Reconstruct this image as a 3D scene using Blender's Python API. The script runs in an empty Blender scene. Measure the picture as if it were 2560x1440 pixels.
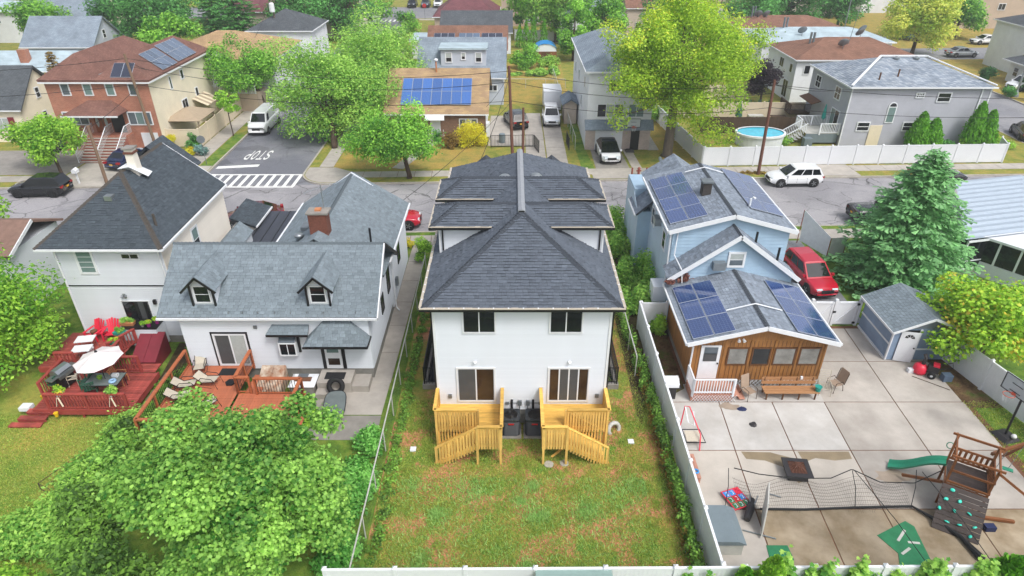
import bpy, math, random
import numpy as np
from mathutils import Vector, Matrix
SC = bpy.context.scene
COL = SC.collection
random.seed(7)
RNG = np.random.default_rng(11)
R = math.radians
# ------------------------------------------------------------------ camera, sky, sun, exposure
FPX, PITCH, CAMH = 1640.0, R(30.9), 21.5
cam_d = bpy.data.cameras.new('camera'); cam = bpy.data.objects.new('camera', cam_d); COL.objects.link(cam)
cam.location = (0, 0, CAMH); cam.rotation_euler = (R(90) - PITCH, 0, 0)
cam_d.sensor_width = 36.0; cam_d.lens = FPX / 2560 * 36; cam_d.clip_end = 2000; cam_d.clip_start = 0.3
SC.camera = cam
SUN_EL, SUN_AZ = R(55), R(140)     # high, hazy sun behind the camera and to the right
W_ = bpy.data.worlds.new('World'); SC.world = W_; W_.use_nodes = True
nt = W_.node_tree; nt.nodes.clear()
sky = nt.nodes.new('ShaderNodeTexSky'); sky.sky_type = 'NISHITA'; sky.sun_disc = False
sky.sun_elevation = SUN_EL; sky.sun_rotation = SUN_AZ; sky.air_density = 1.0; sky.dust_density = 4.0; sky.ozone_density = 1.0
hs = nt.nodes.new('ShaderNodeHueSaturation'); hs.inputs['Saturation'].default_value = 0.42
bg = nt.nodes.new('ShaderNodeBackground'); bg.inputs['Strength'].default_value = 0.15
wo = nt.nodes.new('ShaderNodeOutputWorld')
nt.links.new(sky.outputs[0], hs.inputs['Color']); nt.links.new(hs.outputs[0], bg.inputs['Color']); nt.links.new(bg.outputs[0], wo.inputs['Surface'])
sun_d = bpy.data.lights.new('sun', 'SUN'); sun_d.energy = 1.15; sun_d.angle = R(14); sun_d.color = (1.0, 0.975, 0.94)
sun = bpy.data.objects.new('sun', sun_d); COL.objects.link(sun)
_sd = Vector((math.sin(SUN_AZ) * math.cos(SUN_EL), math.cos(SUN_AZ) * math.cos(SUN_EL), math.sin(SUN_EL)))
sun.rotation_euler = (-_sd).to_track_quat('-Z', 'Y').to_euler(); sun.location = (0, 0, 60)
SC.view_settings.view_transform = 'Standard'; SC.view_settings.look = 'None'; SC.view_settings.gamma = 1.0
SC.view_settings.use_curve_mapping = False; SC.view_settings.exposure = 0.6
try:
    SC.cycles.use_denoising = True; SC.cycles.max_bounces = 5; SC.cycles.diffuse_bounces = 4; SC.cycles.glossy_bounces = 2; SC.cycles.transmission_bounces = 3; SC.cycles.use_adaptive_sampling = True; SC.cycles.adaptive_threshold = .025; SC.cycles.transparent_max_bounces = 8
    SC.cycles.caustics_reflective = False; SC.cycles.caustics_refractive = False; SC.cycles.volume_bounces = 0
except Exception: pass
# ------------------------------------------------------------------ survey helpers: ground position seen along a bearing
_s, _c = math.sin(PITCH), math.cos(PITCH)
def G(px, py, z=0.0):
    u = (px - 1280) / FPX; v = (py - 720) / FPX; t = (CAMH - z) / (_s + v * _c)
    return Vector((u * t, (_c - v * _s) * t, z))
# ------------------------------------------------------------------ materials
def lin(h):
    if isinstance(h, str):
        h = h.lstrip('#'); a = [int(h[i:i + 2], 16) / 255 for i in (0, 2, 4)]
        return tuple(x / 12.92 if x <= .04045 else ((x + .055) / 1.055) ** 2.4 for x in a)
    return h
MATS = {}
def mat(name, col, rough=.7, var=.08, scale=3.0, bump=0.0, bscale=None, metal=0.0, orand=0.0, tint=0.0, coat=0.0, spec=.5, col2=None, stain=0.0, detail=4, trans=0.0, stretch=None, world=False):
    if name in MATS: return MATS[name]
    m = bpy.data.materials.new(name); m.use_nodes = True; n = m.node_tree.nodes; l = m.node_tree.links
    b = n['Principled BSDF']; c = lin(col)
    b.inputs['Roughness'].default_value = rough; b.inputs['Metallic'].default_value = metal
    b.inputs['Specular IOR Level'].default_value = spec; b.inputs['Coat Weight'].default_value = coat; b.inputs['Coat Roughness'].default_value = .06
    tc = n.new('ShaderNodeTexCoord'); vec = tc.outputs['Object']
    if world:
        g = n.new('ShaderNodeNewGeometry'); vec = g.outputs['Position']
    if stretch:
        mp = n.new('ShaderNodeMapping'); mp.inputs['Scale'].default_value = stretch; l.new(vec, mp.inputs['Vector']); vec = mp.outputs[0]
    nz = n.new('ShaderNodeTexNoise'); nz.inputs['Scale'].default_value = scale; nz.inputs['Detail'].default_value = detail; nz.inputs['Roughness'].default_value = .6
    l.new(vec, nz.inputs['Vector'])
    rp = n.new('ShaderNodeValToRGB'); l.new(nz.outputs[0], rp.inputs['Fac'])
    rp.color_ramp.elements[0].position = .32; rp.color_ramp.elements[1].position = .68
    d = lin(col2) if col2 else tuple(x * (1 + var) for x in c); a = c if col2 else tuple(x * (1 - var) for x in c)
    rp.color_ramp.elements[0].color = (*a, 1); rp.color_ramp.elements[1].color = (*d, 1)
    out = rp.outputs['Color']
    def mulv(fac_socket):
        nonlocal out
        mx = n.new('ShaderNodeMix'); mx.data_type = 'RGBA'; mx.blend_type = 'MULTIPLY'; mx.inputs['Factor'].default_value = 1
        l.new(out, mx.inputs['A']); l.new(fac_socket, mx.inputs['B']); out = mx.outputs['Result']
    if stain:
        n2 = n.new('ShaderNodeTexNoise'); n2.inputs['Scale'].default_value = scale * .23; n2.inputs['Detail'].default_value = 6; n2.inputs['Roughness'].default_value = .65; l.new(vec, n2.inputs['Vector'])
        r2 = n.new('ShaderNodeMapRange'); r2.inputs[1].default_value = .35; r2.inputs[2].default_value = .65; r2.inputs[3].default_value = 1 - stain; r2.inputs[4].default_value = 1 + stain * .4
        l.new(n2.outputs[0], r2.inputs[0]); mulv(r2.outputs[0])
    if orand:
        oi = n.new('ShaderNodeObjectInfo'); mr = n.new('ShaderNodeMapRange'); mr.inputs[3].default_value = 1 - orand; mr.inputs[4].default_value = 1 + orand
        l.new(oi.outputs['Random'], mr.inputs[0]); mulv(mr.outputs[0])
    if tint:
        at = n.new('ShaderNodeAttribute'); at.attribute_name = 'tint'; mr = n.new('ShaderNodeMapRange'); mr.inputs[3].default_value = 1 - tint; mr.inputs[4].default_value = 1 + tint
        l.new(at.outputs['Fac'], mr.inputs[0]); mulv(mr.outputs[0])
    l.new(out, b.inputs['Base Color'])
    if bump:
        n3 = n.new('ShaderNodeTexNoise'); n3.inputs['Scale'].default_value = bscale or scale * 6; n3.inputs['Detail'].default_value = 3; l.new(vec, n3.inputs['Vector'])
        bp = n.new('ShaderNodeBump'); bp.inputs['Strength'].default_value = bump; bp.inputs['Distance'].default_value = .02; l.new(n3.outputs[0], bp.inputs['Height']); l.new(bp.outputs[0], b.inputs['Normal'])
    MATS[name] = m
    return m
def leafmat(name, dark, light, yellow=None, yamt=.0, transl=.4, rough=.55):
    """foliage: colour runs dark..light with the per-leaf tint attribute; some light passes through"""
    if name in MATS: return MATS[name]
    m = bpy.data.materials.new(name); m.use_nodes = True; n = m.node_tree.nodes; l = m.node_tree.links
    b = n['Principled BSDF']; b.inputs['Roughness'].default_value = rough; b.inputs['Specular IOR Level'].default_value = .3
    at = n.new('ShaderNodeAttribute'); at.attribute_name = 'tint'
    rp = n.new('ShaderNodeValToRGB'); l.new(at.outputs['Fac'], rp.inputs['Fac']); e = rp.color_ramp.elements
    LB = lambda c: tuple(min(.85, x * 1.7 + .004) for x in lin(c))
    e[0].position = 0; e[0].color = (*LB(dark), 1); e[1].position = .8 if yellow else 1; e[1].color = (*LB(light), 1)
    if yellow:
        k = e.new(1.0); k.color = (*LB(yellow), 1)
    l.new(rp.outputs[0], b.inputs['Base Color'])
    tr = n.new('ShaderNodeBsdfTranslucent'); l.new(rp.outputs[0], tr.inputs['Color'])
    mx = n.new('ShaderNodeMixShader'); mx.inputs[0].default_value = transl
    l.new(b.outputs[0], mx.inputs[1]); l.new(tr.outputs[0], mx.inputs[2]); l.new(mx.outputs[0], n['Material Output'].inputs['Surface'])
    MATS[name] = m
    return m
# ------------------------------------------------------------------ mesh builder
class MB:
    def __init__(s): s.v = []; s.f = []; s.t = []
    def add(s, vs, fs, tint=None):
        o = len(s.v); s.v += [tuple(x) for x in vs]; s.f += [tuple(i + o for i in f) for f in fs]
        if tint is not None: s.t += [tint] * len(fs)
        return s
    def hexa(s, p, tint=None):   # p: 4 bottom (ccw from above) + 4 top
        return s.add(p, [(3, 2, 1, 0), (4, 5, 6, 7), (0, 1, 5, 4), (1, 2, 6, 5), (2, 3, 7, 6), (3, 0, 4, 7)], tint)
    def box(s, x0, x1, y0, y1, z0, z1, tint=None):
        return s.hexa([(x0, y0, z0), (x1, y0, z0), (x1, y1, z0), (x0, y1, z0), (x0, y0, z1), (x1, y0, z1), (x1, y1, z1), (x0, y1, z1)], tint)
    def bar(s, p, q, w, h, up=(0, 0, 1), tint=None):   # box along p->q, w across, h along up
        p = Vector(p); q = Vector(q); d = (q - p).normalized(); up = Vector(up)
        if abs(d.dot(up)) > .99: up = Vector((0, 1, 0))
        r = d.cross(up).normalized(); u = r.cross(d).normalized(); a = r * (w / 2); b = u * (h / 2)
        return s.hexa([p - a - b, p + a - b, q + a - b, q - a - b, p - a + b, p + a + b, q + a + b, q - a + b], tint)
    def tube(s, p, q, r0, r1=None, n=8, tint=None):
        r1 = r0 if r1 is None else r1; p = Vector(p); q = Vector(q); d = (q - p).normalized()
        a = d.cross(Vector((0, 0, 1)) if abs(d.z) < .95 else Vector((1, 0, 0))).normalized(); b = d.cross(a)
        vs = []
        for c, r in ((p, r0), (q, r1)):
            for i in range(n):
                t = 2 * math.pi * i / n; vs.append(c + a * (r * math.cos(t)) + b * (r * math.sin(t)))
        fs = [(i, (i + 1) % n, n + (i + 1) % n, n + i) for i in range(n)] + [tuple(range(n - 1, -1, -1)), tuple(range(n, 2 * n))]
        return s.add(vs, fs, tint)
    def path(s, pts, r, n=6):
        rs = r if isinstance(r, (list, tuple)) else [r] * len(pts)
        pts = [Vector(p) for p in pts]; vs = []; fs = []
        for k, p in enumerate(pts):
            d = (pts[min(k + 1, len(pts) - 1)] - pts[max(k - 1, 0)]).normalized()
            a = d.cross(Vector((0, 0, 1)) if abs(d.z) < .95 else Vector((1, 0, 0))).normalized(); b = d.cross(a)
            for i in range(n):
                t = 2 * math.pi * i / n; vs.append(p + a * (rs[k] * math.cos(t)) + b * (rs[k] * math.sin(t)))
        for k in range(len(pts) - 1):
            for i in range(n): fs.append((k * n + i, k * n + (i + 1) % n, (k + 1) * n + (i + 1) % n, (k + 1) * n + i))
        fs += [tuple(range(n - 1, -1, -1)), tuple(range((len(pts) - 1) * n, len(pts) * n))]
        return s.add(vs, fs)
    def lathe(s, prof, n=16, c=(0, 0, 0)):
        vs = []; fs = []
        for r, z in prof:
            for i in range(n):
                t = 2 * math.pi * i / n; vs.append((c[0] + r * math.cos(t), c[1] + r * math.sin(t), c[2] + z))
        for k in range(len(prof) - 1):
            for i in range(n): fs.append((k * n + i, k * n + (i + 1) % n, (k + 1) * n + (i + 1) % n, (k + 1) * n + i))
        fs += [tuple(range(n - 1, -1, -1)), tuple(range((len(prof) - 1) * n, len(prof) * n))]
        return s.add(vs, fs)
    def prism(s, poly, off):    # extrude 3d polygon by offset vector
        off = Vector(off); n = len(poly); a = [Vector(p) for p in poly]
        return s.add(a + [p + off for p in a], [tuple(range(n - 1, -1, -1)), tuple(range(n, 2 * n))] + [(i, (i + 1) % n, n + (i + 1) % n, n + i) for i in range(n)])
    def mesh(s, name, m=None, smooth=False):
        me = bpy.data.meshes.new(name); me.from_pydata(s.v, [], s.f)
        if m: me.materials.append(m)
        if s.t and len(s.t) == len(s.f):
            at = me.attributes.new('tint', 'FLOAT', 'FACE'); at.data.foreach_set('value', s.t)
        if smooth: me.polygons.foreach_set('use_smooth', [True] * len(me.polygons))
        me.validate(); me.update()
        return me
    def build(s, name, m=None, parent=None, smooth=False, kind=None, label=None):
        return link(name, s.mesh(name, m, smooth), parent, kind=kind, label=label)
def link(name, me, parent=None, loc=None, rot=None, scale=None, kind=None, label=None):
    o = bpy.data.objects.new(name, me); COL.objects.link(o)
    if parent is not None: o.parent = parent
    if loc is not None: o.location = loc
    if rot is not None: o.rotation_euler = rot
    if scale is not None: o.scale = scale
    if kind: o['kind'] = kind
    if label: o['label'] = label
    return o
def tag(o, label, cat, group=None):
    o['label'] = label; o['category'] = cat
    if group: o['group'] = group
    return o
def thing(name, label, cat, loc=(0, 0, 0), rz=0.0, group=None):
    o = bpy.data.objects.new(name, None); COL.objects.link(o); o.location = loc; o.rotation_euler = (0, 0, rz); o.empty_display_size = .2
    return tag(o, label, cat, group)
def copy_tree(root, loc, rz=None, label=None, parent=None):
    c = root.copy(); COL.objects.link(c); c.parent = parent
    if loc is not None: c.location = loc
    if rz is not None: c.rotation_euler = (0, 0, rz)
    if label: c['label'] = label
    def rec(a, b):
        for ch in list(a.children):
            k = ch.copy(); COL.objects.link(k); k.parent = b; rec(ch, k)
    rec(root, c)
    return c
# ------------------------------------------------------------------ walls
class Wall:
    """local frame on a wall: u along it, z up, n outwards"""
    def __init__(s, o, u): s.o = Vector(o); s.u = Vector(u).normalized(); s.n = s.u.cross(Vector((0, 0, 1))).normalized()
    def p(s, u, z, n=0.0): return s.o + s.u * u + s.n * n + Vector((0, 0, z))
    def box(s, mb, u0, u1, z0, z1, n0, n1):
        return mb.hexa([s.p(u0, z0, n1), s.p(u1, z0, n1), s.p(u1, z0, n0), s.p(u0, z0, n0), s.p(u0, z1, n1), s.p(u1, z1, n1), s.p(u1, z1, n0), s.p(u0, z1, n0)])
def urange(poly, z):
    xs = []
    for i in range(len(poly)):
        (a, b), (c, d) = poly[i], poly[(i + 1) % len(poly)]
        if abs(b - d) < 1e-9:
            if abs(b - z) < 1e-6: xs += [a, c]
        elif min(b, d) - 1e-9 <= z <= max(b, d) + 1e-9: xs.append(a + (c - a) * (z - b) / (d - b))
    return (min(xs), max(xs)) if len(xs) >= 2 else None
def siding(parent, W, poly, expo, m, thick=.036, name='siding_board'):
    """each clapboard a piece of its own"""
    z0 = min(p[1] for p in poly); z1 = max(p[1] for p in poly); z = z0; cache = {}
    while z < z1 - .02:
        zt = min(z + expo, z1); a = urange(poly, z + .001); b = urange(poly, zt - .001)
        if a and b:
            key = (round(a[0], 3), round(a[1], 3), round(b[0], 3), round(b[1], 3), round(zt - z, 3))
            if key not in cache:
                mb = MB(); h = zt - z
                q = [W.u * a[0] + W.n * thick, W.u * a[1] + W.n * thick, W.u * a[1] - W.n * .005, W.u * a[0] - W.n * .005]
                t = Vector((0, 0, h)); r = [W.u * b[0] + W.n * .006 + t, W.u * b[1] + W.n * .006 + t, W.u * b[1] - W.n * .005 + t, W.u * b[0] - W.n * .005 + t]
                mb.hexa(q + r); cache[key] = mb.mesh(name, m)
            link(name, cache[key], parent, loc=W.o + Vector((0, 0, z)))
        z = zt
def window(parent, W, u, z, w, h, cols=1, rows=1, fr=.07, fm=None, gm=None, name='window', proud=.075, mul=.035, sill=False, glasses=None, label=None, muntin=None):
    """frame with each pane a sub-part; glass stands proud of the boards behind"""
    fm = fm or MATS['white_trim']; gm = gm or MATS['glass_dark']
    mb = MB()
    W.box(mb, u, u + w, z, z + fr, -.01, proud); W.box(mb, u, u + w, z + h - fr, z + h, -.01, proud)
    W.box(mb, u, u + fr, z + fr, z + h - fr, -.01, proud); W.box(mb, u + w - fr, u + w, z + fr, z + h - fr, -.01, proud)
    iw = (w - 2 * fr); ih = h - 2 * fr
    for i in range(1, cols):
        x = u + fr + iw * i / cols; W.box(mb, x - mul / 2, x + mul / 2, z + fr, z + h - fr, -.01, proud - .012)
    for j in range(1, rows):
        y = z + fr + ih * j / rows; W.box(mb, u + fr, u + w - fr, y - mul / 2, y + mul / 2, -.01, proud - .016)
    if muntin:
        mc, mrw = muntin
        for i in range(1, mc):
            x = u + fr + iw * i / mc; W.box(mb, x - .012, x + .012, z + fr, z + h - fr, .03, proud - .01)
        for j in range(1, mrw):
            y = z + fr + ih * j / mrw; W.box(mb, u + fr, u + w - fr, y - .012, y + .012, .03, proud - .022)
    if sill: W.box(mb, u - .06, u + w + .06, z - .07, z, -.01, proud + .05)
    f = mb.build(name, fm, parent, label=label)
    k = 0
    for i in range(cols):
        for j in range(rows):
            p = MB(); W.box(p, u + fr + iw * i / cols + mul * .4, u + fr + iw * (i + 1) / cols - mul * .4, z + fr + ih * j / rows + mul * .4, z + fr + ih * (j + 1) / rows - mul * .4, 0, proud - .02)
            g = gm if not glasses else MATS[glasses[k % len(glasses)]]; k += 1
            p.build('pane', g, f)
    return f
# ------------------------------------------------------------------ roofs
def shingles(parent, planes, m, expo=.14, tab=(.2, .42), th=(.012, .026), keep=300, own_matrix=None, gap=.008, rest_name='shingle_rows'):
    """planes: lists of 3d points, first edge the eave. The largest tabs in view are pieces of their own, the rest one part"""
    items = []; om = own_matrix or Matrix(); camp = Vector((0, 0, CAMH))
    for pts in planes:
        P = [Vector(p) for p in pts]; u = (P[1] - P[0]).normalized(); n = None
        n = (P[1] - P[0]).cross(P[2] - P[1]).normalized()
        v = n.cross(u); q = [((p - P[0]).dot(u), (p - P[0]).dot(v)) for p in P]
        vm = max(a[1] for a in q); k = 0
        nw = (om.to_3x3() @ n)
        while k * expo < vm - .01:
            v0 = k * expo; v1 = min(v0 + expo, vm); a = urange(q, v0 + .0005); b = urange(q, v1 - .0005); k += 1
            if not a or not b: continue
            x = min(a[0], b[0]) - random.uniform(0, tab[1]); xe = max(a[1], b[1])
            while x < xe:
                w = random.uniform(*tab); y = x + w
                bl = min(max(x + gap / 2, a[0]), a[1]); br = min(max(y - gap / 2, a[0]), a[1]); tl = min(max(x + gap / 2, b[0]), b[1]); tr = min(max(y - gap / 2, b[0]), b[1])
                x = y
                if br - bl < .02 and tr - tl < .02: continue
                t = random.choice(th) + random.uniform(-.002, .002)
                def pt(uu, vv, nn): return P[0] + u * uu + v * vv + n * nn
                vs = [pt(bl, v0, 0), pt(br, v0, 0), pt(br, v0, t), pt(bl, v0, t), pt(tr, v1, .003), pt(tl, v1, .003)]
                cw = om @ vs[2]; d = camp - cw; sc = (w * expo) * max(.02, d.normalized().dot(nw)) / d.length_squared
                if tl >= tr or bl >= br: sc *= .3
                items.append((sc, vs, min(1, max(0, random.gauss(.6, .1)))))
    fs = [(3, 2, 4, 5), (0, 1, 2, 3), (0, 3, 5), (1, 4, 2)]
    items.sort(key=lambda i: -i[0])
    for sc, vs, t in items[:keep]:
        c = vs[0]; mb = MB(); mb.add([p - c for p in vs], fs, t); mb.t[1] = 0.0; link('shingle', mb.mesh('shingle', m), parent, loc=c)  # butt faces tinted dark: shadow line of each course put into the colour
    if len(items) > keep:
        mb = MB()
        for sc, vs, t in items[keep:]: mb.add(vs, fs, t); mb.t[-3] = 0.0  # same shadow line coloured into the butt faces of the joined tabs
        mb.build(rest_name, m, parent, kind='stuff')
def caps(parent, p, q, m, n0, n1, w=.16, step=.16, name='ridge_cap', lift=.02):
    """row of folded cap shingles along a hip or ridge; n0,n1 the two slope normals"""
    p = Vector(p); q = Vector(q); d = (q - p).normalized(); L = (q - p).length; n0 = Vector(n0).normalized(); n1 = Vector(n1).normalized()
    a = d.cross(n0).normalized(); b = d.cross(n1).normalized(); up = (n0 + n1).normalized()
    if a.dot(n1) > 0: a = -a
    if b.dot(n0) > 0: b = -b
    k = int(L / step); mb = MB(); e = up * .014
    for lo in (0,):
        A = -d * .03; B = d * (step)
        vs = [A + a * w + e, A + up * .022 + e, A + b * w + e, B + a * w, B + up * .008, B + b * w, A + a * w - up * .012, A - up * .0, A + b * w - up * .012]
        mb.add(vs, [(0, 1, 4, 3), (1, 2, 5, 4), (6, 7, 1, 0), (7, 8, 2, 1)])
    me = mb.mesh(name, m)
    for i in range(k): link(name, me, parent, loc=p + d * (i * L / k) + up * lift)
def nrm(a, b, c):
    a, b, c = Vector(a), Vector(b), Vector(c); return (b - a).cross(c - a).normalized()
# ------------------------------------------------------------------ common materials
mat('white_trim', '#dcdfe3', .45, .03); mat('white_vinyl', '#dcdfe3', .42, .025, scale=1.2, orand=.015)
mat('glass_dark', '#1c2024', .06, .25, scale=.8, spec=.6); mat('glass_grey', '#5a636a', .1, .15, scale=.9); mat('glass_green', '#6f8684', .12, .12, scale=1.1)
mat('glass_blind', '#a9b0ae', .25, .08, scale=9); mat('glass_brown', '#3a2c20', .06, .4, scale=.9); mat('glass_screen', '#4a4c4e', .55, .1, scale=2)
mat('black_trim', '#17181b', .45, .1); mat('black_metal', '#15171a', .4, .1); mat('galv', '#9aa0a4', .4, .08, metal=.7); mat('grey_metal', '#7c8388', .45, .1, metal=.5)
mat('concrete', '#aaa49c', .9, .1, scale=1.6, bump=.15, bscale=40, stain=.16, orand=.07, world=True)
mat('concrete_grey', '#8e8a84', .9, .12, scale=2, bump=.15, bscale=30, stain=.2, orand=.06)
mat('kerb_stone', '#a8a298', .9, .1, scale=3, stain=.15)
mat('paint_white', '#e6e6e4', .6, .07, scale=14, stain=.1)
mat('soil', '#6d4a35', .95, .2, scale=2.5, bump=.4, bscale=20, stain=.2)
mat('rubber', '#141517', .8, .1); mat('chrome', '#b8bcc0', .2, .05, metal=.9); mat('bark', '#4a3c30', .9, .25, scale=6, bump=.5, bscale=14, stretch=(1, 1, .25))
mat('bark_grey', '#6a6056', .9, .2, scale=6, bump=.5, bscale=14, stretch=(1, 1, .25))
def asphalt(name, a, b, cracks=1.0, patch=.3):
    m = bpy.data.materials.new(name); m.use_nodes = True; n = m.node_tree.nodes; l = m.node_tree.links; bs = n['Principled BSDF']
    bs.inputs['Roughness'].default_value = .88; bs.inputs['Specular IOR Level'].default_value = .35
    g = n.new('ShaderNodeNewGeometry'); pos = g.outputs['Position']
    def noise(sc, de=5, ro=.6, dist=0):
        z = n.new('ShaderNodeTexNoise'); z.inputs['Scale'].default_value = sc; z.inputs['Detail'].default_value = de; z.inputs['Roughness'].default_value = ro; z.inputs['Distortion'].default_value = dist; l.new(pos, z.inputs['Vector']); return z
    def rng(s, lo, hi, a0, a1):
        r = n.new('ShaderNodeMapRange'); r.inputs[1].default_value = lo; r.inputs[2].default_value = hi; r.inputs[3].default_value = a0; r.inputs[4].default_value = a1; l.new(s, r.inputs[0]); return r.outputs[0]
    n1 = noise(.16, 7, .62, .4); rp = n.new('ShaderNodeMix'); rp.data_type = 'RGBA'; rp.inputs['A'].default_value = (*lin(a), 1); rp.inputs['B'].default_value = (*lin(b), 1)
    l.new(rng(n1.outputs[0], .42, .58, 0, 1), rp.inputs['Factor']); out = rp.outputs['Result']
    def mul(s):
        nonlocal out
        x = n.new('ShaderNodeMix'); x.data_type = 'RGBA'; x.blend_type = 'MULTIPLY'; x.inputs['Factor'].default_value = 1; l.new(out, x.inputs['A']); l.new(s, x.inputs['B']); out = x.outputs['Result']
    mul(rng(noise(9, 4).outputs[0], .3, .7, .86, 1.12)); mul(rng(noise(60, 2).outputs[0], .3, .7, .88, 1.1))
    # tar-dark patches with sharp outlines
    mul(rng(noise(.28, 3, .5, 1.2).outputs[0], .60, .615, 1, 1 - patch))
    if cracks:
        wn = noise(.9, 4); mx = n.new('ShaderNodeMix'); mx.data_type = 'VECTOR'; mx.inputs['Factor'].default_value = .45
        l.new(pos, mx.inputs['A']); l.new(wn.outputs['Color'], mx.inputs['B'])
        for sc, w in ((.33, .016), (.75, .018)):
            v = n.new('ShaderNodeTexVoronoi'); v.feature = 'DISTANCE_TO_EDGE'; v.inputs['Scale'].default_value = sc; l.new(mx.outputs['Result'], v.inputs['Vector'])
            cr = rng(v.outputs['Distance'], 0, w, 1, 0); mask = rng(noise(.22 if sc < .5 else .3, 2).outputs[0], .44, .54, 0, .7 * cracks)
            ml = n.new('ShaderNodeMath'); ml.operation = 'MULTIPLY'; l.new(cr, ml.inputs[0]); l.new(mask, ml.inputs[1])
            mul(rng(ml.outputs[0], 0, 1, 1, 0))
    l.new(out, bs.inputs['Base Color'])
    bp = n.new('ShaderNodeBump'); bp.inputs['Strength'].default_value = .25; bp.inputs['Distance'].default_value = .02; l.new(noise(45, 2).outputs[0], bp.inputs['Height']); l.new(bp.outputs[0], bs.inputs['Normal'])
    MATS[name] = m; return m
asphalt('asphalt_old', '#87868a', '#9c9a9d', 1.0, .22); asphalt('asphalt_side', '#6c6e76', '#7f8086', .35, .25); asphalt('asphalt_new', '#303238', '#363840', 0, .1); asphalt('asphalt_far', '#7e7f84', '#8b8b8e', .3, .1)
def grass(name, cols, sc=.35, fine=22, dirt=None, dscale=.5, dthr=(.6, .66)):
    """cols: dark, mid, dry"""
    m = bpy.data.materials.new(name); m.use_nodes = True; n = m.node_tree.nodes; l = m.node_tree.links; bs = n['Principled BSDF']
    bs.inputs['Roughness'].default_value = .95; bs.inputs['Specular IOR Level'].default_value = .15
    g = n.new('ShaderNodeNewGeometry'); pos = g.outputs['Position']
    def noise(s, de=5, ro=.6): 
        z = n.new('ShaderNodeTexNoise'); z.inputs['Scale'].default_value = s; z.inputs['Detail'].default_value = de; z.inputs['Roughness'].default_value = ro; l.new(pos, z.inputs['Vector']); return z.outputs[0]
    rp = n.new('ShaderNodeValToRGB'); l.new(noise(sc, 8, .68), rp.inputs['Fac']); e = rp.color_ramp.elements
    e[0].position = .36; e[0].color = (*lin(cols[0]), 1); e[1].position = .64; e[1].color = (*lin(cols[2]), 1); k = e.new(.49); k.color = (*lin(cols[1]), 1)
    out = rp.outputs[0]
    if dirt:
        mr = n.new('ShaderNodeMapRange'); mr.inputs[1].default_value, mr.inputs[2].default_value = dthr; l.new(noise(dscale, 7, .66), mr.inputs[0])
        mx = n.new('ShaderNodeMix'); mx.data_type = 'RGBA'; l.new(mr.outputs[0], mx.inputs['Factor']); l.new(out, mx.inputs['A']); mx.inputs['B'].default_value = (*lin(dirt), 1); out = mx.outputs['Result']
    for s, lo, hi in ((fine, .72, 1.25), (fine * .2, .82, 1.16)):
        mr = n.new('ShaderNodeMapRange'); mr.inputs[1].default_value = .28; mr.inputs[2].default_value = .72; mr.inputs[3].default_value = lo; mr.inputs[4].default_value = hi; l.new(noise(s, 3), mr.inputs[0])
        x = n.new('ShaderNodeMix'); x.data_type = 'RGBA'; x.blend_type = 'MULTIPLY'; x.inputs['Factor'].default_value = 1; l.new(out, x.inputs['A']); l.new(mr.outputs[0], x.inputs['B']); out = x.outputs['Result']
    l.new(out, bs.inputs['Base Color'])
    bp = n.new('ShaderNodeBump'); bp.inputs['Strength'].default_value = .6; bp.inputs['Distance'].default_value = .05; l.new(noise(fine, 3), bp.inputs['Height']); l.new(bp.outputs[0], bs.inputs['Normal'])
    MATS[name] = m; return m
grass('grass_lawn', ('#667536', '#85883f', '#9c8c4a'), .9); grass('grass_dry', ('#848243', '#9b8c49', '#ab8f4e'), .8)
grass('grass_green', ('#48662a', '#5f7c30', '#7d8a3c'), 1.0); grass('grass_yard', ('#578434', '#82863e', '#a3864a'), .6, dirt='#b5805e', dscale=.5, dthr=(.48, .55))
grass('grass_left', ('#5f8030', '#868f42', '#a3964c'), .3, dirt='#8a7248', dscale=.5, dthr=(.68, .76))
grass('soil_dark', ('#3a3524', '#4d4230', '#5f5a34'), .8); grass('leaf_litter', ('#4c3a26', '#64503a', '#4d5a2a'), 1.4, fine=12)
# ------------------------------------------------------------------ streets and blocks
SL = .036
def SY(x, d=0.0): return 54.2 + SL * x + d
def sheet(name, pts, z, m, kind='structure', parent=None, thick=0.0):
    mb = MB()
    if thick: mb.prism([(x, y, z - thick) for x, y in pts], (0, 0, thick))
    else: mb.add([(x, y, z) for x, y in pts], [tuple(range(len(pts)))])
    return mb.build(name, m, parent, kind=kind)
ROADZ = -.12
sheet('ground', [(-700, -200), (700, -200), (700, 900), (-700, 900)], -.16, MATS['grass_lawn'])
def arc(cx, cy, r, a0, a1, n=8): return [(cx + r * math.cos(R(a0 + (a1 - a0) * i / n)), cy + r * math.sin(R(a0 + (a1 - a0) * i / n))) for i in range(n + 1)]
XL = lambda y: -27.55 - .02 * (y - 56); XR = lambda y: -18.75 - .012 * (y - 56)
sheet('street', [(-200, SY(-200, -9.9) - .2), (200, SY(200, -9.9) - .2), (200, SY(200) + .2), (-200, SY(-200) + .2)], ROADZ, MATS['asphalt_old'])
sheet('side_street', [(XL(53) - 4, SY(-28) + .15), (XR(53) + 4, SY(-18) + .15), (XR(150) + .2, 150), (XL(150) - .2, 150)], ROADZ + .004, MATS['asphalt_side'])
sheet('cross_street', [(-200, 143), (60, 143), (60, 158.5), (-200, 158.5)], ROADZ + .008, MATS['asphalt_far'])
sheet('right_street', [(51.8, SY(52) + .15), (61.5, SY(61) + .15), (61.5, 150), (51.8, 150)], ROADZ + .006, MATS['asphalt_far'])
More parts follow.
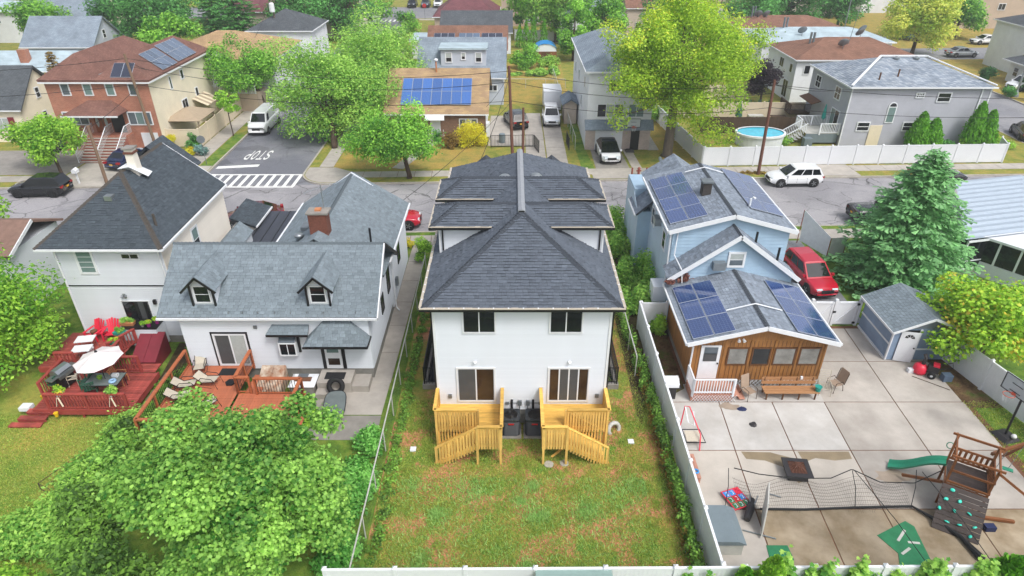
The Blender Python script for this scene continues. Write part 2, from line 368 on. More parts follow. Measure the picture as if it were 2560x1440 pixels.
# blocks of land (raised a kerb's height over the road)
cl = arc(XL(57) - 2.6, SY(-30) + 2.6, 2.6, -90, 0); cr = arc(XR(57) + 2.6, SY(-16) + 2.6, 2.6, 180, 270)
B_left = [(-200, SY(-200))] + cl + [(XL(142), 142.8), (-200, 142.8)]
B_mid = cr + [(51.8 - 3, SY(48))] + arc(51.8 - 3, SY(48) + 3, 3, -90, 0)[1:] + [(51.8, 142.8), (XR(142), 142.8)]
sheet('lawn_west', B_left, 0, MATS['grass_lawn'], thick=.5); sheet('lawn_middle', B_mid, 0, MATS['grass_lawn'], thick=.5)
sheet('lawn_east', [(61.5, SY(61)), (220, SY(220)), (220, 150), (61.5, 150)], 0, MATS['grass_dry'], thick=.5)
sheet('lawn_far', [(-220, 158.5), (260, 158.5), (260, 420), (-220, 420)], 0, MATS['grass_lawn'], thick=.5)
sheet('lawn_near', [(-200, -30), (200, -30), (200, SY(200, -9.9)), (-200, SY(-200, -9.9))], 0, MATS['grass_green'], thick=.5)
def kerb(pts, name='kerb'):
    mb = MB(); 
    for k in range(len(pts) - 1):
        (x0, y0), (x1, y1) = pts[k], pts[k + 1]; d = Vector((x1 - x0, y1 - y0, 0)); n = Vector((-d.y, d.x, 0)).normalized() * .08
        mb.prism([Vector((x0, y0, -.3)) - n, Vector((x1, y1, -.3)) - n, Vector((x1, y1, -.3)) + n, Vector((x0, y0, -.3)) + n], (0, 0, .325))
    mb.build(name, MATS['kerb_stone'], kind='structure')
kerb([(-120, SY(-120))] + cl + [(XL(142), 142.8)]); kerb([(XR(142), 142.8)] + cr + [(48.8, SY(48))] + arc(48.8, SY(48) + 3, 3, -90, 0) + [(51.8, 142)])
kerb([(-120, SY(-120, -9.9)), (120, SY(120, -9.9))]); kerb([(61.5, 142), (61.5, SY(61) + 1), (120, SY(120))]); kerb([(-120, 158.5), (60, 158.5)])
kerb([(-120, 142.8), (XL(142) , 142.8)]); kerb([(XR(142), 142.8), (51.8, 142.8)])
# sidewalks: every flag a slab of its own
def walk(p, q, w, name='sidewalk', step=1.55, z=.03, m='concrete', off=0):
    p = Vector((*p, 0)); q = Vector((*q, 0)); d = (q - p); L = d.length; d.normalize(); n = Vector((-d.y, d.x, 0)); k = max(1, round(L / step)); s = L / k
    b = MB(); b.prism([p - n * (w / 2), q - n * (w / 2), q + n * (w / 2), p + n * (w / 2)], (0, 0, .006)); base = b.build(name, MATS['soil'], kind='structure')
    mb = MB(); mb.hexa([(.012, -w / 2, -.05), (s - .012, -w / 2, -.05), (s - .012, w / 2, -.05), (.012, w / 2, -.05), (.02, -w / 2 + .01, z), (s - .02, -w / 2 + .01, z), (s - .02, w / 2 - .01, z), (.02, w / 2 - .01, z)])
    me = mb.mesh('slab', MATS[m]); a = math.atan2(d.y, d.x)
    for i in range(k): link('slab', me, base, loc=p + d * (i * s), rot=(0, 0, a))
    return base
walk((-16.4, SY(-16.4, 2.0)), (49.5, SY(49.5, 2.0)), 1.4); walk((-75, SY(-75, 2.0)), (-30.9, SY(-30.9, 2.0)), 1.4)
walk((XL(60) - 2.25, 58.2), (XL(112) - 2.25, 112), 1.75); walk((XR(60) + 1.7, 57.6), (XR(112) + 1.7, 112), 1.3)
walk((-60, SY(-60, -11.3)), (-12, SY(-12, -11.3)), 1.5); walk((-12, SY(-12, -11.3)), (40, SY(40, -11.3)), 1.5)
walk((-60, 141.4), (XL(140) - 1, 141.4), 1.3, step=2.5); walk((XR(140) + 1, 141.2), (15, 141.2), 1.3, step=2.5)
sheet('sidewalk', [(XL(57) - 3.3, SY(-31) + 2.85)] + [(x, y + .12) for x, y in arc(XL(57) - 2.6, SY(-30) + 2.6, 2.45, -90, 0)] + [(XL(58) - .15, 57.9), (XL(58) - 3.2, 57.9)], .02, MATS['concrete'])
sheet('sidewalk', [(XR(57) + 2.5, 57.5), (XR(58) + .15, 57.5)] + [(x, y + .02) for x, y in arc(XR(57) + 2.6, SY(-16) + 2.6, 2.45, 180, 270)] + [(XR(57) + 4.3, SY(-14) + .15), (XR(57) + 4.3, SY(-14) + 2.7)], .02, MATS['concrete'])
# greener verge strips
for pts in ([(XL(58) - .12, 57.95), (XL(58) - 1.3, 57.95), (XL(67) - 1.3, 67.2), (XL(67) - .12, 67.2)], [(XL(70) - .12, 70), (XL(70) - 1.3, 70), (XL(100) - 1.3, 100), (XL(100) - .12, 100)],):
    sheet('verge', pts, .012, MATS['grass_green'])
for x0, x1 in ((-14.3, 6.6), (12.6, 13.6), (25, 29.2), (36, 49)):
    sheet('verge', [(x0, SY(x0, .1)), (x1, SY(x1, .1)), (x1, SY(x1, 1.28)), (x0, SY(x0, 1.28))], .012, MATS['grass_lawn'])
# dark new asphalt strip where the street was dug up, in front of the new house
sheet('asphalt_strip', [(-6.3, SY(-6.3, -9.75)), (-3.4, SY(-3.4, -9.75)), (-3.0, SY(-3, -3.2)), (-5.4, SY(-5.4, -3.2))], ROADZ + .012, MATS['asphalt_new'])
# ---------------------------------------------------------------- road paint
def paint(name, polys, label, cat='road marking', group=None):
    mb = MB()
    for p in polys: mb.prism([(x, y, ROADZ + .008) for x, y in p], (0, 0, .006))
    return tag(mb.build(name, MATS['paint_white']), label, cat, group)
def rect(x0, x1, y0, y1): return [(x0, y0), (x1, y0), (x1, y1), (x0, y1)]
paint('stop_line', [[(-27.3, 57.5), (-23.6, 58.05), (-23.6, 58.65), (-27.3, 58.1)]], 'thick white stop line across the left lane of the side street')
cw = thing('crosswalk', 'white ladder crosswalk across the mouth of the side street', 'crosswalk', (0, 0, 0))
for k in range(11):
    x = -26.9 + k * .775
    mb = MB(); mb.prism([(x, 53.15, ROADZ + .01), (x + .3, 53.15, ROADZ + .01), (x + .3, 55.95, ROADZ + .01), (x, 55.95, ROADZ + .01)], (0, 0, .006)); mb.build('bar', MATS['paint_white'], cw)
for y in (52.95, 55.85):
    mb = MB(); mb.prism([(-27.1, y, ROADZ + .018), (-18.9, y, ROADZ + .018), (-18.9, y + .24, ROADZ + .018), (-27.1, y + .24, ROADZ + .018)], (0, 0, .006)); mb.build('edge_line', MATS['paint_white'], cw)
def stroke(mb, pts, w, f):
    for k in range(len(pts) - 1):
        a, b = Vector((*pts[k], 0)), Vector((*pts[k + 1], 0)); d = (b - a).normalized(); n = Vector((-d.y, d.x, 0)) * w / 2; e = d * w * .3
        q = [a - e - n, b + e - n, b + e + n, a - e + n]; mb.add([(*f(p.x, p.y)[:2], f(0, 0)[2] + .0006 * k) for p in q], [(3, 2, 1, 0)])
def ell(cx, cy, rx, ry, a0, a1, n=10): return [(cx + rx * math.cos(R(a0 + (a1 - a0) * i / n)), cy + ry * math.sin(R(a0 + (a1 - a0) * i / n))) for i in range(n + 1)]
LET = {'S': [ell(.5, .74, .38, .2, 20, 270) + ell(.5, .27, .38, .21, 90, -160)], 'T': [[(.05, .94), (.95, .94)], [(.5, .94), (.5, .04)]], 'O': [ell(.5, .5, .38, .44, 0, 360, 16)], 'P': [[(.15, .04), (.15, .94), (.5, .94)] + ell(.5, .71, .36, .23, 90, -90)[1:] + [(.15, .48)]]}
st = thing('stop_lettering', 'white STOP lettering painted on the side street, upside down to the viewer', 'road lettering', (0, 0, 0))
for i, ch in enumerate('STOP'):
    mb = MB(); ox = -23.35 - i * .62
    for pl in LET[ch]: stroke(mb, pl, .15, lambda x, y: (ox - x * .52, 62.45 - y * 2.5, ROADZ + .012 + .0015 * i))
    mb.build('letter', MATS['paint_white'], st)
sheet('centre_line', [(-23.15, 66.2), (-22.95, 66.2), (-23.0, 73), (-23.2, 73)], ROADZ + .009, MATS['paint_white'])
# far street crossing marks
paint('crosswalk', [rect(-26.5 + k * .9, -26.1 + k * .9, 139.5, 142) for k in range(8)], 'worn white crosswalk at the far end of the side street', 'crosswalk')
# ------------------------------------------------------------------ the new white duplex in the middle
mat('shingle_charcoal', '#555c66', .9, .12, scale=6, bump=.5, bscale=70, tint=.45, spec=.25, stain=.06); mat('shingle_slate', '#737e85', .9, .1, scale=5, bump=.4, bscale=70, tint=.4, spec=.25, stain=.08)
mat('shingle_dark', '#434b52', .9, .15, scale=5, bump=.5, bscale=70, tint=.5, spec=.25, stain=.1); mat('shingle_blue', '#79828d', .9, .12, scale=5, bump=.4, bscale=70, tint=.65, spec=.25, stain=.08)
mat('siding_white', '#d3d8df', .5, .02, scale=1.0, orand=.018); mat('siding_cool', '#cdd2d9', .5, .03, scale=1.0, orand=.02); mat('siding_warm', '#e4ddd2', .55, .03, scale=1.0, orand=.02)
mat('drip_edge', '#b3aa9b', .6, .06, scale=8); mat('ridge_grey', '#8b8f95', .8, .06, scale=5, bump=.3); mat('foundation', '#8b8983', .9, .15, scale=3, bump=.3, stain=.2)
mat('pine_new', '#dcb058', .62, .16, scale=2.2, orand=.2, stretch=(1, 6, 6), stain=.2); mat('pine_up', '#dab262', .62, .16, scale=2.2, orand=.2, stretch=(6, 6, 1), stain=.2)
def hip_roof(x0, x1, y0, y1, ze, zr, ridge_y=None):
    """planes of a hip roof whose ridge runs along y; returns back(y0), right, front(y1), left"""
    xc = (x0 + x1) / 2; hw = (x1 - x0) / 2; a, b = ridge_y or (y0 + hw, y1 - hw)
    A, B, C_, D = (x0, y0, ze), (x1, y0, ze), (x1, y1, ze), (x0, y1, ze); P, Q = (xc, a, zr), (xc, b, zr)
    return [[A, B, P], [B, C_, Q, P], [C_, D, Q], [D, A, P, Q]]
def roof_base(parent, planes, m, thick=.12, name='roof', drop=.015):
    mb = MB()
    for pl in planes:
        q = [Vector(p) - Vector((0, 0, drop)) for p in pl]; n = (q[1] - q[0]).cross(q[2] - q[1]).normalized()
        mb.prism([p - n * thick for p in q], n * thick)
    return mb.build(name, m, parent)
def loc_of(t): return Matrix.Translation(t.location) @ Matrix.Rotation(t.rotation_euler[2], 4, 'Z')
H = thing('duplex_house', 'new white sided duplex with charcoal hip roof and two yellow wooden decks', 'house', (.435, 23.4, 0))
mb = MB(); mb.box(-3.78, 3.78, .04, 15.55, 0, .92); mb.build('foundation', MATS['foundation'], H)
mb = MB(); mb.box(-3.8, 3.8, 0, 15.6, .922, 6.72); mb.build('wall', MATS['siding_white'], H)
WB = Wall((-3.8, 0, 0), (1, 0, 0)); siding(H, WB, [(0, .92), (7.6, .92), (7.6, 6.7), (0, 6.7)], .102, MATS['siding_white'])
for x in (-3.8, 3.8):
    mb = MB(); mb.box(x - .05, x + .05, -.055, .05, .93, 6.66); mb.build('corner_board', MATS['white_trim'], H)
    s = 1 if x > 0 else -1
    mb = MB(); mb.box(x + s * .06, x + s * .13, -.02, .07, .3, 6.6); mb.build('downspout', MATS['black_trim'], H)
MAIN = hip_roof(-4.2, 4.2, -.4, 16.0, 6.75, 9.25)
D_ = []    # dormer planes
def dormer(side, ya, yb):
    ze, zr, xo = 8.5, 9.17, 4.18; ym = (ya + yb) / 2; hw = (yb - ya) / 2; xi = 4.2 - (ze - 6.75) / .5952; xr = 4.2 - (zr - 6.75) / .5952; xp = xo - hw
    f = lambda x, y, z: (side * x, y, z)
    A, B, Pk, Ri, Ia, Ib = f(xo, ya, ze), f(xo, yb, ze), f(xp, ym, zr), f(xr - .1, ym, zr), f(xi, ya, ze), f(xi, yb, ze)
    if side > 0: pl = [[Ia, A, Pk, Ri], [A, B, Pk], [B, Ib, Ri, Pk]]
    else: pl = [[A, Ia, Ri, Pk], [B, A, Pk], [Ib, B, Pk, Ri]]
    D_.extend(pl)
    # body: wedge between roof slope and eave
    w0, w1 = ya + .38, yb - .38; xw = 3.79; zb = 6.75 + (4.2 - xw) * .5952; xin = 4.2 - (8.42 - 6.75) / .5952
    mb = MB()
    for poly in ([f(xw, w0, zb - .05), f(xin, w0, 8.42), f(xw, w0, 8.42)],): mb.prism(poly, (0, w1 - w0, 0))
    d = mb.build('dormer', MATS['siding_white'], H)
    W = Wall(f(xin if side > 0 else xw, w0, 0), (1, 0, 0))
    poly = [(0, 8.42), (xw - xin, zb), (xw - xin, 8.42)] if side > 0 else [(0, zb), (xw - xin, 8.42), (0, 8.42)]
    siding(d, W, poly, .102, MATS['siding_white'])
    mb = MB(); mb.box(*sorted((side * (xw - .02), side * (xw + .06))), w0 - .06, w0 + .05, zb, 8.4); mb.build('corner_board', MATS['white_trim'], d)
    mb = MB(); mb.box(*sorted((side * (xw - .16), side * (xw - .09))), w0 - .1, w0 - .035, zb + .15, 8.4); mb.build('downspout', MATS['black_trim'], d)
    b = roof_base(d, pl, MATS['shingle_charcoal'], .1, 'dormer_roof')
    g = MB(); g.bar(f(xo, ya - .03, ze - .07), f(xi - .1, ya - .03, ze - .07), .09, .12); g.bar(f(xo + .03, ya - .07, ze - .07), f(xo + .03, yb + .05, ze - .07), .09, .12); g.build('gutter', MATS['black_trim'], d)
    g = MB(); g.bar(f(xo, ya - .035, ze + .012), f(xi + .1, ya - .035, ze + .012), .1, .03); g.bar(f(xo + .02, ya - .08, ze + .01), f(xo + .02, yb, ze + .01), .12, .03); g.build('drip_edge', MATS['drip_edge'], d)
    n = [nrm(*p[:3]) for p in pl]
    caps(d, A, Pk, MATS['shingle_charcoal'], n[0], n[1]); caps(d, B, Pk, MATS['shingle_charcoal'], n[1], n[2]); caps(d, Pk, Ri, MATS['shingle_charcoal'], n[0], n[2])
for ya, yb in ((3.75, 6.25), (6.95, 9.55)):
    dormer(-1, ya, yb); dormer(1, ya, yb)
roof_base(H, MAIN, MATS['shingle_charcoal'], .1)
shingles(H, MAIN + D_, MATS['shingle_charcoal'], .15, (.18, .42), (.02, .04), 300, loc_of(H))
nm = [nrm(*p[:3]) for p in MAIN]
for a, b, i, j in (((-4.2, -.4, 6.75), (0, 3.8, 9.25), 0, 3), ((4.2, -.4, 6.75), (0, 3.8, 9.25), 0, 1)): caps(H, a, b, MATS['shingle_charcoal'], nm[i], nm[j], w=.17)
mb = MB(); mb.prism([(-.17, 3.75, 9.22), (.17, 3.75, 9.22), (.15, 3.75, 9.31), (0, 3.75, 9.37), (-.15, 3.75, 9.31)], (0, 8.3, 0)); rv = mb.build('ridge_vent', MATS['ridge_grey'], H)
mb = MB(); mb.box(-.13, .13, 3.73, 3.76, 9.24, 9.31); mb.build('vent_slot', MATS['black_trim'], rv)
# eaves: black gutter, pale drip edge with hanger nails, white soffit
for nme, p, q in (('gutter', (-4.2, -.45, 6.68), (4.2, -.45, 6.68)), ('gutter', (-4.26, -.5, 6.68), (-4.26, 16, 6.68)), ('gutter', (4.26, -.5, 6.68), (4.26, 16, 6.68))):
    mb = MB(); mb.bar(p, q, .12, .12); mb.build(nme, MATS['black_trim'], H)
for p, q in (((-4.3, -.46, 6.765), (4.3, -.46, 6.765)), ((-4.27, -.38, 6.762), (-4.27, 16, 6.762)), ((4.27, -.38, 6.762), (4.27, 16, 6.762))):
    mb = MB(); mb.bar(p, q, .13, .03); e = mb.build('drip_edge', MATS['drip_edge'], H)
    nail = MB(); nail.box(-.03, .03, -.03, .03, 0, .022); me = nail.mesh('gutter_nail', MATS['white_trim']); p = Vector(p); q = Vector(q)
    for k in range(1, int((q - p).length / .62)): link('gutter_nail', me, e, loc=p + (q - p).normalized() * (k * .62) + Vector((0, 0, .015)))
mb = MB(); mb.box(-4.18, 4.18, -.38, 15.98, 6.6, 6.64); mb.build('soffit', MATS['white_trim'], H)
# front gables seen over the ridge
for x in (-2.05, 2.05):
    mb = MB(); pl = [[(x - 1.2, 14.0, 6.6), (x, 13.2, 7.55), (x, 16.2, 7.55), (x - 1.2, 16.2, 6.6)][::-1], [(x + 1.2, 14.0, 6.6), (x + 1.2, 16.2, 6.6), (x, 16.2, 7.55), (x, 13.2, 7.55)]]
    for q in pl: mb.prism(q, (0, 0, -.1))
    mb.build('front_gable', MATS['shingle_charcoal'], H)
for x, y in ((-.8, 8.75), (.8, 8.9)):
    z = 9.25 - abs(x) * .5952; mb = MB(); mb.lathe([(.2, -.1), (.2, .14), (.34, .16), (.33, .2), (.22, .3), (.02, .34)], 18, (x, y, z)); mb.build('roof_vent', MATS['galv'], H, smooth=True)
# windows, patio doors, lamps
for u in (1.22, 4.96): window(H, WB, u, 5.24, 1.46, 1.18, 2, 1, fr=.06, mul=.05)
window(H, WB, .85, 1.4, 1.78, 1.98, 2, 1, fr=.08, mul=.06, name='patio_door', glasses=['glass_screen', 'glass_brown'])
window(H, WB, 4.98, 1.4, 1.9, 1.98, 4, 1, fr=.08, mul=.06, name='patio_door', glasses=['glass_brown', 'glass_screen', 'glass_screen', 'glass_brown'])
for u in (1.73, 5.93):
    mb = MB(); WB.box(mb, u - .06, u + .06, 3.62, 3.74, .02, .07); mb.tube(WB.p(u, 3.68, .06), WB.p(u, 3.76, .16), .05, .07, 10); l_ = mb.build('lamp', MATS['white_trim'], H)
for u, z in ((.52, 1.72), (7.27, 1.76)):
    mb = MB(); WB.box(mb, u - .08, u + .08, z - .1, z + .1, .02, .09); mb.build('socket_box', MATS['grey_metal'], H)
for u, z in ((3.72, 1.34), (4.1, 1.34)):
    mb = MB(); WB.box(mb, u - .09, u + .09, z - .13, z + .13, .02, .12); WB.box(mb, u - .02, u + .02, .3, z - .13, .02, .05); sgn = -1 if u < 3.9 else 1
    WB.box(mb, *sorted((u + sgn * .09, u + sgn * .5)), z - .05, z - .02, .02, .05); WB.box(mb, *sorted((u + sgn * .5, u + sgn * .66)), z - .09, z + .03, .02, .1); mb.build('electric_box', MATS['grey_metal'], H)
for u in (3.36, 4.34):
    mb = MB(); WB.box(mb, u - .05, u + .05, .35, 1.5, .02, .1); mb.build('pipe_cover', MATS['black_trim'], H)
# ------------------------------------------------------------------ decks of raw pine
def pine_deck(sd, label):
    D = thing('wooden_deck', label, 'deck', (.435, 23.4, 0)); f = lambda x, y, z: (sd * x, y, z); MP, MU = MATS['pine_new'], MATS['pine_up']
    def bx(name, x0, x1, y0, y1, z0, z1, m=MU, par=D): mb = MB(); mb.box(*sorted((sd * x0, sd * x1)), y0, y1, z0, z1); return mb.build(name, m, par)
    Z = 1.25
    for k in range(10):   # planks run along x
        y = -.04 - k * .138; bx('plank', .9, 3.78, y - .134, y, Z - .035, Z, MP)
    for k in range(8):
        y = -1.42 - k * .138; bx('plank', .9, 1.9, y - .134, y, Z - .035, Z, MP)
    # rim joists
    for a in ((.88, .93, -2.5, -.03), (1.9, 1.94, -2.5, -1.42), (3.76, 3.81, -1.42, -.03)): bx('rim_joist', *a, Z - .28, Z - .037, MP)
    for a in ((.93, 1.9, -2.54, -2.5), (1.94, 3.81, -1.46, -1.42)): bx('rim_joist', *a, Z - .28, Z - .037, MP)
    for x, y in ((.93, -2.55), (1.93, -2.6), (3.79, -1.5)): bx('post', x - .05, x + .05, y - .05, y + .05, 0, 2.16)
    for x, y in ((.93, -1.4), (3.79, -.1), (1.93, -1.5)): bx('post', x - .045, x + .045, y - .045, y + .045, .9, 2.16)
    def rail(p, q, step=.118, zb=.9):
        p = Vector(f(*p, 0)); q = Vector(f(*q, 0)); n = max(2, int((q - p).length / step)); d = (q - p).normalized(); o = Vector((-d.y, d.x, 0))
        mb = MB(); mb.bar(p + Vector((0, 0, 2.19)), q + Vector((0, 0, 2.19)), .15, .04); mb.build('top_rail', MP, D)
        mb = MB(); mb.bar(p + Vector((0, 0, 2.1)), q + Vector((0, 0, 2.1)), .04, .09); mb.build('top_rail', MP, D)
        b = MB(); b.box(-.042, .042, -.016, .016, zb, 2.14); me = b.mesh('baluster', MU); a = math.atan2(d.y, d.x)
        for k in range(n): link('baluster', me, D, loc=p + (q - p) * ((k + .5) / n), rot=(0, 0, a))
    rail((.88, -.03), (.88, -2.58)); rail((.84, -2.58), (1.92, -2.58)); rail((1.98, -1.5), (3.85, -1.5)); rail((3.83, -.03), (3.83, -1.53))
    # stairs going outward along x
    n = 6; x0, x1 = 1.94, 3.62
    for k in range(n):
        x = x0 + (x1 - x0) * k / n; z = Z - (k + 1) * Z / (n + 1); bx('tread', x, x + .28, -2.5, -1.52, z - .04, z, MP)
    for y in (-2.56, -1.46):
        mb = MB(); mb.prism([f(x0, y, Z - .05), f(x0, y, Z - .36), f(x1 - .1, y, 0), f(x1 + .25, y, 0), f(x1 + .2, y, .1)], (0, .04, 0)); mb.build('stringer', MP, D)
        p, q = Vector(f(x0 - .05, y + .02, 2.12)), Vector(f(x1 + .15, y + .02, .92))
        mb = MB(); mb.bar(p, q, .12, .045); mb.build('hand_rail', MP, D)
        bm = MB(); bm.box(-.038, .038, -.016, .016, -1.24, 0); me = bm.mesh('baluster', MU)
        for k in range(14): link('baluster', me, D, loc=p + (q - p) * ((k + .7) / 14.2) - Vector((0, .035 if y < -2 else -.035, .02)))
        bx('post', x1 + .08, x1 + .17, y - .03, y + .06, 0, .95)
    return D
pine_deck(-1, 'yellow pine deck with stairs turning left behind the white duplex'); pine_deck(1, 'yellow pine deck with stairs turning right behind the white duplex')
for i, (x, y, r_) in enumerate(((1.62, 20.78, .21), (2.3, 20.85, .2), (3.98, 21.72, .13))):
    mb = MB(); mb.lathe([(r_, -.02), (r_, .04), (r_ * .8, .055), (.01, .06)], 16, (x, y, 0)); tag(mb.build('concrete_footing', MATS['concrete']), ('round concrete footing in the grass left of two under the right pine deck', 'round concrete footing right of two under the front of the right pine deck', 'small concrete footing by the outer post of the right pine deck')[i], 'footing')
# air conditioners
def ac_unit(x, label):
    t = thing('air_conditioner', label, 'air conditioner', (x, 22.82, 0), 0, 'condenser units between the two pine decks')
    mb = MB(); mb.box(-.43, .43, -.42, .42, 0, .08); mb.build('pad', MATS['concrete_grey'], t)
    prof = []
    mb = MB()
    def rsq(r, z, c=.12, k=4): 
        o = []
        for (sx, sy, a0) in ((1, 1, 0), (-1, 1, 90), (-1, -1, 180), (1, -1, 270)):
            for j in range(k + 1): a = R(a0 + 90 * j / k); o.append((sx * (r - c) + c * math.cos(a), sy * (r - c) + c * math.sin(a), z))
        return o
    ring = lambda r0, z0, r1, z1, mbx: mbx.add(rsq(r0, z0) + rsq(r1, z1), [(i, (i + 1) % 20, 20 + (i + 1) % 20, 20 + i) for i in range(20)])
    core = MB(); ring(.33, .09, .33, .82, core); core.build('coil', MATS['black_trim'], t)
    for k in range(13):
        z = .12 + k * .05; b = MB(); ring(.335, z, .365, z + .012, b); ring(.365, z + .012, .335, z + .034, b); b.build('louver', MATS['ac_body'], t)
    b = MB(); ring(.37, .8, .37, .87, b); o = rsq(.37, .87); 
    inner = [(.27 * math.cos(R(9 + 18 * i)), .27 * math.sin(R(9 + 18 * i)), .875) for i in range(20)]; b.add(o + inner, [(i, (i + 1) % 20, 20 + (i + 1) % 20, 20 + i) for i in range(20)]); b.build('top_panel', MATS['ac_body'], t)
    b = MB(); b.lathe([(.27, .86), (.26, .7), (.05, .69)], 20); b.build('fan_well', MATS['black_trim'], t)
    fn = MB(); fn.lathe([(.11, .74), (.11, .8), (.02, .81)], 12); h = fn.build('fan', MATS['grey_metal'], t)
    for k in range(3):
        q = MB(); a = R(120 * k); d = Vector((math.cos(a), math.sin(a), 0)); e = Vector((-d.y, d.x, 0)); q.add([d * .1 - e * .05 + Vector((0, 0, .76)), d * .24 - e * .08 + Vector((0, 0, .75)), d * .24 + e * .08 + Vector((0, 0, .79)), d * .1 + e * .05 + Vector((0, 0, .78))], [(0, 1, 2, 3)]); q.build('blade', MATS['grey_metal'], h)
    for r_ in (.09, .15, .21, .26):
        g = MB(); pts = [(r_ * math.cos(R(30 * i)), r_ * math.sin(R(30 * i)), .885) for i in range(13)]; g.path(pts, .006, 4); g.build('grille_ring', MATS['black_metal'], t)
    lb = MB(); lb.box(-.11, .13, -.375, -.366, .66, .72); lb.build('badge', MATS['red_badge'], t)
    for ch in t.children: ch.scale = (1.12, 1.12, 1.25); ch.location = (0, 0, 0)
    return t
mat('ac_body', '#2c3136', .5, .08); mat('red_badge', '#b5232a', .4, .05)
ac_unit(-.05, 'black air conditioner on the left of the pair between the pine decks'); ac_unit(1.02, 'black air conditioner on the right of the pair between the pine decks')
# basement stair wells at both flanks with black railings
for sd, nme in ((-1, 'left'), (1, 'right')):
    t = thing('stair_well', f'concrete basement stair with black railing along the {nme} side of the white duplex', 'stairwell', (.435, 25.9, 0))
    f = lambda x: sd * x
    mb = MB(); mb.box(*sorted((f(3.86), f(4.95))), 0, .22, 0, .3); mb.box(*sorted((f(4.75), f(4.95))), .22, 6.5, 0, .3); mb.build('curb_wall', MATS['concrete_grey'], t)
    for k in range(8):
        mb = MB(); mb.box(*sorted((f(3.86), f(4.75))), 3.0 + k * .3, 3.3 + k * .3, 0, .03 + k * .03); mb.build('step', MATS['concrete_grey'], t)
    mb = MB(); mb.box(*sorted((f(3.86), f(4.75))), .22, 3.0, 0, .012); mb.build('pit_floor', MATS['asphalt_new'], t)
    for z in (.42, 1.3):
        mb = MB(); mb.path([(f(3.9), .1, z), (f(4.86), .1, z), (f(4.86), 6.4, z)], .028, 6); mb.build('railing', MATS['black_metal'], t)
    b = MB(); b.tube((0, 0, .28), (0, 0, 1.3), .013, n=4); me = b.mesh('baluster', MATS['black_metal'])
    for k in range(40): link('baluster', me, t, loc=(f(4.86), .1 + k * .16, 0))
    for k in range(6): link('baluster', me, t, loc=(f(4.0 + k * .15), .1, 0))
    for y in (.1, 3.2, 6.4):
        mb = MB(); mb.box(f(4.86) - .03, f(4.86) + .03, y - .03, y + .03, .28, 1.36); mb.build('post', MATS['black_metal'], t)
# ------------------------------------------------------------------ helpers for yards
def gable_y(x0, x1, y0, y1, ze, zr): xc = (x0 + x1) / 2; return [[(x0, y1, ze), (x0, y0, ze), (xc, y0, zr), (xc, y1, zr)], [(x1, y0, ze), (x1, y1, ze), (xc, y1, zr), (xc, y0, zr)]]
def gable_x(x0, x1, y0, y1, ze, zr): yc = (y0 + y1) / 2; return [[(x0, y0, ze), (x1, y0, ze), (x1, yc, zr), (x0, yc, zr)], [(x1, y1, ze), (x0, y1, ze), (x0, yc, zr), (x1, yc, zr)]]
def bx(name, par, m, x0, x1, y0, y1, z0, z1, **k): mb = MB(); mb.box(min(x0, x1), max(x0, x1), min(y0, y1), max(y0, y1), z0, z1); return mb.build(name, MATS[m] if isinstance(m, str) else m, par, **k)
def barp(name, par, m, p, q, w, h, **k): mb = MB(); mb.bar(p, q, w, h, **k); return mb.build(name, MATS[m], par)
def rod(name, par, m, pts, r, n=6): mb = MB(); mb.path(pts, r, n); return mb.build(name, MATS[m], par)
def railing(par, p, q, z0, z1, m, bm=None, step=.13, bw=.04, posts=True, rail=(.12, .05), low=True, pw=.09, tube=False, post_step=None, flare=0):
    p = Vector((p[0], p[1], 0)); q = Vector((q[0], q[1], 0)); d = (q - p).normalized(); L = (q - p).length; bm = bm or m; up = Vector((0, 0, 1))
    barp('top_rail', par, m, p + up * (z1 - rail[1] / 2), q + up * (z1 - rail[1] / 2), rail[0], rail[1])
    if low: barp('bottom_rail', par, m, p + up * (z0 + .1), q + up * (z0 + .1), .05, .06)
    b = MB()
    if tube: b.tube((0, 0, z0 + .05), (0, 0, z1 - rail[1]), bw / 2, n=4)
    else: b.box(-bw / 2, bw / 2, -.016, .016, z0 + .03, z1 - rail[1])
    me = b.mesh('baluster', MATS[bm]); n = max(1, int(L / step)); a = math.atan2(d.y, d.x)
    for k in range(n): link('baluster', me, par, loc=p + d * (L * (k + .5) / n), rot=(0, 0, a))
    if posts:
        k = max(1, round(L / (post_step or 1.8))); b = MB(); b.box(-pw / 2, pw / 2, -pw / 2, pw / 2, z0 - .15, z1 - .01); me = b.mesh('post', MATS[m])
        for i in range(k + 1): link('post', me, par, loc=p + d * (L * i / k), rot=(0, 0, a))
def planks(par, x0, x1, y0, y1, z, m, along='x', w=.135, gap=.008, jitter=0):
    n = int(((y1 - y0) if along == 'x' else (x1 - x0)) / w); b = MB(); L = (x1 - x0) if along == 'x' else (y1 - y0)
    if along == 'x': b.box(0, L, 0, w - gap, -.035, 0)
    else: b.box(0, w - gap, 0, L, -.035, 0)
    me = b.mesh('plank', MATS[m])
    for k in range(n): link('plank', me, par, loc=(x0, y0 + k * w, z + random.uniform(-jitter, jitter)) if along == 'x' else (x0 + k * w, y0, z + random.uniform(-jitter, jitter)))
mat('cedar', '#b3694a', .65, .14, scale=2, orand=.1, stretch=(1, 5, 5), stain=.1); mat('cedar_rail', '#a8603c', .6, .15, scale=2, stretch=(1, 5, 5), orand=.08)
mat('deck_red', '#a54c44', .7, .25, scale=3, orand=.24, stain=.4); mat('rail_red', '#98403a', .6, .12, scale=3, orand=.08); mat('red_steel', '#7c2733', .5, .08, scale=2, stain=.1)
